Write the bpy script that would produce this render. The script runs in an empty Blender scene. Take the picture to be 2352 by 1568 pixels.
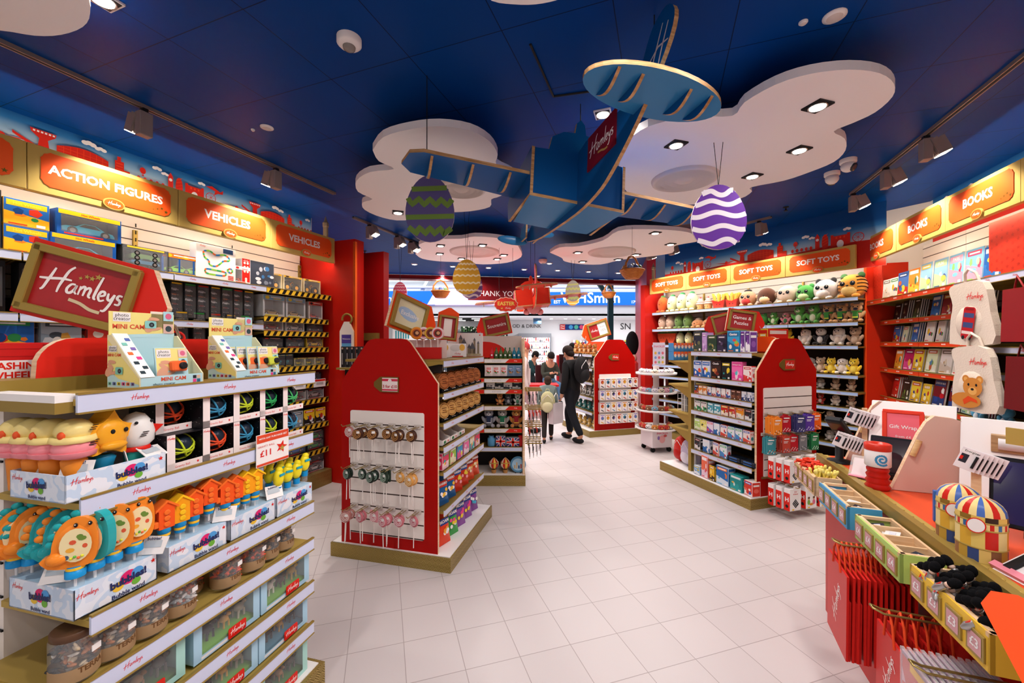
import bpy, math, random
from mathutils import Vector, Matrix
random.seed(7)
S = bpy.context.scene
COL = S.collection
PI = math.pi
# ---------------------------------------------------------------- camera, world, exposure
H = 1.65
cam = bpy.data.objects.new('camera', bpy.data.cameras.new('camera'))
COL.objects.link(cam)
cam.location = (0, 0, H)
cam.rotation_euler = (PI/2, 0, 0)
cam.data.sensor_width = 36
cam.data.lens = 36*940/2352
cam.data.shift_y = 4/2352
cam.data.clip_start = .02
S.camera = cam
S.view_settings.view_transform = 'Standard'
S.view_settings.look = 'None'
S.view_settings.exposure = 0.2
S.view_settings.gamma = 1
S.view_settings.use_curve_mapping = False
W = bpy.data.worlds.new('world')
S.world = W
W.use_nodes = True
W.node_tree.nodes['Background'].inputs[0].default_value = (1, .93, .9, 1)
W.node_tree.nodes['Background'].inputs[1].default_value = .75
cy = S.cycles
cy.max_bounces = 6; cy.diffuse_bounces = 3; cy.glossy_bounces = 2; cy.transmission_bounces = 4
cy.transparent_max_bounces = 6; cy.caustics_reflective = False; cy.caustics_refractive = False
cy.sample_clamp_indirect = 4


def spot(name, loc, target, energy, angle=110, blend=.7, col=(1, .93, .89), r=.05, parent=None):
 l = bpy.data.lights.new(name, 'SPOT')
 l.energy = energy; l.spot_size = math.radians(angle); l.spot_blend = blend
 l.color = col; l.shadow_soft_size = r
 o = bpy.data.objects.new(name, l)
 COL.objects.link(o)
 o.location = loc
 o.rotation_euler = (Vector(target)-Vector(loc)).to_track_quat('-Z', 'Y').to_euler()
 return o


def area(name, loc, target, energy, size, col=(1, 1, 1)):
 l = bpy.data.lights.new(name, 'AREA')
 l.energy = energy; l.size = size; l.color = col; l.shape = 'DISK'
 o = bpy.data.objects.new(name, l)
 COL.objects.link(o)
 o.location = loc
 o.rotation_euler = (Vector(target)-Vector(loc)).to_track_quat('-Z', 'Y').to_euler()
 return o


# daylight and lamps of the concourse outside the shop front
for lx in (-5, 0, 5):
 area('concourse_lamp', (lx, 13.2, 6.2), (lx, 13.4, 0), 220, 3.0, (1, .98, .97))
for lx in (-3, 1.5, 5):
 area('newsagent_lamp', (lx, 17.4, 2.6), (lx, 17.6, 0), 60, .8, (1, .98, .97))
DOWN = 36      # watts of one ceiling downlight
TRACK = 54     # watts of one track spotlight

# ---------------------------------------------------------------- frames
def dirs(a):
 a = math.radians(a)
 return Vector((math.cos(a), math.sin(a), 0)), Vector((-math.sin(a), math.cos(a), 0))


class Frame:
 def __init__(s, ox, oy, yaw, oz=0):
  s.o = Vector((ox, oy, oz)); s.yaw = math.radians(yaw); s.u, s.v = dirs(yaw)

 def p(s, x, y, z=0):
  return s.o + s.u*x + s.v*y + Vector((0, 0, z))


YW = 20.37
NV = Vector((math.cos(math.radians(YW)), -math.sin(math.radians(YW)), 0))   # points from left wall to right wall
LW = Frame(*(NV*-3.68).xy, 90-YW)             # left wall fixtures: x runs away from the camera, y goes into the wall
RW = Frame(*(NV*2.27).xy, -90-YW)             # right wall fixtures: x runs towards the camera (x = -s)
SW = Frame(2.53, 7.44, -60.2)                 # soft toy wall, x from its far left end, 3.05 long
GL = Frame(-.909, 1.988, -14.4)               # long gondola on the left, origin at its far right base corner
GM = Frame(-.44, 2.93, -14.4)                 # sweets gondola in the middle, origin at its near right base corner
GG = Frame(2.352, 4.034, 17.4)                # games gondola, origin at its near left base corner
GF = Frame(1.354, 7.15, 17.2)                 # far gondola, near left base corner
GS = Frame(.156, 4.73, 0)                     # souvenir gondola, near right base corner
CT = Frame(*(NV*.918).xy, -90-YW)             # till counter edge: x = -s, y from the edge towards the right wall


def px(x, y, d):
 """world point seen at picture position x, y at distance d along the view axis"""
 return Vector(((x-1176)/940*d, d, H-(y-788)/940*d))


def pz(x, y, z):
 return px(x, y, 940*(H-z)/(y-788))


# ---------------------------------------------------------------- materials
_M = {}
def lin(h):
 h = h.lstrip('#')
 if len(h) == 3: h = ''.join(x*2 for x in h)
 c = [int(h[i:i+2], 16)/255 for i in (0, 2, 4)]
 return tuple(x/12.92 if x <= .04045 else ((x+.055)/1.055)**2.4 for x in c) + (1,)


def mat(h, rough=.5, metal=0, spec=.2, emit=0, trans=0, alpha=1, var=0, bump=0, bs=40, coat=0, sheen=0):
 k = (h, rough, metal, spec, emit, trans, alpha, var, bump, bs, coat, sheen)
 if k in _M: return _M[k]
 m = bpy.data.materials.new('paint_'+h.strip('#'))
 m.use_nodes = True
 n = m.node_tree.nodes; L = m.node_tree.links
 b = n['Principled BSDF']
 c = lin(h)
 b.inputs['Base Color'].default_value = c
 b.inputs['Roughness'].default_value = rough
 b.inputs['Metallic'].default_value = metal
 b.inputs['Specular IOR Level'].default_value = spec
 b.inputs['Coat Weight'].default_value = coat
 b.inputs['Sheen Weight'].default_value = sheen
 b.inputs['Transmission Weight'].default_value = trans
 b.inputs['Alpha'].default_value = alpha
 if emit:
  b.inputs['Emission Color'].default_value = c
  b.inputs['Emission Strength'].default_value = emit
 if var or bump:
  t = n.new('ShaderNodeTexCoord'); z = n.new('ShaderNodeTexNoise')
  z.inputs['Scale'].default_value = bs; z.inputs['Detail'].default_value = 3
  L.new(t.outputs['Object'], z.inputs['Vector'])
  if var:
   hs = n.new('ShaderNodeHueSaturation'); hs.inputs['Color'].default_value = c
   mr = n.new('ShaderNodeMapRange')
   mr.inputs[3].default_value = 1-var; mr.inputs[4].default_value = 1+var
   L.new(z.outputs[0], mr.inputs[0]); L.new(mr.outputs[0], hs.inputs['Value'])
   L.new(hs.outputs[0], b.inputs['Base Color'])
  if bump:
   bp = n.new('ShaderNodeBump'); bp.inputs['Strength'].default_value = bump
   bp.inputs['Distance'].default_value = .004
   L.new(z.outputs[0], bp.inputs['Height']); L.new(bp.outputs[0], b.inputs['Normal'])
 _M[k] = m
 return m


def cmat(name, build, rough=.5, metal=0, spec=.2):
 """material with its own node recipe: build(nodes, links, bsdf, texcoord)"""
 if name in _M: return _M[name]
 m = bpy.data.materials.new(name); m.use_nodes = True
 n = m.node_tree.nodes; L = m.node_tree.links; b = n['Principled BSDF']
 b.inputs['Roughness'].default_value = rough; b.inputs['Metallic'].default_value = metal
 b.inputs['Specular IOR Level'].default_value = spec
 t = n.new('ShaderNodeTexCoord')
 build(n, L, b, t)
 _M[name] = m
 return m


def ramp(n, stops, const=False):
 r = n.new('ShaderNodeValToRGB')
 r.color_ramp.interpolation = 'CONSTANT' if const else 'LINEAR'
 e = r.color_ramp.elements
 while len(e) < len(stops): e.new(.5)
 for el, (p, c) in zip(e, stops):
  el.position = p; el.color = lin(c)
 return r


def grid_mat(name, size, yaw, org, base, line, width, rough, var, swap=False, bump=.0):
 def build(n, L, b, t):
  mp = n.new('ShaderNodeMapping'); mp.vector_type = 'TEXTURE'
  mp.inputs['Location'].default_value = (org[0], org[1], 0)
  mp.inputs['Rotation'].default_value = (0, 0, math.radians(yaw))
  L.new(t.outputs['Object'], mp.inputs[0])
  br = n.new('ShaderNodeTexBrick'); br.offset = 0; br.squash = 1
  br.inputs['Color1'].default_value = lin(base[0]); br.inputs['Color2'].default_value = lin(base[1])
  br.inputs['Mortar'].default_value = lin(line)
  br.inputs['Scale'].default_value = 1
  br.inputs['Mortar Size'].default_value = width; br.inputs['Mortar Smooth'].default_value = .1
  br.inputs['Brick Width'].default_value = size; br.inputs['Row Height'].default_value = size
  L.new(mp.outputs[0], br.inputs['Vector'])
  z = n.new('ShaderNodeTexNoise'); z.inputs['Scale'].default_value = 1.3
  L.new(t.outputs['Object'], z.inputs['Vector'])
  mr = n.new('ShaderNodeMapRange'); mr.inputs[3].default_value = 1-var; mr.inputs[4].default_value = 1+var
  L.new(z.outputs[0], mr.inputs[0])
  hs = n.new('ShaderNodeHueSaturation'); L.new(mr.outputs[0], hs.inputs['Value'])
  L.new(br.outputs['Color'], hs.inputs['Color']); L.new(hs.outputs[0], b.inputs['Base Color'])
 return cmat(name, build, rough, 0, .06 if 'ceil' in name else .3)


def wood(name, a, c, scale=6, rough=.5):
 def build(n, L, b, t):
  mp = n.new('ShaderNodeMapping'); mp.inputs['Scale'].default_value = (1, 1, 9)
  L.new(t.outputs['Object'], mp.inputs[0])
  z = n.new('ShaderNodeTexNoise'); z.inputs['Scale'].default_value = scale; z.inputs['Detail'].default_value = 4
  L.new(mp.outputs[0], z.inputs['Vector'])
  r = ramp(n, [(.35, a), (.65, c)])
  L.new(z.outputs[0], r.inputs[0]); L.new(r.outputs[0], b.inputs['Base Color'])
 return cmat(name, build, rough)


def blotch(name, cols, scale=9, rough=.45, kind='V', sheen=0):
 """printed artwork: random patches of a palette, different on every object"""
 def build(n, L, b, t):
  oi = n.new('ShaderNodeObjectInfo')
  mul = n.new('ShaderNodeMath'); mul.operation = 'MULTIPLY'; mul.inputs[1].default_value = 37
  L.new(oi.outputs['Random'], mul.inputs[0])
  ad = n.new('ShaderNodeVectorMath'); ad.operation = 'ADD'
  L.new(t.outputs['Object'], ad.inputs[0]); L.new(mul.outputs[0], ad.inputs[1])
  if kind == 'V':
   z = n.new('ShaderNodeTexVoronoi'); z.inputs['Scale'].default_value = scale
   L.new(ad.outputs[0], z.inputs['Vector'])
   sp = n.new('ShaderNodeSeparateColor'); L.new(z.outputs['Color'], sp.inputs[0]); out = sp.outputs[0]
   r = ramp(n, [(i/len(cols), c) for i, c in enumerate(cols)], True)
  else:
   z = n.new('ShaderNodeTexNoise'); z.inputs['Scale'].default_value = scale; z.inputs['Detail'].default_value = 2
   L.new(ad.outputs[0], z.inputs['Vector']); out = z.outputs[0]
   r = ramp(n, [(.3+.4*i/len(cols), c) for i, c in enumerate(cols)], True)
  L.new(out, r.inputs[0]); L.new(r.outputs[0], b.inputs['Base Color'])
 return cmat('art_'+name, build, rough)


def tread():
 def build(n, L, b, t):
  b.inputs['Base Color'].default_value = lin('#8f7a3c')
  # crossed diagonal bars, alternating by cell
  mp = n.new('ShaderNodeMapping'); mp.inputs['Scale'].default_value = (1, 1, 1)
  L.new(t.outputs['Object'], mp.inputs[0])
  sx = n.new('ShaderNodeSeparateXYZ'); L.new(mp.outputs[0], sx.inputs[0])
  def m(op, a, c=None):
   q = n.new('ShaderNodeMath'); q.operation = op
   for i, w in enumerate((a, c)):
    if w is None: continue
    if isinstance(w, (int, float)): q.inputs[i].default_value = w
    else: L.new(w, q.inputs[i])
   return q.outputs[0]
  h = m('ADD', sx.outputs[0], sx.outputs[1])
  p = m('ADD', h, sx.outputs[2]); q = m('SUBTRACT', h, sx.outputs[2])
  c = .047
  par = m('MODULO', m('ADD', m('ABSOLUTE', m('FLOOR', m('DIVIDE', p, c))), m('ABSOLUTE', m('FLOOR', m('DIVIDE', q, c)))), 2)
  s1 = m('SINE', m('MULTIPLY', p, 2*PI/.0117)); s2 = m('SINE', m('MULTIPLY', q, 2*PI/.0117))
  mix = m('ADD', m('MULTIPLY', s1, par), m('MULTIPLY', s2, m('SUBTRACT', 1, par)))
  hgt = m('GREATER_THAN', mix, .45)
  bp = n.new('ShaderNodeBump'); bp.inputs['Strength'].default_value = .5; bp.inputs['Distance'].default_value = .003
  L.new(hgt, bp.inputs['Height']); L.new(bp.outputs[0], b.inputs['Normal'])
  r = ramp(n, [(0, '#7d6832'), (1, '#c2ab6a')]); L.new(hgt, r.inputs[0]); L.new(r.outputs[0], b.inputs['Base Color'])
 return cmat('gold_tread_plate', build, .36, .55)


RED = mat('#b00c08', .35); REDL = mat('#d9261a', .4); ORANGE = mat('#ee4a12', .42); WHITE = mat('#f0ecea', .45)
CREAM = mat('#ead8d0', .5); GOLD = mat('#9c8340', .38, .35); GOLDP = mat('#b89c50', .45, .15); STRIP = mat('#ccd3ec', .35)
BLACK = mat('#0b0b0c', .5); DARK = mat('#1b1b1e', .5); GREY = mat('#8b8d92', .5); PLY = wood('birch_ply', '#e0bb92', '#f2d6b4', 12)
BLUEP = mat('#0d5fa8', .3); NAVY = mat('#14233f', .4); STEEL = mat('#b9b7b4', .3, .8); TREAD = tread()
INK = mat('#d8231c', .5); GLASS = mat('#f2f6fa', .06, 0, .5, 0, 0, .13); SIGNO = mat('#f0581c', .45)
SLAT = mat('#efe6df', .5); TEXTW = mat('#fbf3ee', .5); CLEAR = mat('#ffffff', .05, 0, .6, 0, 0, .22)
PLYE = wood('ply_edge', '#a97c4c', '#d2a877', 10)
GOLDH = mat('#a8935a', .3, .8)

# ---------------------------------------------------------------- mesh builder
_TX = {}
def text_mesh(s, bold):
 k = (s, bold)
 if k not in _TX:
  c = bpy.data.curves.new('lettering', 'FONT')
  c.body = s; c.size = 1; c.align_x = 'CENTER'; c.align_y = 'CENTER'; c.offset = bold; c.resolution_u = 2
  o = bpy.data.objects.new('lettering', c); COL.objects.link(o)
  me = bpy.data.meshes.new_from_object(o.evaluated_get(bpy.context.evaluated_depsgraph_get()))
  vs = [v.co.copy() for v in me.vertices]; fs = [tuple(p.vertices) for p in me.polygons]
  w = (max(v.x for v in vs)-min(v.x for v in vs)) if vs else 1
  bpy.data.objects.remove(o); bpy.data.curves.remove(c); bpy.data.meshes.remove(me)
  _TX[k] = (vs, fs, w)
 return _TX[k]


def smooth(pts, n=4):
 out = []
 P = [Vector(p) for p in pts]
 if len(P) < 3: return P
 for i in range(len(P)-1):
  a, b, c, d = P[max(i-1, 0)], P[i], P[i+1], P[min(i+2, len(P)-1)]
  for k in range(n):
   t = k/n
   out.append(.5*((2*b)+(c-a)*t+(2*a-5*b+4*c-d)*t*t+(3*b-a-3*c+d)*t**3))
 out.append(P[-1])
 return out


HAND = [[(.42, .95), (.36, .7), (.28, .4), (.2, .1), (.12, .02)], [(1.0, 1.15), (.85, .95), (.75, .6), (.68, .3), (.66, .05)],
  [(0, .45), (.3, .5), (.7, .6), (1.02, .62)],
  [(1.18, .5), (1.05, .48), (.95, .3), (.98, .15), (1.1, .17), (1.2, .35), (1.22, .5), (1.2, .25), (1.28, .15)],
  [(1.36, .5), (1.34, .15)], [(1.35, .35), (1.45, .5), (1.52, .45), (1.5, .15)],
  [(1.5, .35), (1.62, .5), (1.7, .44), (1.68, .2), (1.76, .14)], [(1.98, 1.05), (1.9, .6), (1.86, .2), (1.94, .14)],
  [(2.02, .3), (2.18, .38), (2.16, .5), (2.05, .48), (2.0, .28), (2.08, .13), (2.22, .2)],
  [(2.3, .5), (2.32, .28), (2.42, .25), (2.5, .5)], [(2.52, .5), (2.44, .1), (2.32, -.2), (2.2, -.22)],
  [(2.78, .5), (2.66, .5), (2.62, .38), (2.74, .3), (2.72, .15), (2.58, .14)]]


class MB:
 def __init__(s):
  s.v = []; s.f = []; s.m = []; s.s = []; s.mats = []; s.T = Matrix()

 def mi(s, m):
  if m not in s.mats: s.mats.append(m)
  return s.mats.index(m)

 def add(s, vs, fs, m, sm=False):
  b = len(s.v); k = s.mi(m)
  s.v += [s.T @ Vector(v) for v in vs]
  for f in fs:
   s.f.append([b+i for i in f]); s.m.append(k); s.s.append(sm)
  return s

 def box(s, c, d, m, ch=0, R=None):
  x, y, z = d[0]/2, d[1]/2, d[2]/2
  c = Vector(c)
  if ch <= 0:
   vs = [Vector((i, j, k)) for k in (-z, z) for j in (-y, y) for i in (-x, x)]
   fs = [(0, 2, 3, 1), (4, 5, 7, 6), (0, 1, 5, 4), (1, 3, 7, 5), (3, 2, 6, 7), (2, 0, 4, 6)]
  else:
   e = min(ch, x*.98, y*.98, z*.98)
   vs = []; idx = {}
   for sx in (-1, 1):
    for sy in (-1, 1):
     for sz in (-1, 1):
      for a in range(3):
       q = [sx*(x-e), sy*(y-e), sz*(z-e)]
       q[a] = (sx*x, sy*y, sz*z)[a]
       idx[sx, sy, sz, a] = len(vs); vs.append(Vector(q))
   fs = []
   B = (-1, 1)
   for a in range(3):
    for sg in B:
     q = []
     for (p, r) in ((-1, -1), (1, -1), (1, 1), (-1, 1)):
      t = [0, 0, 0]; t[a] = sg; t[(a+1) % 3] = p; t[(a+2) % 3] = r
      q.append(idx[t[0], t[1], t[2], a])
     fs.append(q if sg > 0 else q[::-1])
   for a in range(3):
    b2, c2 = (a+1) % 3, (a+2) % 3
    for p in B:
     for r in B:
      t0 = [0, 0, 0]; t0[a] = -1; t0[b2] = p; t0[c2] = r
      t1 = list(t0); t1[a] = 1
      q = [idx[(*t0, b2)], idx[(*t1, b2)], idx[(*t1, c2)], idx[(*t0, c2)]]
      fs.append(q if p*r > 0 else q[::-1])
   for sx in B:
    for sy in B:
     for sz in B:
      q = [idx[sx, sy, sz, a] for a in range(3)]
      fs.append(q if sx*sy*sz > 0 else q[::-1])
  if R is not None: vs = [R @ v for v in vs]
  return s.add([v+c for v in vs], fs, m)

 def prism(s, pts, y0, y1, m, edge=None, ax='y'):
  """outline in x,z given thickness from y0 (front) to y1 (back); ax='z' takes x,y and thickness in z; ax='x' takes y,z"""
  n = len(pts)
  a = sum(pts[i][0]*pts[(i+1) % n][1]-pts[(i+1) % n][0]*pts[i][1] for i in range(n))
  if a < 0: pts = pts[::-1]
  if ax == 'y': P = [(p[0], y0, p[1]) for p in pts]+[(p[0], y1, p[1]) for p in pts]; fl = False
  elif ax == 'z': P = [(p[0], p[1], y0) for p in pts]+[(p[0], p[1], y1) for p in pts]; fl = True
  else: P = [(y0, p[0], p[1]) for p in pts]+[(y1, p[0], p[1]) for p in pts]; fl = True
  f1 = list(range(n)); f2 = list(range(2*n-1, n-1, -1))
  sd = [(i, n+i, n+(i+1) % n, (i+1) % n) for i in range(n)]
  if (y1 < y0) != fl: f1 = f1[::-1]; f2 = f2[::-1]; sd = [q[::-1] for q in sd]
  s.add(P, [f1, f2], m)
  s.add(P, sd, edge or m)
  return s

 def flat(s, pts, y, m):
  """printed flat shape on a face that looks to -y"""
  n = len(pts)
  a = sum(pts[i][0]*pts[(i+1) % n][1]-pts[(i+1) % n][0]*pts[i][1] for i in range(n))
  if a < 0: pts = pts[::-1]
  return s.add([(p[0], y, p[1]) for p in pts], [list(range(n))], m)

 def rect(s, x, z, w, h, y, m):
  return s.flat([(x-w/2, z-h/2), (x+w/2, z-h/2), (x+w/2, z+h/2), (x-w/2, z+h/2)], y, m)

 def disc(s, x, z, rx, rz, y, m, n=16, a0=0, rot=0):
  c, q = math.cos(rot), math.sin(rot)
  P = []
  for i in range(n):
   t = a0+2*PI*i/n; a, b = rx*math.cos(t), rz*math.sin(t)
   P.append((x+a*c-b*q, z+a*q+b*c))
  return s.flat(P, y, m)

 def star(s, x, z, r, y, m, rot=0):
  return s.flat([(x+(r if i % 2 == 0 else r*.42)*math.sin(rot+i*PI/5), z+(r if i % 2 == 0 else r*.42)*math.cos(rot+i*PI/5)) for i in range(10)], y, m)

 def text(s, t, x, z, size, y, m, bold=.02, maxw=None, rot=0, ital=0):
  vs, fs, w = text_mesh(t, bold)
  k = size if not maxw or w*size <= maxw else maxw/w
  c, q = math.cos(rot), math.sin(rot)
  V = []
  for v in vs:
   a, b = (v.x+v.y*ital)*k, v.y*size if k == size else v.y*k
   V.append((x+a*c-b*q, y, z+a*q+b*c))
  return s.add(V, fs, m)

 def ribbon(s, pts, w, y, m, taper=False):
  P = pts
  n = len(P); V = []; F = []
  for i in range(n):
   a = P[max(i-1, 0)]; b = P[min(i+1, n-1)]
   dx, dz = b[0]-a[0], b[1]-a[1]; l = math.hypot(dx, dz) or 1
   k = w/2*(1 if not taper else (.45+.55*math.sin(PI*(.12+.8*i/(n-1)))))
   V += [(P[i][0]-dz/l*k, y, P[i][1]+dx/l*k), (P[i][0]+dz/l*k, y, P[i][1]-dx/l*k)]
  for i in range(n-1): F.append((2*i+1, 2*i+3, 2*i+2, 2*i))
  return s.add(V, F, m)

 def hand(s, x, z, size, y, m, rot=0, wt=.085, sub=3, under=None, nb=None):
  """brush lettering of the shop's name, centred"""
  c, q = math.cos(rot), math.sin(rot)
  for k, st in enumerate(HAND):
   P = [((p[0]-1.4)*size, (p[1]-.4)*size) for p in smooth([Vector(p) for p in st], sub)]
   s.ribbon([(x+a*c-b*q, z+a*q+b*c) for a, b in P], wt*size, y-k*2e-5, m, True)
  if under:
   P = [((p[0]-1.4)*size, (p[1]-.4)*size) for p in smooth([Vector(p) for p in ((1.1, -.1), (1.5, -.16), (1.85, -.3), (2.2, -.33))], 3)]
   s.ribbon([(x+a*c-b*q, z+a*q+b*c) for a, b in P], .12*size, y, under)
  return s

 def lathe(s, prof, m, c=(0, 0, 0), seg=20, R=None, sm=True, cap=True):
  V = []; F = []
  n = len(prof)
  for r, z in prof:
   for i in range(seg):
    t = 2*PI*i/seg; V.append(Vector((r*math.cos(t), r*math.sin(t), z)))
  for j in range(n-1):
   for i in range(seg):
    a, b = j*seg+i, j*seg+(i+1) % seg
    F.append((a, b, b+seg, a+seg))
  if R is not None: V = [R @ v for v in V]
  c = Vector(c)
  s.add([v+c for v in V], F, m, sm)
  if cap:
   if prof[0][0] > 1e-4: s.add([v+c for v in V[:seg]], [list(range(seg))[::-1]], m)
   if prof[-1][0] > 1e-4: s.add([v+c for v in V[-seg:]], [list(range(seg))], m)
  return s

 def cyl(s, c, r, h, m, seg=16, R=None):
  return s.lathe([(r, 0), (r, h)], m, c, seg, R)

 def ell(s, c, r, m, seg=14, rings=8, R=None):
  V = [Vector((0, 0, -r[2]))]; F = []
  for j in range(1, rings):
   f = -PI/2+PI*j/rings
   for i in range(seg):
    t = 2*PI*i/seg
    V.append(Vector((r[0]*math.cos(f)*math.cos(t), r[1]*math.cos(f)*math.sin(t), r[2]*math.sin(f))))
  V.append(Vector((0, 0, r[2])))
  e = len(V)-1
  for i in range(seg):
   F.append((0, 1+(i+1) % seg, 1+i)); a = 1+(rings-2)*seg
   F.append((e, a+i, a+(i+1) % seg))
  for j in range(rings-2):
   for i in range(seg):
    a, b = 1+j*seg+i, 1+j*seg+(i+1) % seg
    F.append((a, b, b+seg, a+seg))
  if R is not None: V = [R @ v for v in V]
  c = Vector(c)
  return s.add([v+c for v in V], F, m, True)

 def tube(s, pts, r, m, seg=8, closed=False, cap=True):
  P = [Vector(p) for p in pts]; n = len(P); V = []; F = []
  rr = r if isinstance(r, (list, tuple)) else [r]*n
  ref = None
  for i in range(n):
   a = P[(i-1) % n] if closed or i > 0 else P[i]
   b = P[(i+1) % n] if closed or i < n-1 else P[i]
   t = (b-a).normalized()
   if ref is None: ref = t.orthogonal().normalized()
   ref = (ref-t*ref.dot(t))
   ref = ref.normalized() if ref.length > 1e-6 else t.orthogonal().normalized()
   w = t.cross(ref)
   for k in range(seg):
    g = 2*PI*k/seg; V.append(P[i]+(ref*math.cos(g)+w*math.sin(g))*rr[i])
  for i in range(n if closed else n-1):
   j = (i+1) % n
   for k in range(seg):
    q = (k+1) % seg
    F.append((i*seg+k, i*seg+q, j*seg+q, j*seg+k))
  s.add(V, F, m, True)
  if cap and not closed:
   s.add(V[:seg], [list(range(seg))[::-1]], m); s.add(V[-seg:], [list(range(seg))], m)
  return s

 def build(s, name, parent=None, loc=None, rz=0, rot=None):
  me = bpy.data.meshes.new(name)
  me.from_pydata([tuple(v) for v in s.v], [], s.f)
  for m in s.mats: me.materials.append(m)
  me.polygons.foreach_set('material_index', s.m)
  me.polygons.foreach_set('use_smooth', s.s)
  me.update()
  o = bpy.data.objects.new(name, me)
  COL.objects.link(o)
  if parent: o.parent = parent
  if loc is not None: o.location = loc
  o.rotation_euler = rot or (0, 0, rz)
  return o


# ---------------------------------------------------------------- things, labels, copies
LABELS = {}
def tag(o, label=None, cat=None, group=None, kind=None):
 if label:
  k = len(label.split())
  if not 4 <= k <= 16: print('LABEL LENGTH', k, label)
  LABELS.setdefault(label, []).append(o.name)
  o['label'] = label
 if cat: o['category'] = cat
 if group: o['group'] = group
 if kind: o['kind'] = kind
 return o


def thing(name, label, cat, loc=(0, 0, 0), rz=0, group=None, rot=None):
 o = bpy.data.objects.new(name, None)
 COL.objects.link(o)
 o.location = loc; o.rotation_euler = rot or (0, 0, rz)
 o.empty_display_size = .05
 return tag(o, label, cat, group)


def struct(name, mb, **k):
 return tag(mb.build(name, **k), kind='structure')


KIDS = {}
def dup(root):
 def cp(o, par):
  c = o.copy(); COL.objects.link(c)
  if par: c.parent = par
  for ch in KIDS.setdefault(o.name, list(o.children)): cp(ch, c)
  return c
 return cp(root, None)


class Kind:
 """one kind of article: built once, copied for every further one"""
 def __init__(s, name, cat, make, group=None):
  s.name, s.cat, s.make, s.group, s.o = name, cat, make, group, None

 def put(s, loc, rz, label, group=None, tilt=None, scale=1):
  if s.o is None:
   r = s.make(s.name)
   o = s.o = r
   o['category'] = s.cat
   if s.group: o['group'] = s.group
  else:
   o = dup(s.o)
  o.location = loc
  o.rotation_mode = 'XYZ'
  if tilt is not None:
   o.rotation_euler = (Matrix.Rotation(rz, 3, 'Z') @ tilt).to_euler()
  else:
   o.rotation_euler = (0, 0, rz)
  o.scale = (scale,)*3
  tag(o, label, s.cat, group or s.group)
  return o


def whole(mb_fn):
 """maker for an article that is one mesh"""
 def f(name):
  m = MB(); mb_fn(m)
  return m.build(name)
 return f


def parted(fn):
 """maker for an article with parts: fn(root) builds children"""
 def f(name):
  o = bpy.data.objects.new(name, None); COL.objects.link(o); o.empty_display_size = .05
  fn(o)
  return o
 return f


ORD = 'first second third fourth fifth sixth seventh eighth ninth tenth eleventh twelfth thirteenth fourteenth fifteenth sixteenth seventeenth eighteenth nineteenth twentieth'.split()
ORD += ['twenty-'+x for x in ORD[:9]]+['thirtieth']+['thirty-'+x for x in ORD[:9]]+['fortieth']
ORD += ['forty-'+x for x in ORD[:9]]
def RX(a): return Matrix.Rotation(a, 3, 'X')
def RY(a): return Matrix.Rotation(a, 3, 'Y')
def RZ(a): return Matrix.Rotation(a, 3, 'Z')
def rnd(a, b): return random.uniform(a, b)
# ================================================================ the setting
CEIL = 3.25
FLOOR = grid_mat('floor_tiles', .29, 17.4, (-.044, 2.432), ('#cec5c4', '#cac1c0'), '#a39896', .0022, .38, .035)
CEILM = grid_mat('ceiling_tiles', .556, -YW, (-1.617, 2.676), ('#043c84', '#043a80'), '#05173a', .0025, .42, .05)
m = MB(); m.box((0, 7, -.05), (24, 34, .1), FLOOR); struct('floor', m)
m = MB(); m.prism([(-6.5, -3.5), (7.5, -3.5), (7.5, 11.1), (-6.5, 8.9)], CEIL, CEIL+.1, CEILM, ax='z'); struct('ceiling', m)

SKYR = mat('#c8281c', .5); SKYO = mat('#e2461f', .5); CLOUDP = mat('#efe9e8', .5)
def frieze_mat():
 def build(n, L, b, t):
  sx = n.new('ShaderNodeSeparateXYZ'); L.new(t.outputs['Object'], sx.inputs[0])
  mr = n.new('ShaderNodeMapRange'); mr.inputs[1].default_value = .0; mr.inputs[2].default_value = .24
  L.new(sx.outputs[2], mr.inputs[0])
  r = ramp(n, [(0, '#d9dfe6'), (.35, '#8db4d4'), (.7, '#2a6fae'), (1, '#0b4486')])
  L.new(mr.outputs[0], r.inputs[0]); L.new(r.outputs[0], b.inputs['Base Color'])
 return cmat('printed_sky', build, .5)
SKY = frieze_mat()


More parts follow.
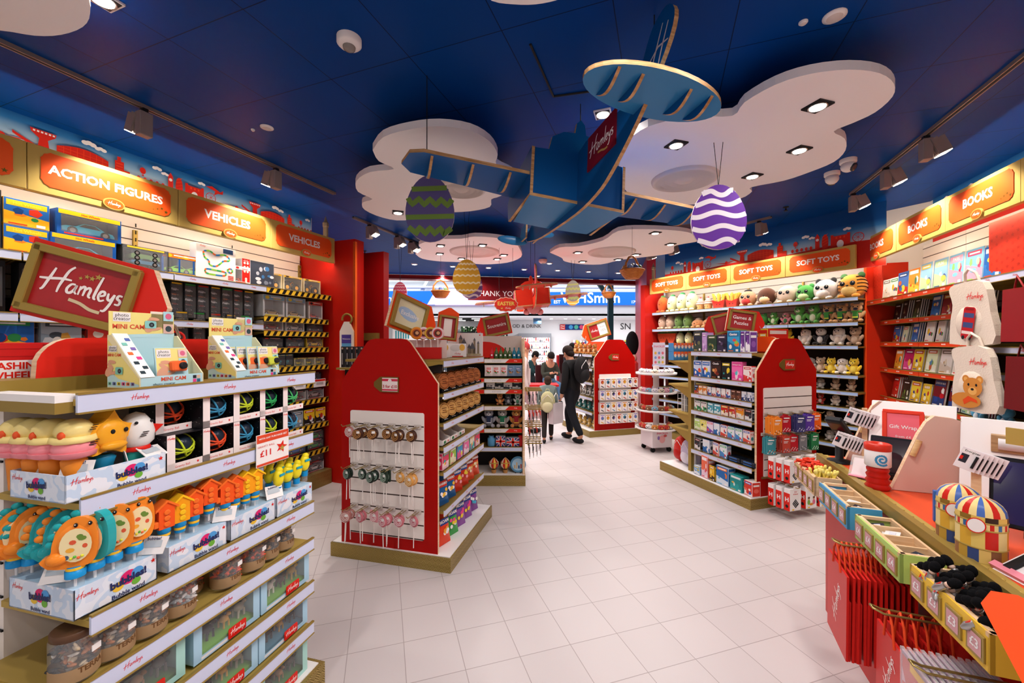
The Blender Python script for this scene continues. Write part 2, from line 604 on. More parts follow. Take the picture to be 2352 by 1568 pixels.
def skyline(m, x0, x1, y, k=1.0):
 """printed town silhouettes along a frieze; z = 0 is the lowest visible line"""
 e = [0]
 def yy():
  e[0] += 2e-4
  return y-e[0]
 pts = [(x0, -.3)]
 x = x0
 while x < x1:
  pts.append((x, (.012+.01*math.sin(x*5))*k)); x += .07
 pts += [(x1, .01), (x1, -.3)]
 m.flat(pts, yy(), SKYR)
 x = x0+.12
 unit = 1.62*k
 while x < x1-.2:
  def P(l): return [(x+a*k, b*k) for a, b in l]
  def in_(w): return x+w*k < x1-.02
  if in_(.1):
   m.disc(x+.03*k, .1*k, .022*k, .028*k, yy(), SKYR); m.rect(x+.03*k, .062*k, .014*k, .012*k, yy(), SKYR)          # balloon
   for q in range(5): m.disc(x+(.0+.045*q)*k, .028*k, .014*k, .02*k, yy(), SKYR, 8)
  if in_(.4):
   m.flat(P([(.22, 0), (.22, .13), (.24, .165), (.26, .13), (.26, 0)]), yy(), SKYR); m.disc(x+.24*k, .1*k, .014*k, .014*k, yy(), CLOUDP, 12)
   m.disc(x+.31*k, .06*k, .03*k, .085*k, yy(), SKYR)
   for q in range(4): m.ribbon(P([(.285, .03+.03*q), (.335, .055+.03*q)]), .004*k, yy(), SKYO)
  if in_(.6):
   m.flat(P([(.36, 0), (.36, .12), (.385, .12), (.385, .105), (.5, .105), (.5, .12), (.525, .12), (.525, 0)]), yy(), SKYR)
   m.disc(x+.442*k, .02*k, .03*k, .04*k, yy(), CLOUDP, 12)
   for q in range(3): m.rect(x+(.41+.033*q)*k, .085*k, .014*k, .02*k, yy(), SKYO)
  if in_(.66):
   P2 = [(x+.59*k+.045*k*math.cos(a*PI/10), .055*k+.045*k*math.sin(a*PI/10)) for a in range(21)]
   m.ribbon(P2, .006*k, yy(), SKYR)
   for a in range(4): m.ribbon([(x+.59*k+.045*k*math.cos(a*PI/4)*g, .055*k+.045*k*math.sin(a*PI/4)*g) for g in (-1, 1)], .003*k, yy(), SKYR)
  if in_(.8):
   m.flat(P([(.54, .15), (.6, .17), (.68, .135), (.71, .16), (.705, .12), (.66, .115), (.62, .09), (.63, .13)]), yy(), SKYR)   # jet
  if in_(.95):
   m.flat(P([(.7, .045), (.84, .035), (.845, .06), (.855, .035), (.98, .05), (.87, .022), (.84, .02)]), yy(), SKYR); m.disc(x+.85*k, .034*k, .02*k, .02*k, yy(), SKYR, 10)
  if in_(1.16):
   m.flat(P([(1.02, 0), (1.03, .09), (.99, .125), (.985, .15), (1.12, .15), (1.115, .125), (1.075, .09), (1.085, 0)]), yy(), SKYR)
   for q in range(6): m.rect(x+(1.005+.02*q)*k, .137*k, .012*k, .012*k, yy(), CLOUDP)
   m.flat(P([(.9, .09), (1.02, .03), (1.02, .005), (.9, .07)]), yy(), SKYR)
  if in_(1.45):
   arc = [(1.12+.3*i/8, .07+.045*math.sin(PI*i/8*.85+.2)) for i in range(9)]
   m.flat(P([(1.12, 0)]+arc+[(1.42, 0)]), yy(), SKYR)
   for q in range(1, 8): m.ribbon(P([(1.12+.0375*q, 0), (1.12+.0375*q, .07+.04*math.sin(PI*q/8*.85+.2))]), .003*k, yy(), SKYO)
   for q in range(3): m.ribbon(P([(1.125, .03+.024*q), (1.415, .025+.02*q)]), .003*k, yy(), SKYO)
  if in_(1.56):
   m.flat(P([(1.46, 0), (1.46, .115), (1.475, .115), (1.475, .15), (1.5, .15), (1.5, .115), (1.52, .115), (1.52, .05), (1.56, .05), (1.56, 0)]), yy(), SKYR)
   for q in range(4): m.rect(x+1.49*k, (.025+.023*q)*k, .045*k, .007*k, yy(), SKYO)
  for cx, cz, s in ((.13, .155, 1), (.19, .13, .8), (.5, .155, .9), (1.3, .17, 1.2), (1.37, .155, 1)):
   if in_(cx+.06):
    yv = yy()
    for q in (-1, 0, 1): m.disc(x+(cx+.019*q*s)*k, (cz+.006*(q == 0))*k, .019*s*k, .014*s*k, yv-1e-5*q, CLOUDP, 10)
  x += unit


# left wall: fixtures reach s = 3.81, the wall 4.0
WALLW = mat('#e9e1da', .6); REDWALL = mat('#a3120f', .45); PURP = mat('#5a2a6a', .4)
def wall_box(name, F, x0, x1, y0, y1, z0, z1, mt):
 m = MB(); m.box(((x0+x1)/2, (y0+y1)/2, (z0+z1)/2), (x1-x0, y1-y0, z1-z0), mt)
 return struct(name, m, loc=F.o, rz=F.yaw)

wall_box('wall_left', LW, -4, 4.02, .55, .7, 0, CEIL, WALLW)
wall_box('wall_right', RW, -6.3, 3, .55, .7, 0, CEIL, WALLW)
wall_box('wall_corner', SW, -.1, 3.6, .5, .62, 0, CEIL, WALLW)
m = MB(); m.box((-3.55, 7.6, CEIL/2), (.12, 4.3, CEIL), REDWALL); struct('wall_entrance_left', m)
e = Vector((3.15-2.5, 10.45-7.6, 0)); F = Frame(2.5, 7.6, math.degrees(math.atan2(e.y, e.x)))
wall_box('wall_entrance_right', F, 0, e.length, -.16, 0, 0, CEIL, mat('#8f1a2c', .4))
# friezes above the signs
for nm, F, x0, x1, y, z0, k in (('frieze_left', LW, -1.2, 4.0, .535, 3.03, 1.0), ('frieze_right', RW, -5.9, 1.5, .535, 3.03, 1.0), ('frieze_corner', SW, .28, 3.3, .03, 2.83, 1.2)):
 o = thing('wall_mural', {'frieze_left': 'printed red city skyline mural high on the wall above the action figures sign',
       'frieze_right': 'printed red city skyline mural high on the wall above the books signs',
       'frieze_corner': 'printed red city skyline mural directly above the soft toys signs'}[nm], 'mural', F.p(0, 0, z0), F.yaw, 'city skyline murals')
 m = MB(); hgt = CEIL-z0
 m.box(((x0+x1)/2, y+.008, hgt/2-.15), (x1-x0, .014, hgt+.3), SKY)
 m.build('sky_panel', o)
 m = MB(); skyline(m, x0, x1, y, k); m.build('skyline_print', o)

# red column and portal panel at the end of the left wall
m = MB()
m.box((3.89, .13, 1.43), (.15, .9, 2.86), mat('#b4150a', .4)); m.box((3.83, -.31, 1.43), (.03, .03, 2.8), mat('#f0621c', .4))
struct('column_left', m, loc=LW.o, rz=LW.yaw)
F = Frame(-2.01, 5.147, -YW)
m = MB(); m.box((.235, .06, 1.385), (.47, .1, 2.77), mat('#960a0a', .38)); m.box((.02, .0, 1.385), (.045, .06, 2.77), GOLD)
m.box((.275, -.02, 1.73), (.27, .06, .09), GOLD)
struct('wall_portal', m, loc=F.o, rz=F.yaw)
# books column between the soft toys and the books
m = MB(); m.box((-6.11, .26, 1.3), (.035, .5, 2.6), mat('#c8290f', .4)); m.box((-6.11, .005, 1.3), (.04, .012, 2.6), mat('#f0521a', .4))
struct('column_right', m, loc=RW.o, rz=RW.yaw)
# fascia over the shop front
F = Frame(-3.2, 9.45, 9.2)
m = MB(); m.box((3.3, .1, 3.2), (6.7, .25, .1), mat('#8e1b1d', .4)); m.box((3.3, -.03, 3.14), (6.7, .04, .03), mat('#c9a9a6', .4))
struct('trim_1', m, loc=F.o, rz=F.yaw)
o = thing('shop_header', 'dark red header board reading THANK YOU over the shop entrance', 'sign', F.p(3.05, -.06, 2.68), F.yaw)
m = MB(); m.box((0, 0, .25), (1.75, .1, .5), mat('#6d0c12', .4)); m.build('board', o)
m = MB(); m.text('THANK YOU', -.2, .15, .18, -.055, mat('#e9dcd9', .5), 0); m.build('lettering', o)

# ---------------------------------------------------------------- concourse and the newsagent across it
PALE = mat('#dfe3e8', .6); LITE = mat('#ffffff', .5, emit=1.0); SH = 16.0
m = MB(); m.box((0, SH+3.4, 1.5), (26, .2, 3.2), mat('#eceef2', .6)); struct('wall_back', m)
m = MB(); m.box((0, SH+.6, 4.9), (26, .2, 2.6), mat('#dce6ea', .6)); struct('wall_atrium', m)
m = MB(); m.box((0, SH+.1, 2.9), (26, .2, .48), mat('#b9bcc4', .5)); struct('wall_bulkhead', m)
m = MB(); m.prism([(-13, SH), (13, SH), (13, SH+3.4), (-13, SH+3.4)], 2.72, 2.8, mat('#e6e8ee', .6), ax='z'); struct('ceiling_newsagent', m)
m = MB()
for i in range(9): m.box((-12+3*i, SH+.3, 4.8), (.12, .12, 2.6), mat('#c8d2d6', .5), R=RY(.5 if i % 2 else -.5))
m.tube([(-13, SH+.2, 3.86), (13, SH+.2, 3.86)], .05, mat('#cfd8dc', .4)); m.tube([(-13, SH+.25, 4.25), (13, SH+.25, 4.25)], .04, mat('#b7c4c9', .4))
struct('trim_atrium', m)
BLU = mat('#1560e0', .4, emit=.55); LIL = mat('#c9b4ff', .4, emit=.75)
o = thing('shop_fascia', 'illuminated blue newsagent fascia with white serif name across the concourse', 'sign', (0, SH, 3.15))
m = MB(); m.box((3.0, -.03, .24), (5.2, .1, .5), BLU); m.build('light_box', o)
m = MB(); m.text('WHSmith', 3.06, .25, .62, -.085, mat('#ffffff', .4, emit=1.3), .01, 2.3); m.text('EST', 1.75, .1, .17, -.085, mat('#ffffff', .4, emit=1), .01); m.text('1792', 4.78, .1, .15, -.085, mat('#ffffff', .4, emit=1), .01)
m.build('lettering', o)
o = thing('shop_fascia', 'illuminated blue and lilac fascia behind the pink easter egg', 'sign', (0, SH, 3.15))
m = MB(); m.box((-4.6, -.03, .26), (3.2, .1, .54), BLU); m.box((-1.3, -.03, .26), (3.4, .1, .54), LIL)
m.flat([(-3.3, 0), (-2.9, 0), (-2.9, .52), (-3.0, .52)], -.084, LIL); m.build('light_box', o)
m = MB(); m.text('mith', -4.6, .22, .42, -.09, mat('#e8efff', .4, emit=.8), 0); m.text('1792', -3.65, .09, .15, -.09, mat('#123a9a', .4), 0)
m.build('lettering', o)
m = MB()
for i in range(26): m.box((-5.6+.19*i, SH+1.6, 2.69), (.07, 3.0, .05), DARK, R=RZ(.5))
tag(m.build('slatted_ceiling_panel'), 'black slatted ceiling panel inside the newsagent', 'ceiling panel')
for i in range(10):
 m = MB(); m.box((0, 0, 0), (.5, .09, .03), LITE)
 tag(m.build('strip_light', loc=(-4.9+.55*(i % 5)*1.6, SH+.5+1.2*(i//5), 2.63), rz=.3), f'white strip light, {ORD[i]} among the black slats of the newsagent ceiling', 'light', 'newsagent strip lights')
for i in range(10):
 m = MB(); m.cyl((0, 0, -.02), .07, .02, LITE, 10)
 tag(m.build('round_downlight', loc=(1.1+.62*(i % 5), SH+.7+1.2*(i//5), 2.72)), f'small round ceiling light, {ORD[i]} in the newsagent white ceiling', 'light', 'newsagent round lights')
# dark green steel post with a diagonal brace
o = thing('steel_post', 'dark green steel post with diagonal brace outside the shop entrance', 'post', px(1402, 788, 12.2)*1)
o.location.z = 0
GRN = mat('#1c3b42', .4)
m = MB(); m.box((0, 0, 2.2), (.15, .15, 4.4), GRN); m.build('column_shaft', o)
m = MB(); m.box((-.22, 0, 3.25), (.12, .12, 1.0), GRN, R=RY(-.6)); m.build('brace', o)
# newsagent fittings
for i, (a, b, zt) in enumerate(((-5.2, -4.1, 2.1), (-4.0, -2.5, 2.2), (-2.35, -.2, 2.4))):
 o = thing('bottle_shelves', ['black shelving of boxes behind the red portal wall', 'black shelving of small goods behind the white picture tag', 'tall black shelving of green bottles behind the souvenirs tag'][i], 'shelving', ((a+b)/2, SH+2.6, 0), 0, 'newsagent shelves')
 w = b-a
 m = MB(); m.box((0, .2, zt/2), (w, .05, zt), DARK)
 for q in range(6): m.box((0, 0, .35+q*.36), (w, .4, .03), DARK)
 m.build('rack', o)
 c = [blotch('bottles', ['#15351d', '#dfe8d8', '#0d1d12', '#3b6b3a'], 14), blotch('drinks', ['#c9c2c2', '#22242c', '#6a7a8c', '#e4e2e6'], 9)][i != 2]
 for q in range(6):
  m = MB(); n = int(w/.11)
  for j in range(n): m.box((-w/2+.07+j*.11, -.05, .365+q*.36+.12), (.075, .1, .24), c)
  tag(m.build('goods_row', o), kind='stuff')
o = thing('sale_board', 'white hoarding with teal stripes and bold letters behind the red portal', 'sign', (-4.55, SH+2.2, 1.95))
m = MB(); m.box((0, 0, .2), (1.5, .06, .75), WHITE); m.box((0, .04, -.9), (.1, .05, 2.1), GREY); m.build('board', o)
m = MB(); m.text('WAY', -.35, .45, .25, -.035, DARK); m.text('HE', .45, .1, .36, -.035, WHITE)
for q in range(6): m.rect(-.6+.11*q, .08, .06, .36, -.034, mat('#1f8f9a', .5))
m.rect(.42, .1, .62, .36, -.033, mat('#d4ecec', .5))
m.build('lettering', o)
o = thing('drinks_fridge', 'bright white glass-fronted drinks fridge beneath the food and drink lettering', 'fridge', px(1228, 788, SH+2.9)); o.location.z = 0
m = MB(); m.box((0, .1, 1.05), (1.5, .6, 2.1), mat('#7c8087', .4)); m.box((0, -.19, 1.0), (1.36, .06, 1.8), mat('#f4f7ff', .4, emit=.8)); m.build('cabinet', o)
for q in range(6):
 m = MB(); m.box((0, -.26, .2+.3*q), (1.36, .1, .02), GREY); m.build('shelf', o)
 m = MB()
 for j in range(14): m.box((-.62+.095*j, -.26, .31+.3*q), (.06, .06, .2), blotch('fridge', ['#ffffff', '#d84a4a', '#3c3c46', '#e8d9a0', '#dfe6f2', '#e9a7b0'], 11))
 tag(m.build('bottle_row', o), kind='stuff')
m = MB(); m.text('OD & DRINK', 0, 0, .36, 0, DARK, 0, 1.35)
tag(m.build('wall_lettering', loc=px(1210, 749, SH+3.27)), 'tall dark grey food and drink lettering on the white back wall', 'sign')
m = MB(); m.text('SN', 0, 0, .42, 0, DARK, 0)
tag(m.build('wall_lettering', loc=px(1437, 750, SH+3.27)), 'thin dark SN lettering on the white wall beside the green post', 'sign')
o = thing('offer_sign', 'navy offer sign with red corner and three coloured discs on the white wall', 'sign', px(1314, 751, SH+3.265))
m = MB(); m.box((0, 0, 0), (1.15, .05, .26), mat('#17377c', .5)); m.build('board', o)
m = MB(); m.rect(-.45, 0, .24, .25, -.03, REDL); m.text('Meal', -.45, .05, .1, -.032, WHITE); m.text('Deal', -.45, -.05, .1, -.032, WHITE)
for q, c in enumerate(('#4aa3e0', '#59bfa8', '#e0507a')): m.disc(-.06+.25*q, 0, .1, .1, -.03, mat(c, .5))
m.build('offer_print', o)
o = thing('hanging_screen', 'small black screen hanging from the newsagent ceiling beside lettering', 'screen', px(1234, 737, SH+1.5))
m = MB(); m.box((0, 0, 0), (.34, .06, .23), mat('#3f5f7e', .3)); m.build('display', o); m = MB(); m.cyl((0, 0, .1), .02, .35, DARK); m.build('pole', o)
for i, (x, w) in enumerate(((1335, .9), (1440, 1.3))):
 o = thing('wall_shelving', ['white wall shelves of magazines behind the tag marked gift ideas', 'white wall shelves below the thin dark lettering'][i], 'shelving', px(x, 788, SH+3.0)); o.location.z = 0
 m = MB(); m.box((0, .15, .9), (w, .05, 1.8), WHITE)
 for q in range(5): m.box((0, 0, .3+.32*q), (w, .28, .03), DARK)
 m.build('rack', o)
 for q in range(5):
  m = MB()
  for j in range(int(w/.16)): m.box((-w/2+.1+.16*j, -.02, .42+.32*q), (.12, .1, .2), blotch('mags', ['#e8e8ee', '#c33', '#3566b0', '#20242c', '#e5c24a', '#f3f3f3'], 8))
  tag(m.build('goods_row', o), kind='stuff')
for i, x in enumerate((1290, 1313)):
 m = MB(); m.box((0, 0, .62), (.34, .3, 1.24), mat('#a3151d', .4), .02)
 m.rect(0, .95, .2, .03, -.152, WHITE); m.rect(0, .85, .14, .02, -.152, WHITE)
 o = m.build('red_cabinet', loc=px(x, 788, 14.0)); o.location.z = 0
 tag(o, ['red stock cabinet beneath the navy offer sign, nearer the grey racks', 'red stock cabinet directly under the navy offer sign'][i], 'cabinet', 'red cabinets')
# ================================================================ ceiling pieces
VENT = mat('#d6cbc6', .5); CLOUDW = mat('#f6f2f2', .6); BULB = mat('#fff4e6', .4, emit=9)
CLZ = 3.05
def downlight(parent, x, y, z, yaw, body=True, e=DOWN):
 """square recessed light: black trim, chrome ring, glowing lens, and its own lamp"""
 f = MB(); f.box((0, 0, -.004), (.115, .115, .012), WHITE if body else DARK); f.box((0, 0, -.009), (.098, .098, .006), DARK)
 f.lathe([(.044, -.013), (.05, -.016), (.05, -.008)], STEEL, seg=16); o = f.build('light_frame', parent, (x, y, z), yaw)
 g = MB(); g.lathe([(.041, -.016), (.041, -.012)], BULB, seg=16); g.build('lens', parent, (x, y, z), yaw)


DL = []   # (world position, watts) of downlights, lit after the pieces exist
def cloud(name, label, outline, lights, vent=None, z=CLZ, seam=True):
 pts = [pz(x, y, z) for x, y in outline]
 c = sum(pts, Vector())/len(pts)
 o = thing(name, label, 'ceiling cloud', c, 0, 'white cloud ceiling panels')
 P = smooth([Vector(((p-c).x, (p-c).y)) for p in pts+[pts[0]]], 3)[:-1]
 m = MB(); m.prism([tuple(p) for p in P], 0, .05, CLOUDW, ax='z'); m.build('panel', o)
 m = MB()
 for t in (.25, .5, .75):
  a, b = P[int(len(P)*t/2)], P[int(len(P)*(1-t/2))-1]
  q = (a+b)/2; m.cyl((q.x*.7, q.y*.7, .05), .012, CEIL-z-.05, GREY, 8)
 m.build('hanger', o)
 for x, y in lights:
  p = pz(x, y, z); downlight(o, (p-c).x, (p-c).y, 0, math.radians(17), False)
  DL.append(p)
 if vent:
  p = pz(*vent[:2], z); r = vent[2]
  m = MB(); m.lathe([(r, 0), (r*.98, -.02), (r*.86, -.03), (r*.8, -.004), (r*.66, -.034), (r*.6, -.006), (r*.45, -.032), (r*.36, -.008), (r*.2, -.03), (0, -.03)], VENT, seg=32)
  m.build('air_vent', o, ((p-c).x, (p-c).y, 0))
 return o


cloud('cloud_panel', 'large white cloud panel with four lit downlights above the books aisle',
      [(1424, 372), (1432, 335), (1470, 300), (1530, 278), (1600, 267), (1682, 266), (1710, 235), (1780, 195), (1860, 170), (1950, 160), (2020, 168), (2053, 192), (2050, 222), (2010, 258), (1960, 282), (1915, 302),
       (1940, 318), (1942, 345), (1915, 372), (1860, 395), (1800, 415), (1725, 430), (1727, 440), (1700, 456), (1640, 466), (1560, 470), (1490, 462), (1440, 440), (1420, 405)],
      [(1878, 242), (1553, 331), (1836, 343), (1728, 403)], (1572, 410, .27))
cloud('cloud_panel', 'white cloud panel above the green zigzag egg and blue plane wing',
      [(856, 345), (880, 315), (940, 297), (1010, 290), (1080, 300), (1125, 325), (1143, 355), (1140, 378), (1180, 400), (1185, 425), (1150, 450), (1128, 458), (1125, 475), (1080, 485), (1010, 490), (930, 506), (880, 500),
       (838, 482), (833, 465), (855, 457), (822, 440), (819, 415), (850, 395), (905, 388), (870, 370)], [(914, 487)], (1060, 432, .22))
cloud('cloud_panel', 'white cloud panel cropped by the upper left corner above the track',
      [(-200, 60), (-150, -60), (60, -90), (190, -20), (207, 30), (190, 62), (140, 80), (80, 82), (0, 70), (-90, 72)], [])
cloud('cloud_panel', 'white cloud panel cropped by the top edge beside the tail fin',
      [(1090, -30), (1200, -80), (1340, -70), (1330, -20), (1280, 0), (1230, 10), (1180, 10), (1130, 2)], [])
cloud('cloud_panel', 'distant white cloud panel with round vent above the gold egg',
      [(954, 583), (970, 573), (962, 562), (1000, 550), (1060, 548), (1090, 543), (1140, 546), (1180, 555), (1194, 572), (1197, 590), (1165, 603), (1110, 607), (1060, 602), (1010, 600), (970, 594)],
      [(1012, 563), (1108, 562), (1010, 582), (1060, 593), (1157, 585), (1142, 594)], (1090, 577, .38))
cloud('cloud_panel', 'distant white cloud panel with round vent before the soft toys wall',
      [(1263, 580), (1285, 568), (1330, 565), (1385, 552), (1420, 530), (1480, 526), (1560, 530), (1600, 540), (1605, 553), (1570, 560), (1548, 566), (1545, 580), (1500, 588), (1430, 596), (1380, 607), (1330, 606), (1297, 600), (1290, 592)],
      [(1327, 579), (1338, 600), (1420, 595), (1461, 584), (1505, 534), (1540, 560)], (1405, 578, .36))

# lights let into the blue ceiling
n = 0
for x, y in ((1385, 260), (952, 606), (1040, 611), (1122, 614), (1204, 618), (1262, 604), (1281, 620), (1352, 623), (1420, 626), (1016, 632), (1160, 637), (1293, 641), (1352, 645), (1418, 645), (1090, 628), (985, 640), (1235, 633)):
 p = pz(x, y, CEIL)
 near = ('the blue plane' if x == 1385 else 'the entrance fascia' if y > 626 else 'the distant clouds')
 o = thing('ceiling_light', f'square recessed ceiling light, {ORD[n]} counted from the blue plane towards {near}' if n else 'square recessed ceiling light behind the blue plane fuselage', 'ceiling light', p, math.radians(-YW if n == 0 else 9), 'recessed ceiling lights')
 downlight(o, 0, 0, 0, 0)
 DL.append(p); n += 1
for i, p in enumerate(DL):
 d = p.y
 spot('downlight_lamp', (p.x, p.y, p.z-.03), (p.x, p.y, 0), DOWN*(1 if d < 5 else 1.3), 155, .6, r=.05)
# more of the same lights over the part of the shop behind the camera
for i, (x, y) in enumerate(((-1.2, .5), (.6, .4), (-2.2, -1.2), (-.2, -1.4), (1.6, -1.2), (-1.9, 1.9), (.45, 1.25))):
 o = thing('ceiling_light', f'square recessed ceiling light, {ORD[i]} of those overhead near the camera', 'ceiling light', (x, y, CEIL), math.radians(-YW), 'recessed ceiling lights')
 downlight(o, 0, 0, 0, 0)
 spot('downlight_lamp', (x, y, CEIL-.03), (x, y, 0), DOWN*(1.9 if x > .3 and y > 0 else 1.1), 155, .6, r=.05)

# added lights out of view, tilted to brighten the long gondola and the counter
for i, (a, b, e) in enumerate((((1.0, .7), (-1.15, 1.25, .7), 75), ((1.35, 1.55), (-1.0, 1.8, .7), 75), ((-.3, .9), (1.6, 1.6, .7), 45))):
 o = thing('ceiling_light', f'added tilted ceiling light out of view, {ORD[i]} of three brightening the goods', 'ceiling light', (*a, CEIL), math.radians(-YW), 'recessed ceiling lights')
 downlight(o, 0, 0, 0, 0)
 spot('added_fill_lamp', (*a, CEIL-.03), b, e, 62, .7, r=.06)

# ---------------------------------------------------------------- tracks and spotlights
TRK = mat('#8d7f79', .4, .3); HEAD = mat('#8e8482', .45); HOT = mat('#fff0dc', .4, emit=14)
def head_maker(root):
 m = MB(); m.box((0, 0, -.04), (.03, .04, .031), DARK); m.build('adapter', root)
 m = MB(); m.box((0, 0, -.13), (.075, .06, .16), HEAD, .004); m.build('driver_box', root)
 R = RX(-.42)
 m = MB()
 for q in range(6): m.box(Vector((0, -.075, -.115))+R @ Vector((-.04+.016*q, 0, 0)), (.006, .085, .12), HEAD, R=R)
 m.box(Vector((0, -.075, -.115))+R @ Vector((0, .02, .01)), (.09, .04, .12), HEAD, R=R)
 m.build('heat_sink', root)
 m = MB(); m.box(Vector((0, -.075, -.115))+R @ Vector((0, -.002, -.062)), (.084, .07, .006), HOT, R=R); m.build('lens', root)


HEADK = Kind('track_spotlight', 'spotlight', parted(head_maker), 'track spotlights')
def track(F, x0, x1, y, label, heads, flip=0, watts=TRACK):
 o = thing('light_track', label, 'light track', F.p(0, y, CEIL), F.yaw, 'ceiling light tracks')
 m = MB()
 for dy in (-.014, .014): m.box(((x0+x1)/2, dy, -.012), (x1-x0, .008, .024), TRK)
 m.box(((x0+x1)/2, 0, -.003), (x1-x0, .024, .006), DARK); m.build('rail', o)
 for i, (x, lb) in enumerate(heads):
  HEADK.put(F.p(x, y, CEIL), F.yaw+PI+flip, lb)
  q = F.p(x, y+.1, CEIL-.2)
  spot('track_lamp', q, F.p(x+rnd(-.1, .1), y+.62, 1.7), watts, 95, .6, (1, .88, .76), .03)


track(LW, -2.2, 3.42, -.4, 'long light track along the ceiling above the action figures sign',
      [(1.72, 'track spotlight above the action figures sign'), (2.72, 'track spotlight above the first vehicles sign'), (.55, 'track spotlight nearest the camera on the wall of vehicles'), (-.6, 'track spotlight behind the camera on the wall of vehicles')])
track(RW, -5.35, 2.4, -.4, 'long light track along the ceiling beside the books wall',
      [(-4.02, 'track spotlight nearest the camera before the books signs'), (-4.62, 'track spotlight before the middle books sign'), (-5.3, 'track spotlight at the far end of the books track'), (-2.9, 'track spotlight above the tote bags'), (-1.6, 'track spotlight above the till counter'), (-.4, 'track spotlight behind the camera above the tills')])
F = Frame(*SW.p(0, -.5).xy, -60.2)
track(F, .35, 2.35, 0, 'short light track along the ceiling before the soft toys wall',
      [(2.2, 'track spotlight pointing down at the nearest soft toys sign'), (1.55, 'track spotlight behind the purple egg'), (.85, 'track spotlight above the middle soft toys signs'), (.4, 'track spotlight at the far end of the soft toys track')], 0, 40)
F = Frame(-1.9, 5.45, 90-YW)
track(F, -.3, 2.2, 0, 'distant light track beyond the red portal wall', [(0, 'track spotlight just above the red portal wall'), (.6, 'second track spotlight beyond the red portal wall'), (.95, 'third track spotlight beyond the red portal wall')], PI, 20)

# ---------------------------------------------------------------- detectors, cameras, speakers
def at_ceil(x, y): return pz(x, y, CEIL)
o = thing('smoke_detector', 'white round smoke detector on the blue ceiling beside the tile seam', 'detector', at_ceil(802, 88))
m = MB(); m.lathe([(.062, 0), (.062, -.03), (.05, -.042), (.034, -.045)], WHITE, seg=24); m.build('housing', o)
m = MB(); m.lathe([(.032, -.045), (.03, -.058), (.015, -.066), (0, -.067)], mat('#8a8580', .2), seg=16); m.build('sensor', o)
for x, y, r, lb in ((613, 292, .045, 'round white ceiling sensor beyond the first spotlight track'), (1917, 36, .05, 'round white ceiling sensor above the large cloud'), (1845, 50, .02, 'tiny white ceiling sensor beside the larger round one'), (581, 297, .014, 'tiny white ceiling light beside the round sensor near the vehicles track')):
 o = thing('ceiling_sensor', lb, 'sensor', at_ceil(x, y), 0, 'ceiling sensors')
 m = MB(); m.lathe([(r, 0), (r, -.006), (r*.7, -.012)], WHITE, seg=20); m.build('ring', o)
 m = MB(); m.lathe([(r*.68, -.012), (r*.4, -.016), (0, -.016)], VENT, seg=16); m.build('sensor_face', o)
for x, y, lb, a in ((1948, 372, 'white dome security camera with dark lens nearer the books track', .5), (1911, 402, 'white dome security camera turned away beneath the large cloud', 2.6)):
 o = thing('security_camera', lb, 'camera', at_ceil(x, y-6), a, 'security cameras')
 m = MB(); m.lathe([(.062, 0), (.062, -.03), (.055, -.036)], WHITE, seg=24); m.build('mount_base', o)
 m = MB(); m.ell((0, 0, -.06), (.055, .055, .05), WHITE); m.build('dome', o)
 m = MB(); m.lathe([(.034, 0), (.034, .02), (.02, .022)], mat('#3a3c40', .2), (0, -.03, -.075), 16, RX(PI/2+.5)); m.build('lens', o)
o = thing('smoke_detector', 'small pink-white detector on the distant ceiling near the red plane', 'detector', at_ceil(1247, 596))
m = MB(); m.lathe([(.08, 0), (.08, -.04), (.05, -.07), (0, -.07)], mat('#e5b9b0', .5), seg=20); m.build('housing', o)
m = MB(); m.lathe([(.03, -.07), (.02, -.08), (0, -.08)], GREY, seg=12); m.build('sensor', o)
for i, (x, y) in enumerate(((1805, 475), (838, 576), (1655, 600))):
 m = MB(); m.lathe([(.03, 0), (.03, -.008), (.008, -.012), (.008, -.04), (.022, -.042), (.022, -.046)], DARK, seg=12)
 tag(m.build('sprinkler', loc=at_ceil(x, y)), ['dark sprinkler head on the ceiling beyond the large cloud', 'dark sprinkler head above the red portal wall', 'dark sprinkler head over the soft toys wall'][i], 'sprinkler', 'ceiling sprinklers')
o = thing('ceiling_rail', 'thin black angled rail fixed to the ceiling behind the blue plane', 'rail', (0, 0, CEIL))
m = MB(); a, b, c = at_ceil(1218, 100), at_ceil(1271, 220), at_ceil(1366, 207)
for q in (a, b, c): q.z = -.004
m.tube([a, b], .007, DARK); m.build('long_arm', o); m = MB(); m.tube([b, c], .007, DARK); m.build('short_arm', o)
# ================================================================ shared builders for the shop fittings
YEL = mat('#f2c230', .45); SKYB = mat('#8fc6e4', .5); PINK = mat('#f29aa8', .5); LIME = mat('#9ed23c', .5); TEAL = mat('#2f9fa8', .45)
def C(h, r=.45): return mat(h, r)


def rrect(x, z, w, h, r, n=4, notch=False):
 P = []
 for cx, cz, a in ((x+w/2-r, z+h/2-r, 0), (x-w/2+r, z+h/2-r, PI/2), (x-w/2+r, z-h/2+r, PI), (x+w/2-r, z-h/2+r, 1.5*PI)):
  for i in range(n+1):
   t = a+PI/2*i/n; k = r*(1 if not notch or i % 2 == 0 else 1.07)
   P.append((cx+k*math.cos(t), cz+k*math.sin(t)))
 return P


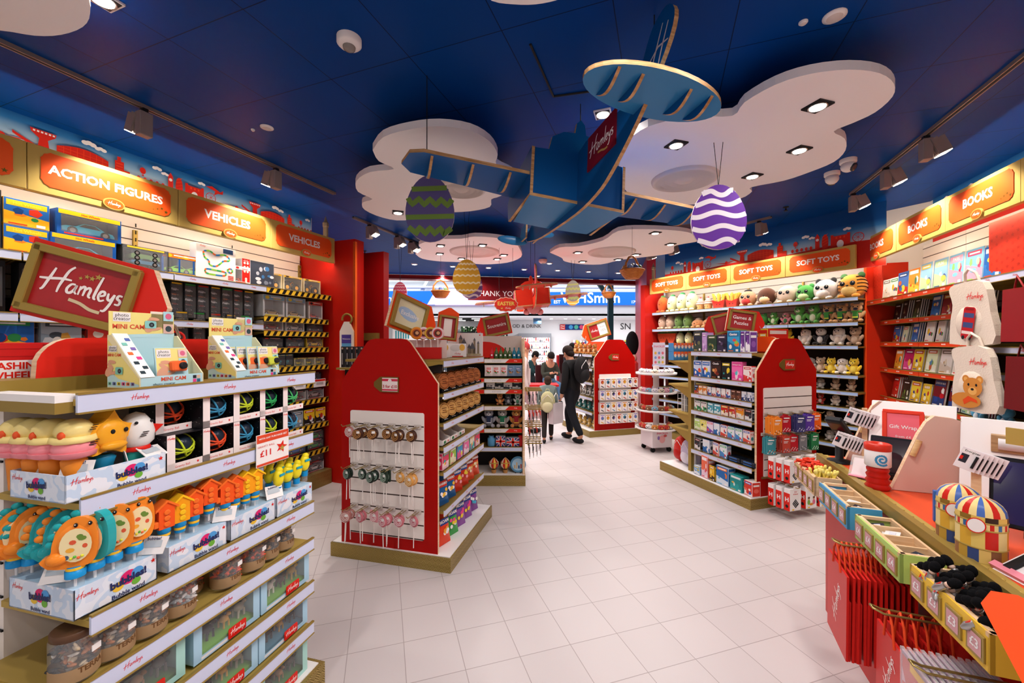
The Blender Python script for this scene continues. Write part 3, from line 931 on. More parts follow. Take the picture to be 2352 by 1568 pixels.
def word_sign(F, x, w, z, h, txt, label, group):
 o = thing('department_sign', label, 'sign', F.p(x, -.02, z), F.yaw, group)
 m = MB(); m.box((0, 0, h/2), (w-.004, .04, h), mat('#c9ab5c', .5, .1), .003); m.build('board', o)
 m = MB(); m.prism(rrect(0, h*.53, w*.86, h*.74, h*.2, 6, True), -.024, -.02, SIGNO)
 m.text(txt, -.01, h*.54, h*.33, -.0245, TEXTW, .032, w*.76)
 for i in range(4): m.star(w*.29+.028*i, h*.27+.01*(i % 3), .007+.003*i, -.0245, mat('#6b5a1e', .4, .4))
 m.build('name_plate', o)
 m = MB(); m.prism([(.062*math.cos(t*PI/12), h*.13+.04*math.sin(t*PI/12)) for t in range(24)], -.034, -.02, GOLDP)
 m.disc(0, h*.13, .054, .033, -.0345, SIGNO, 24); m.hand(0, h*.13, .026, -.035, TEXTW, 0, .1, 2); m.build('medallion', o)
 return o


def strip(o, x0, x1, y, z, kind='lilac', h=.05, tilt=0, name='price_strip', words=3):
 """front edge of a shelf, as a part of the shelf"""
 m = MB(); w = x1-x0; c = (x0+x1)/2
 if kind == 'hazard':
  m.box((c, y-.004, z-h/2), (w, .008, h), YEL)
  n = int(w/.075)
  for i in range(n):
   a = x0+.012+i*w/n
   m.flat([(a, z-h), (a+.036, z-h), (a+.066, z), (a+.03, z)], y-.0085, BLACK)
 elif kind == 'books':
  m.box((c, y-.004, z-h/2), (w, .008, h), mat('#cf3a14', .45))
  for i in range(words): m.text('BOOKS', x0+w*(i+.5)/words, z-h/2, h*.42, -.0088+y, TEXTW, .02)
 elif kind == 'two':
  m.box((c, y-.004, z-h/2), (w, .008, h), mat('#e9e4e2', .4)); a = x0+w*.55
  m.flat([(a, z-h), (x1, z-h), (x1, z), (a+.05, z)], y-.0085, REDL)
  m.hand(x0+w*.83, z-h/2, h*.3, y-.009, TEXTW, 0, .1, 2)
  m.text('at our counter', x0+w*.33, z-h/2, h*.4, y-.0086, GREY, 0)
 else:
  m.box((c, y-.004, z-h/2), (w, .008, h), STRIP if kind == 'lilac' else mat('#9db4dd', .35))
  for i in range(words): m.hand(x0+w*(i+.5)/words, z-h/2, h*.36, y-.0086, INK, 0, .09, 2)
 m.box((c, y-.005, z+.002), (w, .012, .006), GOLD); m.box((c, y-.005, z-h-.002), (w, .012, .005), GOLD)
 return m.build(name, o)


def shelf(root, x0, x1, yf, yb, z, kind='lilac', h=.05, lip=.0, bracket=True, words=3, deck=None):
 m = MB(); m.box(((x0+x1)/2, (yf+yb)/2, z-.018), (x1-x0, yb-yf, .018), deck or GOLD)
 if bracket:
  for x in (x0+.006, x1-.006): m.prism([(yf+.03, z-.025), (yb, z-.025), (yb, z-.1)], x-.004, x+.004, GOLD, ax='x')
 o = m.build('shelf', root)
 strip(o, x0, x1, yf, z+lip, kind, h, words=words)
 return o


def car(m, L, c, dark=BLACK, sporty=True):
 """toy car along x, standing on z = 0"""
 h = L*.3; w = L*.42
 pr = [(-.5, .07), (-.5, .16), (-.44, .19), (-.25, .2), (-.1, .3), (.12, .3), (.3, .19), (.46, .16), (.5, .1), (.5, .06)] if sporty else [(-.5, .07), (-.5, .24), (-.42, .27), (-.36, .38), (.15, .38), (.27, .26), (.48, .22), (.5, .07)]
 m.prism([(a*L, b*L) for a, b in pr], -w/2, w/2, c)
 m.prism([(a*L, b*L) for a, b in (((-.2, .21), (-.09, .285), (.11, .285), (.24, .2)) if sporty else ((-.32, .27), (-.3, .355), (.12, .355), (.2, .27)))], -w/2-.0004, w/2+.0004, dark)
 for x in (-.31, .31):
  for s in (-1, 1):
   m.lathe([(L*.095, -L*.03), (L*.095, L*.03)], dark, (x*L, s*w*.45, L*.095), 12, RX(PI/2))
   m.lathe([(L*.055, -L*.034), (L*.055, L*.034)], STEEL, (x*L, s*w*.45, L*.095), 10, RX(PI/2))


def window_carton(w, d, h, cols, cc, frame=.012, head=.22, toy=None, txt=None, tcol=None, floor=None, back=None):
 """carton with a clear front: carton, printed header, window pane, toy"""
 base = cols[0]
 def f(root):
  m = MB(); t = .003
  m.box((0, d-t/2, h/2), (w, t, h), back or base); m.box((0, d/2, t/2), (w, d, t), floor or base); m.box((0, d/2, h-t/2), (w, d, t), base)
  for s in (-1, 1): m.box((s*(w/2-t/2), d/2, h/2), (t, d, h), base)
  for s in (-1, 1): m.rect(s*(w/2-frame/2), h/2, frame, h, -.0006, base)
  m.rect(0, h-h*head/2, w, h*head, -.0008, base); m.rect(0, h*.06, w, h*.12, -.0008, base)
  m.build('carton', root)
  g = MB(); g.rect(0, h-h*head/2, w*.96, h*head*.86, -.0012, cols[1])
  if txt: g.text(txt, 0, h-h*head/2, h*head*.6, -.0016, tcol or WHITE, .03, w*.85)
  else:
   g.disc(-w*.3, h-h*head/2, w*.1, h*head*.34, -.0015, cols[2], 10); g.rect(w*.1, h-h*head*.4, w*.5, h*head*.2, -.0015, WHITE); g.rect(w*.15, h-h*head*.7, w*.35, h*head*.14, -.0015, cols[2])
  g.rect(-w*.1, h*.06, w*.6, h*.06, -.0014, cols[2]); g.build('printed_header', root)
  p = MB(); p.rect(0, h*(1-head)/2+h*.06, w-frame*2, h*(1-head)-h*.12, -.0002, GLASS); p.build('window_pane', root)
  if toy:
   q = MB(); toy(q, w, d, h, cc); q.build('toy', root)
 return parted(f)


def toy_car(q, w, d, h, c, sporty=True):
 q.T = Matrix.Translation((0, d*.45, .012)); car(q, min(w*.82, d*2), c, sporty=sporty); q.T = Matrix()


def toy_digger(q, w, d, h, c):
 q.T = Matrix.Translation((0, d*.45, .006))
 for s in (-1, 1):
  for x in (-.25, .25): q.lathe([(h*.26, -.015), (h*.26, .015)], BLACK, (x*w, s*d*.3, h*.26), 12, RX(PI/2)); q.lathe([(h*.12, -.018), (h*.12, .018)], c, (x*w, s*d*.3, h*.26), 10, RX(PI/2))
 q.box((0, 0, h*.38), (w*.55, d*.4, h*.16), c, .004); q.box((-.1*w, 0, h*.56), (w*.25, d*.4, h*.22), BLACK, .004)
 q.tube([(.1*w, 0, h*.45), (.3*w, 0, h*.68), (.42*w, 0, h*.4)], .008, c, 6); q.box((.42*w, 0, h*.34), (.05*w, d*.4, h*.14), c)
 q.T = Matrix()


def art(m, w, h, y, pal, rs, title=None, tc=None):
 """printed cover facing -y: ground, band, picture, lines of print"""
 r = random.Random(rs); z0 = 0
 def k(i): return pal[i % len(pal)]
 m.rect(0, h/2, w*.985, h*.985, y, k(0))
 m.flat([(-w*.49, h*.02), (w*.49, h*.02), (w*.49, h*r.uniform(.2, .45)), (-w*.49, h*r.uniform(.3, .6))], y-.0002, k(1))
 for i in range(4):
  m.disc(r.uniform(-.3, .3)*w, r.uniform(.22, .6)*h, r.uniform(.08, .2)*w, r.uniform(.06, .17)*h, y-.0004-.00015*i, k(2+i), r.choice((5, 8, 14)), r.uniform(0, 3))
 if title:
  m.rect(0, h*.83, w*.88, h*.2, y-.0006, k(1)); m.text(title, 0, h*.83, h*.15, y-.0012, tc or WHITE, .03, w*.82)
 else:
  m.rect(0, h*.86, w*.8, h*.14, y-.0011, k(3)); m.rect(0, h*.86, w*.6, h*.05, y-.0013, WHITE)
 m.rect(-w*.2, h*.07, w*.4, h*.04, y-.0012, k(2)); m.rect(w*.3, h*.1, w*.2, h*.1, y-.0012, WHITE)


def carton(w, d, h, pal, rs, title=None, tc=None, side=None, two=False):
 """closed carton with printed front and ends"""
 def f(root):
  m = MB(); m.box((0, d/2, h/2), (w, d, h), side or pal[1], .0015); m.build('carton', root)
  m = MB(); art(m, w, h, -.0006, pal, rs, title, tc); m.build('front_print', root)
  m = MB()
  for s in (-1, 1):
   m.T = Matrix.Translation((s*(w/2+.0004), d/2, 0)) @ Matrix.Rotation(s*PI/2, 4, 'Z')
   m.rect(0, h*.5, d*.9, h*.9, 0, pal[0]); m.disc(0, h*.4, d*.3, h*.15, -.0003, pal[2], 10); m.rect(0, h*.75, d*.7, h*.12, -.0003, pal[1]); m.rect(0, h*.75, d*.5, h*.05, -.0006, WHITE)
   m.T = Matrix()
  m.build('end_print', root)
 return parted(f)


def row(F, kinds, xs, y, z, rz, text, ordn=None, start=0, jit=0, tilt=None, scale=1):
 """set out a row of articles, one label each; text is a format with {n} for the ordinal"""
 for i, x in enumerate(xs):
  k = kinds[i % len(kinds)] if isinstance(kinds, (list, tuple)) else kinds
  k.put(F.p(x, y, z), F.yaw+rz+rnd(-jit, jit), text.format(n=ORD[start+i]), tilt=tilt, scale=scale)


def span(a, b, n): return [a+(b-a)*(i+.5)/n for i in range(n)]

# ================================================================ left wall of vehicles
for i, (a, b, t, lb) in enumerate(((.47, 1.31, 'FIGURES', 'orange and gold department sign cropped by the left edge of the view'), (1.31, 2.14, 'ACTION FIGURES', 'orange and gold department sign reading ACTION FIGURES'),
                                   (2.14, 2.96, 'VEHICLES', 'orange and gold VEHICLES sign next to the action figures sign'), (2.96, 3.8, 'VEHICLES', 'orange and gold VEHICLES sign next to the red column'))):
 word_sign(LW, (a+b)/2, b-a, 2.59, .29, t, lb, 'department signs on the left wall')
BACK_SHADE = mat('#3a1512', .6)  # dark red with the shade behind the goods put into the colour
HZ = [2.207, 1.923, 1.776, 1.60, 1.40, 1.2, 1.015, .73, .427]
for i, (a, b) in enumerate(((-.4, .47), (.47, 1.31), (1.31, 2.14), (2.14, 2.96), (2.96, 3.8))):
 o = thing('wall_shelving', ['wall shelving bay beside the camera along the vehicles wall', 'wall shelving bay of dark action figure boxes', 'wall shelving bay beneath the action figures sign', 'wall shelving bay of hanging clear car packs', 'wall shelving bay with black and yellow striped shelf edges'][i], 'shelving', LW.o, LW.yaw, 'shelving bays of the left wall')
 m = MB(); m.box(((a+b)/2, .52, 2.36), (b-a, .03, .8), SLAT)
 for q in range(8): m.box(((a+b)/2, .503, 2.02+.1*q), (b-a, .004, .007), mat('#4a3d36', .6))
 m.box(((a+b)/2, .52, 1.0), (b-a, .03, 1.95), BACK_SHADE); m.build('back_panel', o)
 m = MB(); m.box((b-.015, .5, 1.35), (.03, .03, 2.5), GOLD)
 for q in range(40): m.box((b-.015, .484, .3+.06*q), (.008, .003, .03), BLACK)
 m.build('upright', o)
 m = MB(); m.box(((a+b)/2, .26, .085), (b-a, .5, .17), TREAD); m.build('plinth', o)
 for z in (HZ if i == 4 else [2.21, 1.836, 1.60, 1.32, 1.05, .75, .42]):
  shelf(o, a+.005, b-.005, .06 if z < 2 else .02, .5, z, 'hazard' if i == 4 else 'lilac', words=3)

def hot(w, h, d, n, c):
 """clear pack of many little cars on a printed card"""
 def f(root):
  m = MB(); m.box((0, d, h/2), (w, .004, h), BLACK); m.box((0, d/2, .004), (w, d, .008), BLACK); m.box((0, d/2, h-.01), (w, d, .02), C('#20242c')); m.rect(0, h-.01, w*.8, .012, -.001, c)
  for s in (-1, 1): m.box((s*(w/2-.004), d/2, h/2), (.008, d, h), C('#24282a'))
  m.build('card_tray', root)
  g = MB(); cc = [C(x, .3) for x in ('#d9c8b8', '#2b2f36', '#b8642c', '#3a6b8c', '#8a2a22', '#c7c9cc', '#5a7a4a', '#e0e0e0')]
  for i in range(n):
   g.T = Matrix.Translation((0, d*.5, .03+i*(h-.06)/n)); car(g, w*.62, cc[(i*3+n) % 8], sporty=i % 2 == 0)
  g.T = Matrix(); g.build('small_cars', root)
  p = MB(); p.box((0, d*.45, h/2), (w*.98, d*.9, h*.98), GLASS); p.build('clear_cover', root)
 return parted(f)


hk = [Kind('car_multipack', 'toy pack', hot(.1, .3, .07, 6, c), 'clear packs of small cars') for c in (YEL, C('#3aa04a'), C('#c8321e'))]
xs = span(2.18, 2.92, 7)
row(LW, hk, xs, .14, 1.862, 0, 'tall clear pack of small cars, {n} from the left under the track game', jit=.1)
hk2 = Kind('car_multipack', 'toy pack', hot(.12, .26, .06, 5, ORANGE), 'clear packs of small cars')
for i, x in enumerate((1.98, 1.84)): hk2.put(LW.p(x, .16, 1.86), LW.yaw, ['clear orange-topped pack of small cars just right of the big red tag', 'clear orange-topped pack of small cars partly behind the big red tag'][i])
row(LW, hk, span(2.2, 2.9, 5), .14, 1.62, 0, 'wide dark car pack on the third shelf, {n} from the left behind the camera displays', jit=.1)
row(LW, hk2, span(1.4, 2.08, 4), .16, 1.345, 0, 'orange-topped car pack on a low shelf behind the gondola, {n} from the left')

# top shelf
HW = [C('#1e5fae'), C('#f2b21e'), C('#c8321e'), C('#2a8a4a'), C('#e87a1e'), C('#123f80')]
k = Kind('boxed_racer', 'toy car box', window_carton(.34, .17, .165, [C('#154f9c'), C('#e8b018'), C('#d8321e')], C('#1f9ac2', .25), .02, .2, toy_car, 'Hot Wheels', C('#d8301a'), None, C('#0c2a5c')), 'boxed racing cars')
for i, (x, z) in enumerate(((1.62, 2.212), (1.62, 2.378))):
 k.put(LW.p(x+.03*i, .06, z), LW.yaw, ['lower blue window box with a turquoise racer, mostly behind the big red tag', 'upper blue window box with a turquoise racer, stacked above another'][i])
k = Kind('racer_carton', 'toy box', carton(.2, .17, .165, HW, 5, 'Hot Wheels', C('#ffd23c')), 'blue racer cartons')
for i, (x, z) in enumerate(((1.35, 2.212), (1.35, 2.378))): k.put(LW.p(x, .07, z), LW.yaw, ['lower blue racer carton with orange lettering near the dark hero box', 'upper blue racer carton with orange lettering near the dark hero box'][i])
k = Kind('hero_carton', 'toy box', carton(.3, .16, .36, [C('#17181c'), C('#24272e'), C('#b01c1c'), C('#8d949c'), C('#d8d8dc'), C('#30353f')], 9), 'dark action figure boxes')
for i, x in enumerate((1.09, .78)): k.put(LW.p(x, .06, 2.212), LW.yaw, ['tall black figure carton with red and grey print at the edge of the view', 'tall black figure carton nearest the camera on the top shelf'][i])
k = Kind('five_car_box', 'toy box', hot(.3, .17, .08, 3, YEL), 'small car gift sets')
for i, x in enumerate((1.97, 2.06)): k.put(LW.p(x, .05+.1*i, 2.212), LW.yaw, ['gift set of small cars in front on the top shelf', 'gift set of small cars behind another on the top shelf'][i])
k = Kind('track_pack', 'toy box', window_carton(.24, .1, .17, [C('#174f96'), C('#e8701a'), C('#e8b018')], C('#7fc24a', .3), .012, .24, toy_car), 'blue track packs')
row(LW, k, (2.2, 2.32), .06, 2.212, 0, 'blue and orange clear pack, {n} left of the white track game')

def track_game(root):
 w, d, h = .34, .09, .3
 m = MB(); m.box((0, d/2, h/2), (w, d, h), WHITE, .002); m.build('carton', root)
 m = MB()
 def seg(P):
  P = smooth([Vector(p) for p in P], 4)
  cs = [C('#2f9f5a'), C('#e8641e'), C('#1f77b8'), C('#8cc63c')]
  for i in range(0, len(P)-1, 2): m.ribbon([tuple(q) for q in P[i:i+3]], .014, -.001-.0001*(i % 4), cs[(i//2) % 4])
 seg([(-.11, .2), (-.11, .235), (-.06, .245), (-.01, .22), (.06, .235), (.1, .22), (.11, .19), (.06, .18), (.03, .15), (-.01, .12), (-.06, .125), (-.07, .16), (-.1, .18), (-.11, .2)])
 seg([(-.1, .06), (-.09, .085), (0, .085), (.07, .08), (.08, .06), (.05, .045), (-.07, .045), (-.1, .06)])
 seg([(.09, .1), (.12, .12), (.14, .1), (.12, .08), (.09, .1)])
 m.rect(.1, .27, .09, .04, -.0008, C('#24406c')); m.hand(-.12, .28, .018, -.001, INK)
 for q in range(3): m.rect(.125, .02+.014*q, .05, .009, -.0009, REDL)
 m.build('front_print', root)


Kind('track_game', 'game box', parted(track_game)).put(LW.p(2.5, .05, 2.212), LW.yaw, 'large white box printed with a coloured car track loop')
k = Kind('white_car_box', 'toy box', window_carton(.16, .1, .16, [WHITE, C('#e8e4e2'), C('#d82a1e')], C('#c84a1e', .3), .014, .2, toy_car), None)
k.put(LW.p(2.735, .05, 2.212), LW.yaw, 'small white window box with two cars right of the track game')
def astro(root):
 w, d, h = .34, .1, .24
 m = MB(); m.box((0, d/2, h/2), (w, d, h), C('#c9c9d0'), .002); m.build('carton', root)
 m = MB(); m.rect(-w*.38, h/2, w*.23, h, -.0006, REDL); m.rect(w*.12, h/2, w*.74, h*.98, -.0006, C('#3c4250'))
 r = random.Random(3)
 for q in range(12): m.disc(r.uniform(-.06, .15), r.uniform(.03, .2), r.uniform(.01, .03), r.uniform(.01, .025), -.001-.0001*q, [C('#b9bcc6'), C('#7f8796'), C('#e6e6ea'), C('#3f74a8')][q % 4], 9)
 for q in range(6): m.disc(-w*.42+.03*(q % 2), .2-.04*(q//2), .011, .013, -.001, C('#e9d8cc'), 10)
 m.hand(-w*.38, h*.92, .018, -.001, TEXTW)
 m.disc(-w*.38, .05, .012, .012, -.001, WHITE, 10); m.rect(-w*.38, .025, .02, .035, -.001, WHITE)
 m.build('front_print', root)


Kind('space_playset', 'toy box', parted(astro)).put(LW.p(2.9, .05, 2.212), LW.yaw, 'red and grey space playset carton left of the striped shelves')
k = Kind('boxed_digger', 'toy box', window_carton(.24, .2, .17, [C('#d8c9a8'), C('#e8b82a'), C('#2a2a2a')], C('#f0a81e'), .012, .12, toy_digger), 'boxed yellow diggers')
row(LW, k, (3.1, 3.36, 3.62), .12, 2.209, 0, 'boxed yellow and black digger, {n} along the top striped shelf')
# striped bay
PALS = [[C('#9aa4ae'), C('#7f8f9c'), C('#c9cdd2'), C('#3f4850'), C('#c8923a'), C('#e6e2da')], [C('#d83a2a'), C('#1f2430'), C('#e8d8c8'), C('#c8321e'), C('#f2f2f2')], [C('#e8c22a'), C('#1c1c20'), C('#e0e0e0'), C('#b8321e'), C('#2a5a9c')]]
ka = Kind('bubble_car_box', 'toy box', window_carton(.25, .16, .22, [C('#cfd2d2'), C('#7fb4d0'), C('#e8d24a')], C('#a9885a', .25), .02, .24, toy_car), 'boxed vehicles on the striped shelves')
kb = Kind('red_vehicle_box', 'toy box', window_carton(.2, .16, .2, [C('#cfc6c0'), C('#d84a3a'), C('#2a2a30')], C('#d8402e', .3), .015, .2, toy_car), 'boxed vehicles on the striped shelves')
row(LW, [ka, ka, kb], (3.11, 3.38, 3.65), .1, 1.925, 0, 'large picture window box, {n} along the second striped shelf')
cc = lambda c, fr, sp=True: Kind('boxed_model_car', 'toy car box', window_carton(.24, .12, .105, [C(fr), C('#23262c'), C('#d8301e')], C(c, .25), .01, .14, toy_car), 'boxed vehicles on the striped shelves')
kr, kw, kk, ky, kg, kbl = cc('#b03a34', '#d9d6d2'), cc('#e8e6e2', '#c8c8cc'), cc('#25262c', '#2c2e36'), cc('#e8b81e', '#d8b43a'), cc('#2a9a4a', '#2a2c30'), cc('#2c5ab0', '#28324a')
for z, ks, nm in ((1.778, (kr, kw, kk), 'third'), (1.602, (kk, kk, ky), 'fourth')):
 for i, q in enumerate(ks):
  q.put(LW.p((3.1, 3.37, 3.64)[i], .1, z), LW.yaw, f'{dict(((kr, "red"), (kw, "white"), (kk, "black"), (ky, "yellow")))[q]} model car in a window box, {ORD[i]} along the {nm} striped shelf')
kt = Kind('boxed_sea_turtle', 'toy box', window_carton(.1, .12, .13, [C('#2a3034'), C('#3f6f7c'), C('#d8b83a')], C('#2f9fae', .3), .008, .15, lambda q, w, d, h, c: (q.ell((0, d*.5, h*.3), (w*.3, d*.3, h*.18), c), q.ell((0, d*.2, h*.42), (w*.14, d*.12, h*.1), c))), 'boxed turquoise toys')
row(LW, kt, span(2.98, 3.34, 4), .1, 1.402, 0, 'small clear box with a turquoise toy, {n} along the fifth striped shelf')
kc2 = Kind('boxed_small_car', 'toy car box', window_carton(.14, .1, .085, [C('#cfc8a8'), C('#e8c83a'), C('#2a6a3a')], C('#d8c22a', .3), .008, .14, toy_car), 'boxed small cars')
row(LW, kc2, span(3.36, 3.78, 3), .1, 1.402, 0, 'little yellow car box by the column, {n} along the fifth striped shelf')
row(LW, [kk, kg, kbl], span(3.0, 3.78, 3), .14, 1.202, 0, 'dark window box on the sixth striped shelf, {n} from the left')
kh = Kind('price_ticket', 'price ticket', parted(lambda r: (MB().box((0, 0, .045), (.17, .004, .09), WHITE).build('card', r), MB().rect(0, .075, .16, .022, -.003, REDL).rect(0, .04, .1, .03, -.003, C('#b9b4b4')).build('ticket_print', r))), 'shelf price tickets')
for i, x in enumerate((3.36, 3.64)): kh.put(LW.p(x, .03, 1.15), LW.yaw, ['white and red price ticket on the striped shelves, nearer the gondola', 'white and red price ticket on the striped shelves, nearer the red column'][i])
kv = Kind('vehicle_carton', 'toy box', carton(.15, .12, .17, PALS[0], 31, None, None, C('#d8d4d0')), 'vehicle cartons')
kv2 = Kind('vehicle_carton', 'toy box', carton(.15, .12, .17, PALS[2], 33), 'vehicle cartons')
row(LW, [kv, kv, kv, kv2, kv2], span(2.98, 3.78, 5), .08, .732, 0, 'upright vehicle carton, {n} along the low striped shelf behind the gondola')
row(LW, [kk, kr, kw], span(3.0, 3.78, 3), .1, 1.017, 0, 'model car window box, {n} along the seventh striped shelf')
row(LW, [kbl, kbl, kg], span(3.0, 3.78, 3), .1, .429, 0, 'model car window box, {n} along the lowest striped shelf')
row(LW, [kbl, kk, kg], span(3.0, 3.78, 3), .1, .535, 0, 'model car window box stacked second high, {n} along the lowest striped shelf')
row(LW, [kw, kk, kw], span(3.0, 3.78, 3), .1, .171, 0, 'model car window box on the gold plinth, {n} from the left')
row(LW, [kk, kw, kk], span(3.0, 3.78, 3), .1, .277, 0, 'model car window box stacked on the plinth row, {n} from the left')
# dark figures in bays behind the gondola
kf = Kind('figure_box', 'toy box', window_carton(.22, .1, .32, [C('#16171a'), C('#24262c'), C('#d8c22a')], C('#23252b'), .012, .12,
          lambda q, w, d, h, c: (q.box((0, d*.5, h*.5), (w*.3, d*.3, h*.26), c, .01), q.ell((0, d*.5, h*.69), (w*.1, w*.1, h*.06), C('#8a7a5a')), [q.tube([(s*w*.05, d*.5, h*.4), (s*w*.1, d*.5, h*.1)], .016, c, 6) for s in (-1, 1)], [q.tube([(s*w*.14, d*.5, h*.6), (s*w*.22, d*.45, h*.4)], .012, C('#6a5c40'), 6) for s in (-1, 1)])), 'dark boxed figures')
row(LW, kf, span(.5, 1.3, 3), .12, 1.838, 0, 'dark boxed action figure, {n} along the second shelf at the left edge', jit=.03)
row(LW, kf, span(1.33, 1.78, 2), .12, 1.838, 0, 'dark boxed action figure behind the big red tag, {n} from the left')
ks = [Kind('low_toy_carton', 'toy box', carton(.2, .12, .2, p, 40+i), 'cartons on the lower left wall shelves') for i, p in enumerate(PALS+[HW])]
row(LW, ks, span(.5, 2.1, 7), .12, 1.602, 0, 'toy carton, {n} along the third wall shelf behind the gondola')
# ================================================================ long gondola on the left
GLS = Frame(*GL.p(0, 0).xy, -14.4+90)      # its aisle side: x away from the camera, y into the gondola
def gondola_arch(root, x0, x1, y, z0, z1, hole=None, col=None, r=.1):
 P = [(x0, z0)]+[(x0+r-r*math.cos(t*PI/12), z1-r+r*math.sin(t*PI/12)) for t in range(1, 7)]+[(x1-r+r*math.sin(t*PI/12), z1-r+r*math.cos(t*PI/12)) for t in range(0, 6)]+[(x1, z0)]
 m = MB(); m.prism(P, y-.012, y+.012, col or REDL, PLY)
 if hole: m.disc(hole[0], hole[1], .02, .02, y-.0125, BLACK, 20)
 return m.build('header', root)


def tag_sign(name, label, loc, yaw, roll, w, h, draw, right=True, ring=True, col=None, cat='sign'):
 """luggage tag board: red board, gold frame, printed panel, ring"""
 o = thing(name, label, cat, loc, 0, 'luggage tag signs', (Matrix.Rotation(yaw, 3, 'Z') @ RY(-roll)).to_euler())
 s = 1 if right else -1; b = .018*h/.22; t = h*.42
 W2, H2 = w/2+b*1.6, h/2+b*1.6
 P = [(-s*W2, -H2), (-s*W2, H2), (s*(W2+.01), H2), (s*(W2+t), .05*h), (s*(W2+t), -.12*h), (s*(W2+.02), -H2)]
 m = MB(); m.prism(P, -.002, .03*h/.22, col or REDL, PLY); m.build('board', o)
 m = MB()
 for (cx, cz, dx, dz) in ((0, h/2, w+b, b*1.6), (0, -h/2, w+b, b*1.6), (-w/2, 0, b*1.6, h+b), (w/2, 0, b*1.6, h+b)): m.box((cx, -.012, cz), (dx, .024, dz), GOLD, .003)
 m.build('frame', o)
 m = MB(); m.rect(0, 0, w-b*.6, h-b*.6, -.004, mat('#a8141a', .45, 0, .5, 0, 0, 1, .12, 0, 30)); draw(m, w, h, -.005); m.build('print_panel', o)
 if ring:
  m = MB(); k = h*.16; m.tube([(s*(W2+t*.86)+k*math.cos(a*PI/8), k*math.sin(a*PI/8)*.6, -.02*h-k*.8+k*math.sin(a*PI/8)) for a in range(16)], .003, STEEL, 6, True); m.build('ring', o)
 return o


def shop_print(m, w, h, y):
 m.hand(0, .0, w*.3, y-.0005, TEXTW, 0, .1, 4, mat('#d8c9a0', .5))
 for i in range(4): m.star(-w*.04+w*.055*i, h*.17+h*.03*(i % 2)+h*.02*i, h*.035+h*.008*i, y-.001, GOLDP)


o = thing('display_gondola', 'long gold and white display gondola stacked with bubble toys and animal figures', 'display unit', GLS.o, GLS.yaw)
m = MB(); m.box((-.5, .42, .053), (1.0, .84, .106), TREAD); m.box((-.5, .42, .108), (.96, .8, .006), WHITE); m.build('base', o)
m = MB(); m.box((-.48, .42, .8), (.84, .07, 1.4), SLAT)
for q in range(13): m.box((-.903, .42, .2+.1*q), (.004, .072, .006), DARK)
m.build('spine', o)
m = MB(); m.box((-.48, .42, 1.515), (.9, .12, .05), GOLD); m.box((-.93, .44, 1.475), (.04, .74, .03), GOLD); m.box((-.925, .44, 1.5), (.05, .74, .02), WHITE); m.build('top_beam', o)
gondola_arch(o, -.83, -.02, .4, 1.54, 1.668, (-.618, 1.575))
for z, yf, x0, x1 in ((1.505, .06, -.912, -.005), (1.219, .05, -.91, -.03), (.90, .02, -.905, -.06), (.727, .02, -.955, -.06), (.526, .02, -.905, -.06), (.333, .02, -.905, -.06)):
 shelf(o, x0, x1, yf, .385, z, 'lilac', .05, .004, False, 3, GOLDP)
m = MB(); m.box((-.985, .3, .7), (.12, .4, .02), GOLDP); m.box((-.985, .3, .675), (.12, .4, .03), GOLD); m.build('end_shelf', o)

tag_sign('luggage_tag_sign', 'big tilted red luggage tag with white brush lettering in a gold frame', px(190, 664, 1.5), math.radians(12), math.radians(-15.8), .315, .218, shop_print)
m = MB(); a, b = px(378, 735, 1.62), px(412, 775, 1.72); m.tube([a, (a+b)/2+Vector((.012, 0, .012)), b], .006, STEEL, 8); m.tube([b+Vector((.025*math.cos(t*PI/7)-.02, .02*math.cos(t*PI/7), .025*math.sin(t*PI/7))) for t in range(14)], .005, REDL, 6, True)
tag(m.build('tag_hook'), 'steel hook and red ring holding the big luggage tag to its gondola', 'hook')
# red shop cartons on the far side of the header
def flash_box(root):
 w, d, h = .34, .12, .15
 m = MB(); m.box((0, d/2, h/2), (w, d, h), C('#c81e1c'), .002); m.build('carton', root)
 m = MB(); m.rect(0, h*.4, w*.98, h*.45, -.001, WHITE); m.text('FLASHING', 0, h*.5, .03, -.0015, REDL, .03); m.text('WHEELS', 0, h*.3, .03, -.0015, REDL, .03)
 m.hand(-w*.3, h*.8, .028, -.001, TEXTW); m.rect(w*.28, h*.8, .06, .05, -.001, C('#9c1216')); m.hand(w*.28, h*.8, .014, -.0015, TEXTW)
 for i in range(6): m.rect(0, .01+.024*i, w*.98, .002, -.0008, C('#a81616'))
 m.build('front_print', root)


kf2 = Kind('red_toy_carton', 'toy box', parted(flash_box), 'red cartons behind the arch')
for i, x in enumerate((-.83, -.475, -.12)):
 kf2.put(GLS.p(x, .485, 1.502), GLS.yaw, ['red carton with white lettering behind the arch at the left edge', 'red carton with white lettering behind the arch under the tag', 'red carton with white lettering behind the camera displays'][i])

# ---- mini camera displays
CR = C('#f2e6b8'); PB = C('#b6dbe4'); PY = C('#efe08a'); SKIN = C('#d9a184'); CAMC = ['#7cc4b4', '#5b6fb4', '#d8c83a', '#e0468a', '#f07038', '#7c68b0']
def mini_camera(m, x, z, s, y, c):
 m.flat(rrect(x, z, s, s*.72, s*.12, 3), y, c); m.disc(x+s*.08, z-s*.02, s*.24, s*.24, y-.0003, C('#2a3034'), 14); m.disc(x+s*.08, z-s*.02, s*.1, s*.1, y-.0006, C('#5a6a74'), 10)


def hand_print(m, x, z, s, y):
 for dx, dz, a, b, r in ((-.5, .1, .34, .13, -.6), (-.35, .36, .34, .12, -.1), (-.62, -.25, .4, .26, .8), (-.2, -.33, .36, .1, .25)): m.disc(x+dx*s, z+dz*s, a*s, b*s, y, SKIN, 14, 0, r); y -= .0002


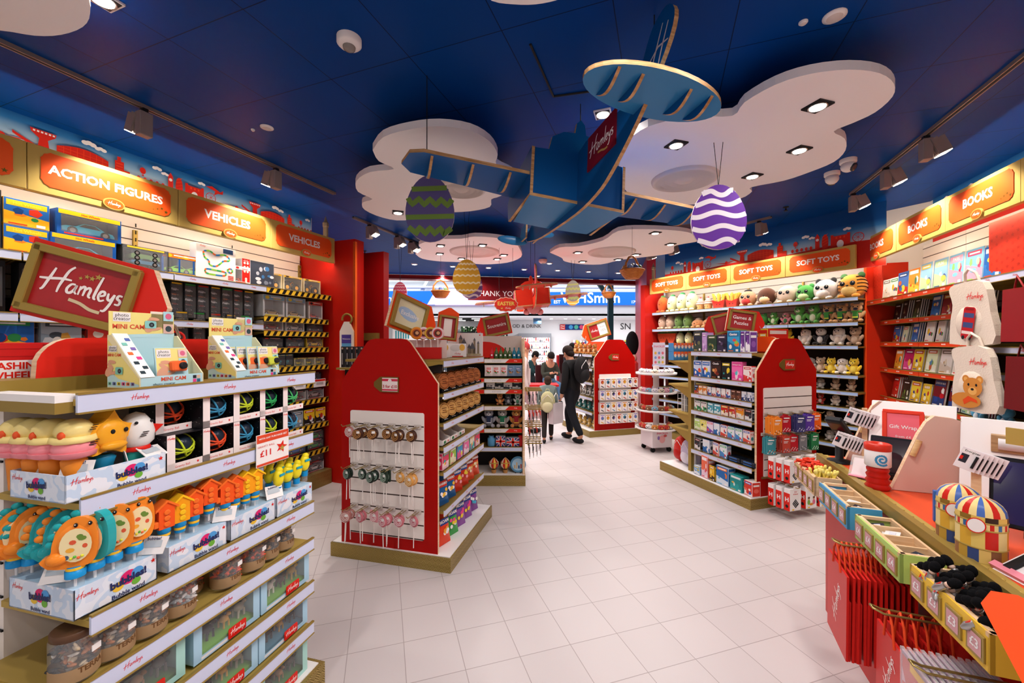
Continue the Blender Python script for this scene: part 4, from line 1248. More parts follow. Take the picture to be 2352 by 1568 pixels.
def cam_display(root):
 w, d = .2, .14
 m = MB(); m.box((0, d-.002, .085), (w, .004, .17), PB); m.box((0, d/2, .002), (w, d, .004), PB)
 for s in (-1, 1):
  m.prism([(0, 0), (d, 0), (d, .17), (d*.86, .17), (0, .035)], s*w/2-.002, s*w/2+.002, CR, ax='x')
 m.build('tray', root)
 m = MB(); m.T = Matrix.Translation((-w/2-.0025, d/2, 0)) @ Matrix.Rotation(-PI/2, 4, 'Z')
 m.flat([(-.068, .002), (.068, .002), (.068, .03), (-.068, .155)], 0, PY); m.flat([(-.068, .002), (.068, .002), (.068, .012), (-.02, .03), (-.068, .06)], -.0004, PB)
 m.rect(-.045, .125, .035, .02, -.0006, WHITE); m.text('photo', -.045, .129, .012, -.001, DARK, 0); m.text('creator', -.045, .121, .012, -.001, DARK, 0)
 m.text('MINI CAM', -.038, .105, .013, -.001, C('#d8543a'), .02); hand_print(m, -.03, .065, .05, -.0008); mini_camera(m, -.015, .055, .032, -.0022, C(CAMC[0]))
 for i, c in enumerate(CAMC): mini_camera(m, -.058+.02*i, .014, .014, -.001, C(c))
 m.T = Matrix(); m.build('side_print', root)
 m = MB(); a = math.atan2(.135, d*.86)
 m.box((-w/2+.02, d*.43, .104), (.042, d*1.34, .003), C('#eef3ee'), R=RX(a))
 for i in range(8): mini_camera(m, 0, 0, .001, 0, C(CAMC[i % 6])) if 0 else m.box(Vector((-w/2+.013+.016*(i % 2), d*.43, .105))+RX(a) @ Vector((0, -.075+.02*i, .002)), (.013, .011, .002), C(CAMC[i % 6]) if i > 2 else C('#2f3d44'), R=RX(a))
 m.build('sloped_strip', root)
 m = MB(); m.box((0, .002, .018), (w, .004, .036), PB); m.text('MINI CAM', .0, .024, .018, -.001, C('#d8543a'), .02); m.text('photo creator', -.03, .009, .012, -.001, DARK, 0)
 for i in range(4): m.rect(.07+.014*(i % 2), .012+.013*(i//2), .012, .011, -.001, C(['#e0468a', '#3a6a8a', '#2a2a30', '#d8b8a0'][i]))
 m.build('front_lip', root)
 m = MB(); m.box((-.0, d-.002, .205), (w, .004, .085), PY, .001); y = d-.0046
 m.flat([(-.1, .163), (.1, .163), (.1, .18), (-.1, .17)], y, PB); m.rect(-.065, .23, .05, .03, y-.0002, WHITE); m.text('photo', -.065, .236, .016, y-.0006, DARK, 0); m.text('creator', -.065, .224, .016, y-.0006, DARK, 0)
 m.text('MINI CAM', -.045, .198, .021, y-.0006, C('#d8543a'), .02); m.box((.06, d-.002, .225), (.075, .004, .06), C('#e8dcc8'), .001)
 hand_print(m, .05, .21, .05, y-.0005); mini_camera(m, .02, .208, .036, y-.002, C('#8cc8c4'))
 for i in range(2): m.rect(.078, .24-.045*i, .034, .034, y-.0024, C(['#a8d4de', '#d8b4a8'][i])); m.disc(.078, .24-.045*i, .011, .011, y-.003, C(['#d86a8a', '#3a4a50'][i]), 10)
 m.build('header_card', root)


kd = Kind('camera_display', 'counter display', parted(cam_display), 'mini camera displays')
kd.put(GLS.p(-.645, .075, 1.507), GLS.yaw, 'pale yellow mini camera counter display with one orange camera pack')
kd.put(GLS.p(-.31, .075, 1.507), GLS.yaw, 'pale yellow mini camera counter display with four packs, nearer the striped shelves')
def cam_pack(c):
 def f(root):
  m = MB(); m.box((0, 0, .06), (.105, .006, .12), PB, .001); m.build('card', root)
  m = MB(); y = -.0034; m.flat([(-.05, .03), (.05, .06), (.05, .118), (-.05, .118)], y, PY); m.rect(-.025, .1, .045, .028, y-.0003, WHITE); m.text('photo', -.025, .106, .014, y-.0007, DARK, 0); m.text('creator', -.025, .095, .014, y-.0007, DARK, 0)
  hand_print(m, -.0, .05, .055, y-.0005)
  for i in range(2): m.rect(.036, .1-.03*i, .03, .026, y-.0017, C(['#e8c8c0', '#a8dce0'][i])); m.disc(.036, .1-.03*i, .009, .009, y-.002, C(['#d86a8a', '#3a4a50'][i]), 10)
  m.build('card_print', root)
  m = MB(); m.box((.012, -.014, .055), (.05, .022, .036), C(c, .35), .005); m.lathe([(.012, 0), (.012, .008), (.008, .009)], DARK, (.018, -.025, .055), 14, RX(PI/2)); m.build('toy_camera', root)
 return parted(f)


kp1 = Kind('camera_pack', 'toy pack', cam_pack('#f06a34'), 'mini camera packs'); kp2 = Kind('camera_pack', 'toy pack', cam_pack('#c9d048'), 'mini camera packs')
kp1.put(GLS.p(-.625, .105, 1.515), GLS.yaw, 'orange mini camera on its card in the nearer display', tilt=RX(-.12))
for i, x in enumerate((-.335, -.30, -.27, -.235)):
 (kp2 if i == 3 else kp1).put(GLS.p(x+.01, .162-.02*i, 1.517), GLS.yaw, ['rearmost mini camera card in the farther display', 'mini camera card second from the rear in the farther display', 'mini camera card just behind the lime camera', 'lime mini camera on its card at the front of the farther display'][i], tilt=RX(-.12))

# ---- bubble trays
BB = C('#232d5c'); TRW = blotch('tray', ['#d3deee', '#dfe6f1', '#c3d6ec', '#e6e9f2'], 14, .5, 'N'); TRT = C('#b4d4ea')
def bubbles(m, x, z, s, y):
 for dx, dz, r, c in ((-.9, -.35, .5, '#e8bf3c'), (.0, .15, .75, '#d8246a'), (.75, .3, .55, '#4f9ad8'), (.65, -.55, .4, '#6cae3c')): m.disc(x+dx*s, z+dz*s, r*s, r*s*.9, y, C(c), 20); y -= .0002
 m.text('bubbles!', x, z, s*.95, y-.0004, BB, .045, s*3.2, .06)


def tray(w, d, h, closed):
 def f(root):
  m = MB(); t = .003
  for s in (-1, 1): m.box((s*(w/2-t/2), d/2, h/2), (t, d, h), TRW)
  m.box((0, t/2, h/2), (w, t, h), TRW); m.box((0, d-t/2, h/2), (w, t, h), TRW); m.box((0, d/2, t/2), (w, d, t), TRW)
  m.build('carton_walls', root)
  if closed:
   m = MB(); m.box((0, d/2, h-.002), (w-.004, d-.004, .004), TRT); m.build('top_deck', root)
  m = MB(); bubbles(m, w*.12, h*.56, h*.36, -.0008); m.hand(-w*.36, h*.7, .018, -.001, INK); m.star(w*.44, h*.8, .008, -.001, INK); m.text('Bubble wand', w*.12, h*.12, h*.2, -.001, BB, .02)
  m.build('front_print', root)
  m = MB(); m.T = Matrix.Translation((-w/2-.0008, d/2, 0)) @ Matrix.Rotation(-PI/2, 4, 'Z'); bubbles(m, 0, h*.56, h*.34, 0); m.hand(-d*.36, h*.75, .016, 0, INK); m.text('Bubble wand', 0, h*.12, h*.18, -.0004, BB, .02); m.T = Matrix(); m.build('end_print', root)
 return parted(f)


kt1 = Kind('wand_tray', 'display tray', tray(.25, .22, .074, False), 'bubble wand trays')
kt1.put(GLS.p(-.817, .045, 1.222), GLS.yaw, 'open white carton holding ice cream wands on the upper shelf')
kt2 = Kind('wand_tray', 'display tray', tray(.205, .26, .082, True), 'bubble wand trays')
for i, (x, y) in enumerate(((-.83, .03), (-.593, .03), (-.372, .03), (-.155, .03))): kt2.put(GLS.p(x, y, .907), GLS.yaw, ['pale blue carton holding the dinosaur wands at the near corner', 'pale blue carton holding the nearer traffic light wands', 'pale blue carton holding the farther traffic light wands', 'pale blue carton holding the yellow wands at the far corner'][i], scale=1)

PALE2 = C('#f0d98c', .25); PNK = C('#ef8f98', .25); CONE = C('#e98a2c', .3)
def icecream(root):
 m = MB(); m.lathe([(.024, 0), (.027, .05), (.03, .09), (.022, .1)], CONE, seg=14); m.build('handle', root)
 m = MB(); m.ell((0, 0, .128), (.05, .048, .036), PNK); m.lathe([(.034, .098), (.05, .105), (.052, .118)], PNK, seg=12); m.build('pink_scoop', root)
 m = MB(); m.lathe([(.05, .145), (.055, .15), (.05, .165), (.03, .16)], PALE2, seg=10); m.ell((0, 0, .178), (.045, .043, .036), PALE2)
 m.ell((-.042, -.012, .17), (.008, .01, .012), C('#e2572c')); m.build('cream_scoop', root)
 m = MB()
 for z, s in ((.135, .022), (.18, .018)):
  for i in range(3): m.box((.012+.004*i, -.047, z+.006*i), (s*.8, .004, .0018), DARK)
 m.build('sound_slots', root)


ki = Kind('ice_cream_wand', 'bubble wand', parted(icecream), 'ice cream bubble wands')
for i, (x, y) in enumerate(((-.885, .115), (-.9, .175), (-.905, .235), (-.91, .29))): ki.put(GLS.p(x, y, 1.234), GLS.yaw+rnd(-.3, .3), scale=.95, label=['ice cream bubble wand at the front of the upper carton', 'second ice cream wand from the front in the upper carton', 'third ice cream wand from the front in the upper carton', 'ice cream wand at the rear, cropped by the left edge'][i])
def starwand(root):
 c = C('#eda62a', .25); m = MB(); m.lathe([(.026, 0), (.024, .06), (.03, .08), (.02, .09)], C('#1f7fa8', .3), seg=14); m.build('handle', root)
 m = MB(); P = [((.075 if i % 2 == 0 else .045)*math.sin(.1+i*PI/5), .15+(.072 if i % 2 == 0 else .045)*math.cos(.1+i*PI/5)) for i in range(10)]
 P = [tuple(p) for p in smooth([Vector(p) for p in P+P[:1]], 3)[:-1]]; m.prism(P, -.032, .03, c); m.ell((0, -.03, .15), (.045, .018, .045), c); m.ell((0, -.04, .118), (.036, .016, .014), c); m.build('star_head', root)
 for s in (-1, 1): m = MB(); m.ell((s*.018+.01, -.047, .16), (.006, .004, .007), DARK); m.build('eye', root)


Kind('star_wand', 'bubble wand', parted(starwand)).put(GLS.p(-.815, .12, 1.228), GLS.yaw+.1, 'orange star shaped bubble wand with black eyes beside the ice creams')
def shark(root):
 m = MB(); m.lathe([(.024, 0), (.03, .05), (.03, .08)], C('#2aa39a', .3), seg=14); m.build('handle', root)
 m = MB(); m.lathe([(.034, .08), (.04, .085), (.034, .095)], REDL, seg=16); m.build('collar', root)
 m = MB(); m.lathe([(.032, .095), (.045, .11), (.047, .14), (.04, .17), (.022, .195), (0, .203)], C('#e4e2e0', .25), seg=18); m.build('head_shell', root)
 m = MB(); m.prism([(.03, .16), (.075, .15), (.04, .12)], -.012, .012, REDL); m.build('fin', root)
 for s in (-1, 1): m = MB(); m.ell((s*.022, -.036, .172), (.005, .004, .005), DARK); m.build('eye', root)
 m = MB()
 for i in range(3): m.box((-.01+.004*i, -.047, .13+.006*i), (.016, .004, .0018), DARK)
 m.build('sound_slots', root)


Kind('shark_wand', 'bubble wand', parted(shark)).put(GLS.p(-.728, .12, 1.228), GLS.yaw, 'white rocket shaped bubble wand with red fin beside the star')
def leaflet(m): m.prism([(-.035, 0), (.035, 0), (.04, .05), (-.03, .055)], 0, .002, WHITE); m.rect(0, .03, .05, .02, -.001, C('#b9c4cc')); m.text('bubbles!', 0, .045, .012, -.0012, BB, .02, .05)
kl = Kind('swing_tag', 'label tag', whole(leaflet), 'card tags on bubble wands')
for i, (x, y, z, r, t) in enumerate(((-.915, .2, 1.28, -1.3, -.3), (-.9, .09, 1.27, -.9, -.35), (-.71, .05, 1.29, .2, -1.0), (-.775, .075, 1.27, 1.1, -.2))):
 kl.put(GLS.p(x, y, z), GLS.yaw+r, ['white card tag before the rear ice cream wands', 'white card tag below the front ice cream wand', 'white folded card tag lying over the shark end of the carton', 'white card tag hanging below the star wand'][i], tilt=RX(t))

# ---- sneaky ball boxes
def ballbox(c):
 def f(root):
  s = .12; m = MB(); t = .003; SP = C('#121318')
  m.box((0, s-t/2, s/2), (s, t, s), SP); m.box((0, s/2, t/2), (s, s, t), SP); m.box((0, s/2, s-t/2), (s, s, t), SP); m.box((-s/2+t/2, s/2, s/2), (t, s, s), SP)
  r = random.Random(5)
  m.T = Matrix.Translation((-s/2-.0004, s/2, 0)) @ Matrix.Rotation(-PI/2, 4, 'Z')
  for i in range(26): m.disc(r.uniform(-.055, .055), r.uniform(.005, .115), .0009, .0009, 0, WHITE, 5)
  m.T = Matrix(); m.build('carton', root)
  m = MB(); m.rect(-s*.39, s/2, s*.22, s, -.0006, C('#efe2e0')); m.rect(0, s*.1, s, s*.2, -.0006, C('#efe2e0')); m.hand(-s*.39, s*.9, .009, -.001, INK, 0, .12, 2); m.text('Gravity Ball', -s*.08, s*.09, s*.09, -.001, INK, 0); m.star(s*.36, s*.1, .006, -.001, INK); m.build('front_print', root)
  m = MB(); m.ell((s*.1, s*.42, s*.56), (s*.36, s*.34, s*.36), C('#1d2836', .2), 16, 10); m.build('inner_ball', root)
  m = MB()
  for i in range(5):
   R = RZ(i*1.3) @ RX(i*.8+.4); m.tube([Vector((s*.1, s*.42, s*.56))+R @ Vector((s*.38*math.cos(a*PI/8), s*.38*math.sin(a*PI/8), 0)) for a in range(16)], .0035, C(c, .35), 5, True)
  m.build('wire_shell', root)
 return parted(f)


cols = ['#e8502a', '#3a8fb8', '#c4d62e', '#2fa85a', '#48b86a']
kb_ = {c: Kind('ball_box', 'toy box', ballbox(c), 'boxed glowing balls') for c in cols}
for r_, cs in enumerate((('#c4d62e', '#e8502a', '#3a8fb8', '#c4d62e', '#3a8fb8'), ('#e8502a', '#3a8fb8', '#c4d62e', '#2fa85a', '#48b86a'))):
 for i, c in enumerate(cs):
  kb_[c].put(GLS.p(-.612+.1215*i, .068+.05*(r_ == 1 and i == 0), 1.222+.1215*r_), GLS.yaw, f'black and white wire ball box, {ORD[i]} in the {("lower", "upper")[r_]} gondola row from near end')
o = thing('price_card', 'white and red price card reading £11 clipped to the upper gondola shelf', 'price card', GLS.p(-.275, .034, 1.148), GLS.yaw); o.scale = (1.45, 1, 1.25)
m = MB(); m.box((0, 0, .05), (.115, .003, .105), WHITE); m.build('card', o)
m = MB(); m.rect(0, .088, .113, .026, -.002, C('#d84a2a')); m.rect(0, .003, .113, .008, -.002, C('#d84a2a')); m.text('WITH ANY PURCHASE GET', 0, .088, .0095, -.0026, WHITE, .02, .1); m.text('GRAVITY BALL', -.025, .062, .009, -.0024, INK, 0); m.text('£11', -.025, .038, .028, -.0024, INK, .02); m.star(.03, .045, .022, -.0024, REDL, .3); m.star(.032, .04, .012, -.0026, GOLDP); m.build('card_print', o)

# ---- wands on the middle shelf
def dino(c, cs):
 def f(root):
  m = MB(); m.lathe([(.02, .0), (.022, .035)], GLASS, seg=12); m.tube([(0, 0, .002), (0, 0, .034)], .004, WHITE, 6); m.build('bottle', root)
  m = MB(); m.lathe([(.024, .035), (.024, .055), (.021, .056), (.021, .068)], C('#1a8fd0', .3), seg=14); m.lathe([(.0215, .058), (.0215, .066)], YEL, seg=14, cap=False); m.build('cap', root)
  P = [(-.055, .075), (-.02, .066), (.03, .068), (.048, .09), (.052, .14), (.045, .185), (.025, .212), (-.005, .214), (-.028, .195), (-.045, .15), (-.05, .115), (-.072, .1)]
  P = [tuple(p) for p in smooth([Vector(p) for p in P+P[:1]], 3)[:-1]]
  m = MB(); m.prism(P, -.014, .014, C(c, .25)); m.ell((0, 0, .14), (.05, .022, .072), C(c, .25), 14, 8); m.ell((-.035, -.012, .1), (.026, .02, .02), C(c, .25)); m.build('body', root)
  m = MB(); m.disc(.006, .135, .035, .05, -.0226, C('#e9d9a8'), 20)
  for i in range(6): m.disc(.006+.02*math.cos(i*1.1), .13+.03*math.sin(i*1.7), .006+.002*(i % 3), .007, -.0229-.0001*i, C(['#d85a3a', '#6a8a3a', '#e8a83a', '#4a5a6a'][i % 4]), 8)
  for i in range(4): m.ell((.0+.008*i-.004, -.023, .097+.004*(i % 2)), (.004,)*3, C(['#d8d83a', '#5ab43a', '#e86a3a'][i % 3]), 8, 5)
  m.build('game_window', root)
  m = MB()
  for i, (x, z) in enumerate(((-.052, .14), (-.047, .163), (-.036, .19), (-.02, .21), (.002, .222))): m.ell((x, 0, z), (.014, .008, .012), C(cs, .3), 8, 6)
  m.build('spikes', root)
  for x in (.005, .036): m = MB(); m.ell((x, -.017, .193), (.005, .004, .0065), DARK, 8, 6); m.ell((x-.001, -.0205, .195), (.0018,)*3, WHITE, 6, 5); m.build('eye', root)
 return parted(f)


kdo = Kind('dinosaur_wand', 'bubble wand', dino('#f08a2c', '#22a0a4'), 'dinosaur bubble wands'); kdt = Kind('dinosaur_wand', 'bubble wand', dino('#2aa3a8', '#f08a2c'), 'dinosaur bubble wands')
for i, (k, x, y, r, lb) in enumerate(((kdo, -.915, .055, -.75, 'orange dinosaur wand nearest the tray corner, turned side on'), (kdt, -.89, .14, -.5, 'teal dinosaur wand behind the foremost orange one'), (kdt, -.89, .195, -.5, 'teal dinosaur wand mostly hidden in the left cluster'), (kdo, -.9, .26, -.4, 'orange dinosaur wand at the far left of its tray'),
                                      (kdt, -.872, .055, -1.25, 'teal dinosaur wand seen edge on between two orange ones'), (kdo, -.829, .055, -.6, 'orange dinosaur wand just right of the edge-on teal one'), (kdo, -.775, .055, -.15, 'orange dinosaur wand facing forward at the right of its tray'), (kdt, -.79, .17, -.3, 'teal dinosaur wand standing in the rear row'), (kdo, -.84, .19, -.3, 'orange dinosaur wand standing in the rear row'), (kdo, -.92, .285, -.4, 'orange dinosaur wand hidden behind the far left one'))):
 k.put(GLS.p(x, y, .985), GLS.yaw+r, lb, scale=.9)
def house(c, c2):
 def f(root):
  m = MB(); m.lathe([(.014, 0), (.014, .03)], GLASS, seg=10); m.tube([(0, 0, .002), (0, 0, .03)], .003, WHITE, 6); m.build('bottle', root)
  m = MB(); m.lathe([(.015, .03), (.016, .05), (.018, .052), (.018, .066)], C('#1a8fd0', .3), seg=12); m.lathe([(.0165, .04), (.0165, .048)], YEL, seg=12, cap=False); m.build('cap', root)
  m = MB(); m.prism([(-.022, .066), (.022, .066), (.022, .125), (.03, .128), (0, .152), (-.03, .128), (-.022, .125)], -.017, .017, C(c, .3)); m.prism([(-.033, .124), (0, .15), (.033, .124), (.033, .131), (0, .158), (-.033, .131)], -.021, .021, C(c2, .3)); m.build('house_body', root)
  m = MB()
  for i, q in enumerate(('#d8321e', '#e8a81e', '#2f8a4a')):
   m.lathe([(.009, 0), (.009, .003), (.0055, .003)], C(c2, .3), (0, -.017, .079+.019*i), 12, RX(PI/2)); m.disc(0, .079+.019*i, .0055, .0055, -.0195, C(('#2f8a4a', '#6a3a1e', '#b8301e')[i]), 10)
  m.build('signal_lights', root)
  m = MB(); m.box((-.03, -.012, .085), (.014, .016, .02), C(c2, .3), .002); m.build('hinged_door', root)
 return parted(f)


kh1 = Kind('traffic_light_wand', 'bubble wand', house('#ee5a22', '#f0702a'), 'traffic light bubble wands'); kh2 = Kind('traffic_light_wand', 'bubble wand', house('#f2a01e', '#f4c022'), 'traffic light bubble wands')
for i, (k, x, y, r) in enumerate(((kh1, -.69, .055, -.15), (kh2, -.64, .055, -.2), (kh1, -.59, .06, -.25), (kh1, -.535, .06, -.3), (kh1, -.475, .055, -.3), (kh1, -.43, .06, -.3), (kh2, -.385, .06, -.3), (kh2, -.345, .055, -.2), (kh1, -.56, .15, .1), (kh2, -.61, .14, .2))):
 k.put(GLS.p(x, y, .985+(.02 if i == 3 else 0)), GLS.yaw+r, (f'{"orange" if k is kh1 else "yellow"} traffic light bubble wand, {ORD[i]} from the dinosaurs in the front row' if i < 8 else ['orange traffic light bubble wand in the rear row', 'yellow traffic light bubble wand in the rear row'][i-8]))
def chick(root):
 m = MB(); m.lathe([(.013, 0), (.013, .025)], GLASS, seg=10); m.build('bottle', root)
 m = MB(); m.lathe([(.014, .025), (.015, .048)], C('#1a8fd0', .3), seg=12); m.build('cap', root)
 m = MB(); m.ell((0, 0, .085), (.025, .02, .038), C('#f0dc28', .25), 14, 10); m.ell((.005, 0, .118), (.016, .014, .014), C('#f0dc28', .25)); m.build('body', root)
 m = MB(); m.box((0, -.019, .1), (.03, .004, .01), C('#2a9fb4')); m.build('trim_band', root)


kc = Kind('yellow_wand', 'bubble wand', parted(chick), 'yellow bubble wands')
for i, (x, y) in enumerate(((-.225, .055), (-.17, .06), (-.115, .06), (-.065, .06), (-.2, .13), (-.14, .13), (-.085, .13))): kc.put(GLS.p(x, y, .978+(.02 if i == 3 else 0)), GLS.yaw+rnd(-.4, .2), f'rounded yellow bubble wand, {ORD[i % 4]} from the traffic lights in the {"front" if i < 4 else "rear"} row')
for i, (x, y, r) in enumerate(((-.925, .12, -1.0), (-.745, .035, -1.2), (-.262, .035, -.3), (-.5, .035, -.9))): kl.put(GLS.p(x, y, .992), GLS.yaw+r, ['white folded card tag at the foot of the teal dinosaur wand', 'clear edged card tag between two orange dinosaur wands', 'card tag leaning before the yellow wands', 'card tag hanging between traffic light wands'][i], tilt=RX(-.5))

# ---- jars of animals
def jar(lid, fills, r, h):
 def f(root):
  m = MB(); m.lathe([(r*.96, .002), (r, .008), (r, h*.82), (r*.9, h*.88)], GLASS, seg=24); m.build('clear_jar', root)
  m = MB(); m.lathe([(r*.93, h*.86), (r*.95, h*.87), (r*.95, h*.98), (r*.9, h)], C(lid, .35), seg=24); m.build('lid', root)
  m = MB(); q = random.Random(len(lid)+int(r*1e4)); cc = [C(x, .5) for x in fills]
  for i in range(80):
   a, b = q.uniform(0, 6.3), r*.82*math.sqrt(q.random()); z = q.uniform(.02, h*.8); R = RZ(q.uniform(0, 6)) @ RX(q.uniform(0, 3))
   b = max(b, r*.45)
   m.ell((b*math.cos(a), b*math.sin(a), z), (r*q.uniform(.18, .36), r*.11, r*.12), cc[i % len(cc)], 7, 5, R)
   if i % 2: m.ell((b*math.cos(a), b*math.sin(a), z+.006), (r*.1, r*.07, r*.24), cc[i % len(cc)], 6, 5, R)
  tag(m.build('animal_figures', root), kind='stuff')
  m = MB(); m.lathe([(r*1.004, .006), (r*1.004, h*.32)], mat('#a98a66', .6), seg=24, cap=False)
  v, fs, w = text_mesh('TERRA', .03); s = h*.15
  m.add([(r*1.01*math.sin(p.x*s/r), -r*1.01*math.cos(p.x*s/r), h*.25+p.y*s) for p in v], fs, C('#6b4a2c'))
  m.box((r*.2, -r*1.0, h*.55), (r*.45, .002, h*.12), WHITE); m.build('label_band', root)
 return parted(f)


JF = ['#5d4630', '#b8a488', '#3c3a38', '#a8683a', '#d8d2c8']
kj1 = Kind('animal_jar', 'jar', jar('#5a3e2c', JF, .052, .136), 'jars of toy animals'); kj2 = Kind('animal_jar', 'jar', jar('#5a3e2c', ['#e6e2de', '#cfc9c4', '#9aa0a4', '#c8643a'], .05, .132), 'jars of toy animals')
kj3 = Kind('animal_jar', 'jar', jar('#1f6a48', ['#e0622a', '#d84a22', '#3a3a34', '#8a5a2c'], .05, .136), 'jars of toy animals'); kj4 = Kind('animal_jar', 'jar', jar('#d8921e', ['#6a5540', '#3a3532', '#a87a4c'], .042, .134), 'jars of toy animals')
for i, (k, x, y, lb) in enumerate(((kj1, -.9, .085, 'brown lidded jar of toy animals at the near corner of its shelf'), (kj1, -.813, .085, 'brown lidded jar of toy animals, second from the near corner'), (kj1, -.72, .085, 'brown lidded jar of toy animals, third from the near corner'), (kj2, -.622, .085, 'brown lidded jar of white sea animals'),
                                   (kj3, -.535, .165, 'green lidded jar set back between two others'), (kj3, -.452, .08, 'green lidded jar of orange dinosaurs'), (kj3, -.335, .085, 'green lidded jar of brown animals next to the yellow lids'), (kj4, -.25, .085, 'yellow lidded jar beside the green lids'), (kj4, -.165, .085, 'yellow lidded jar at the far end of its shelf'))):
 k.put(GLS.p(x, y, .729), GLS.yaw+.2, lb)

# ---- animal figure sets in pale blue window boxes
def animals(floor, back, kind):
 def toy(q, w, d, h, c):
  r = random.Random(kind)
  q.box((0, d*.5, .014), (w*.94, d*.8, .01), floor)
  q.rect(0, h*.55, w*.9, h*.8, d-.004, back)
  for i in range(4):
   x = (-.36+.24*i)*w; cc = C([['#7a4a2a', '#e8e2d8', '#5a3a22', '#d8a83a'], ['#1d4a3a', '#17181a', '#e8a82a', '#c8b8a0'], ['#e8702a', '#17181c', '#c8922e', '#20242c'], ['#8a6a4a', '#4a4238', '#a87a4a', '#6a665a']][kind][i]); s = [.9, .7, .6, .75][i]
   q.ell((x, d*.5, .02+h*.28*s), (w*.1*s, d*.14, h*.13*s), cc, 10, 6); q.ell((x+w*.1*s, d*.45, .02+h*.42*s), (w*.035*s, d*.09, h*.07*s), cc, 8, 5); q.tube([(x+w*.07*s, d*.5, .02+h*.3*s), (x+w*.1*s, d*.45, .02+h*.42*s)], .01*s, cc, 6)
   for sx in (-.06, .06):
    for sy in (.4, .6): q.tube([(x+sx*w*s, d*sy, .02+h*.24*s), (x+sx*w*s*1.1, d*sy, .019)], .006*s, cc, 5)
  if kind == 1:
   for k in range(9): q.disc(w*.2+.1*w*math.cos(k*PI/8), h*.4+h*.28*math.sin(k*PI/8), w*.045, h*.13, d*.6-.0005*k, C(['#173d34', '#1f5a48'][k % 2]), 10, 0, k*PI/8-PI/2)
 return toy


def set_box(kind, floor, back, fr='#a9d0e6'):
 return Kind('animal_set_box', 'toy box', window_carton(.27, .13, .165, [C(fr), C('#7fb6d4'), WHITE], None, .03, .1, animals(C(floor), C(back), kind), None, None, C(floor)), 'window boxes of animal figures')


ka1, ka2, ka3, ka4 = set_box(0, '#6ea83a', '#cfe2ea'), set_box(1, '#6fae3c', '#24412c'), set_box(2, '#1f6f8a', '#0f3a5a'), set_box(3, '#4a7a3a', '#1a3a34', '#a8d8cf')
for i, (k, x, z, lb) in enumerate(((ka1, -.19, .529, 'blue window box of farm horses at the far end of its shelf'), (ka2, -.467, .529, 'blue window box with a green peacock and toucans'), (ka4, -.765, .529, 'blue window box of tortoises at the near end of its shelf'), (ka3, -.2, .336, 'blue window box of sea creatures on the lower shelf'), (ka2, -.475, .336, 'blue window box of forest birds on the lower shelf'), (ka4, -.2, .112, 'teal window box with an elephant on the gondola base'), (ka3, -.475, .112, 'teal window box beside the elephant box on the base'))):
 k.put(GLS.p(x, .045, z), GLS.yaw, lb)
 kk_ = thing('brand_plate', f'red name plate on the {lb}'[:90] if 0 else ['red name plate before the farm horse box', 'red name plate before the peacock box', 'red name plate before the tortoise box', 'red name plate before the sea creature box', 'red name plate before the forest bird box', 'red name plate before the elephant box', 'red name plate on the box beside the elephant'][i], 'name plate', GLS.p(x+.03, .041, z), GLS.yaw, 'red name plates on animal boxes')
 m = MB(); m.prism(rrect(0, .025, .075, .04, .006), -.002, 0, REDL); m.build('plate', kk_); m = MB(); m.hand(0, .025, .022, -.0025, TEXTW, 0, .1, 2); m.build('lettering', kk_)
# ================================================================ gondolas with tag shaped end panels
RED2 = mat('#a80a06', .35, 0, .12)
def end_panel(root, x0, x1, y, z0, z1, col=None, slat=None, plate=None):
 c = (x0+x1)/2; w = x1-x0; zs = z1-.33; t = w*.19
 P = [(x0, z0), (x0, zs), (c-t-.03, z1-.03), (c-t, z1-.008), (c-t+.05, z1), (c+t-.05, z1), (c+t, z1-.008), (c+t+.03, z1-.03), (x1, zs), (x1, z0)]
 m = MB(); m.prism(P, y, y+.024, col or RED2, PLY); m.build('end_panel', root)
 if slat:
  a, b, s0, s1, n = slat
  m = MB(); m.prism(rrect((a+b)/2, (s0+s1)/2, b-a, s1-s0, .015), y-.01, y, SLAT)
  for i in range(n): m.rect((a+b)/2, s1-.1-.1035*i, b-a, .009, y-.0105, mat('#3f2f28', .6))
  m.build('slat_panel', root)


def gold_plate(root, x, z, y, right, draw):
 s = 1 if right else -1; w, h = .15, .115
 m = MB(); m.prism([(x-s*w/2, z-h/2), (x+s*w/2, z-h/2), (x+s*w/2, z+h/2), (x-s*w/2, z+h/2), (x-s*(w/2+.055), z+.016), (x-s*(w/2+.055), z-.016)], y-.01, y, mat('#6f5a26', .45, .2)); m.build('tag_plate', root)
 m = MB(); draw(m, x+.005*s, z, y-.0105); m.build('tag_print', root)


def gondola(name, label, F, w, d, z1, px0, px1, side, sx0, sx1, sf, shelves, slat, plate, arch=None, archcol=None, words=3, aw=None):
 """side frame gives the shelf side; px0..px1 is the end panel"""
 o = thing(name, label, 'display unit', F.o, F.yaw)
 sg = 1 if w > 0 else -1
 m = MB(); m.box((w/2, d/2, .053), (abs(w), d, .106), TREAD); m.box((w/2, d/2, .108), (abs(w)-.02, d-.02, .006), WHITE); m.build('base', o)
 end_panel(o, px0, px1, .025, .106, z1, None, slat); gold_plate(o, *plate)
 c = (px0+px1)/2
 m = MB(); m.box((c, .5*(d-.08)+.06, .8), (.06, d-.14, 1.38), DARK if side else SLAT); m.build('spine', o)
 # shelves are built in the side's own frame and parented to the unit
 rot = PI/2 if side > 0 else -PI/2
 for z, kind in shelves:
  sh = shelf(o, sx0, sx1, sf, abs(c)-.02, z, kind, .045, .0, True, words)
  sh.rotation_euler = (0, 0, rot)
 if arch:
  gondola_arch(o, *arch, None, archcol or ORANGE)
 return o


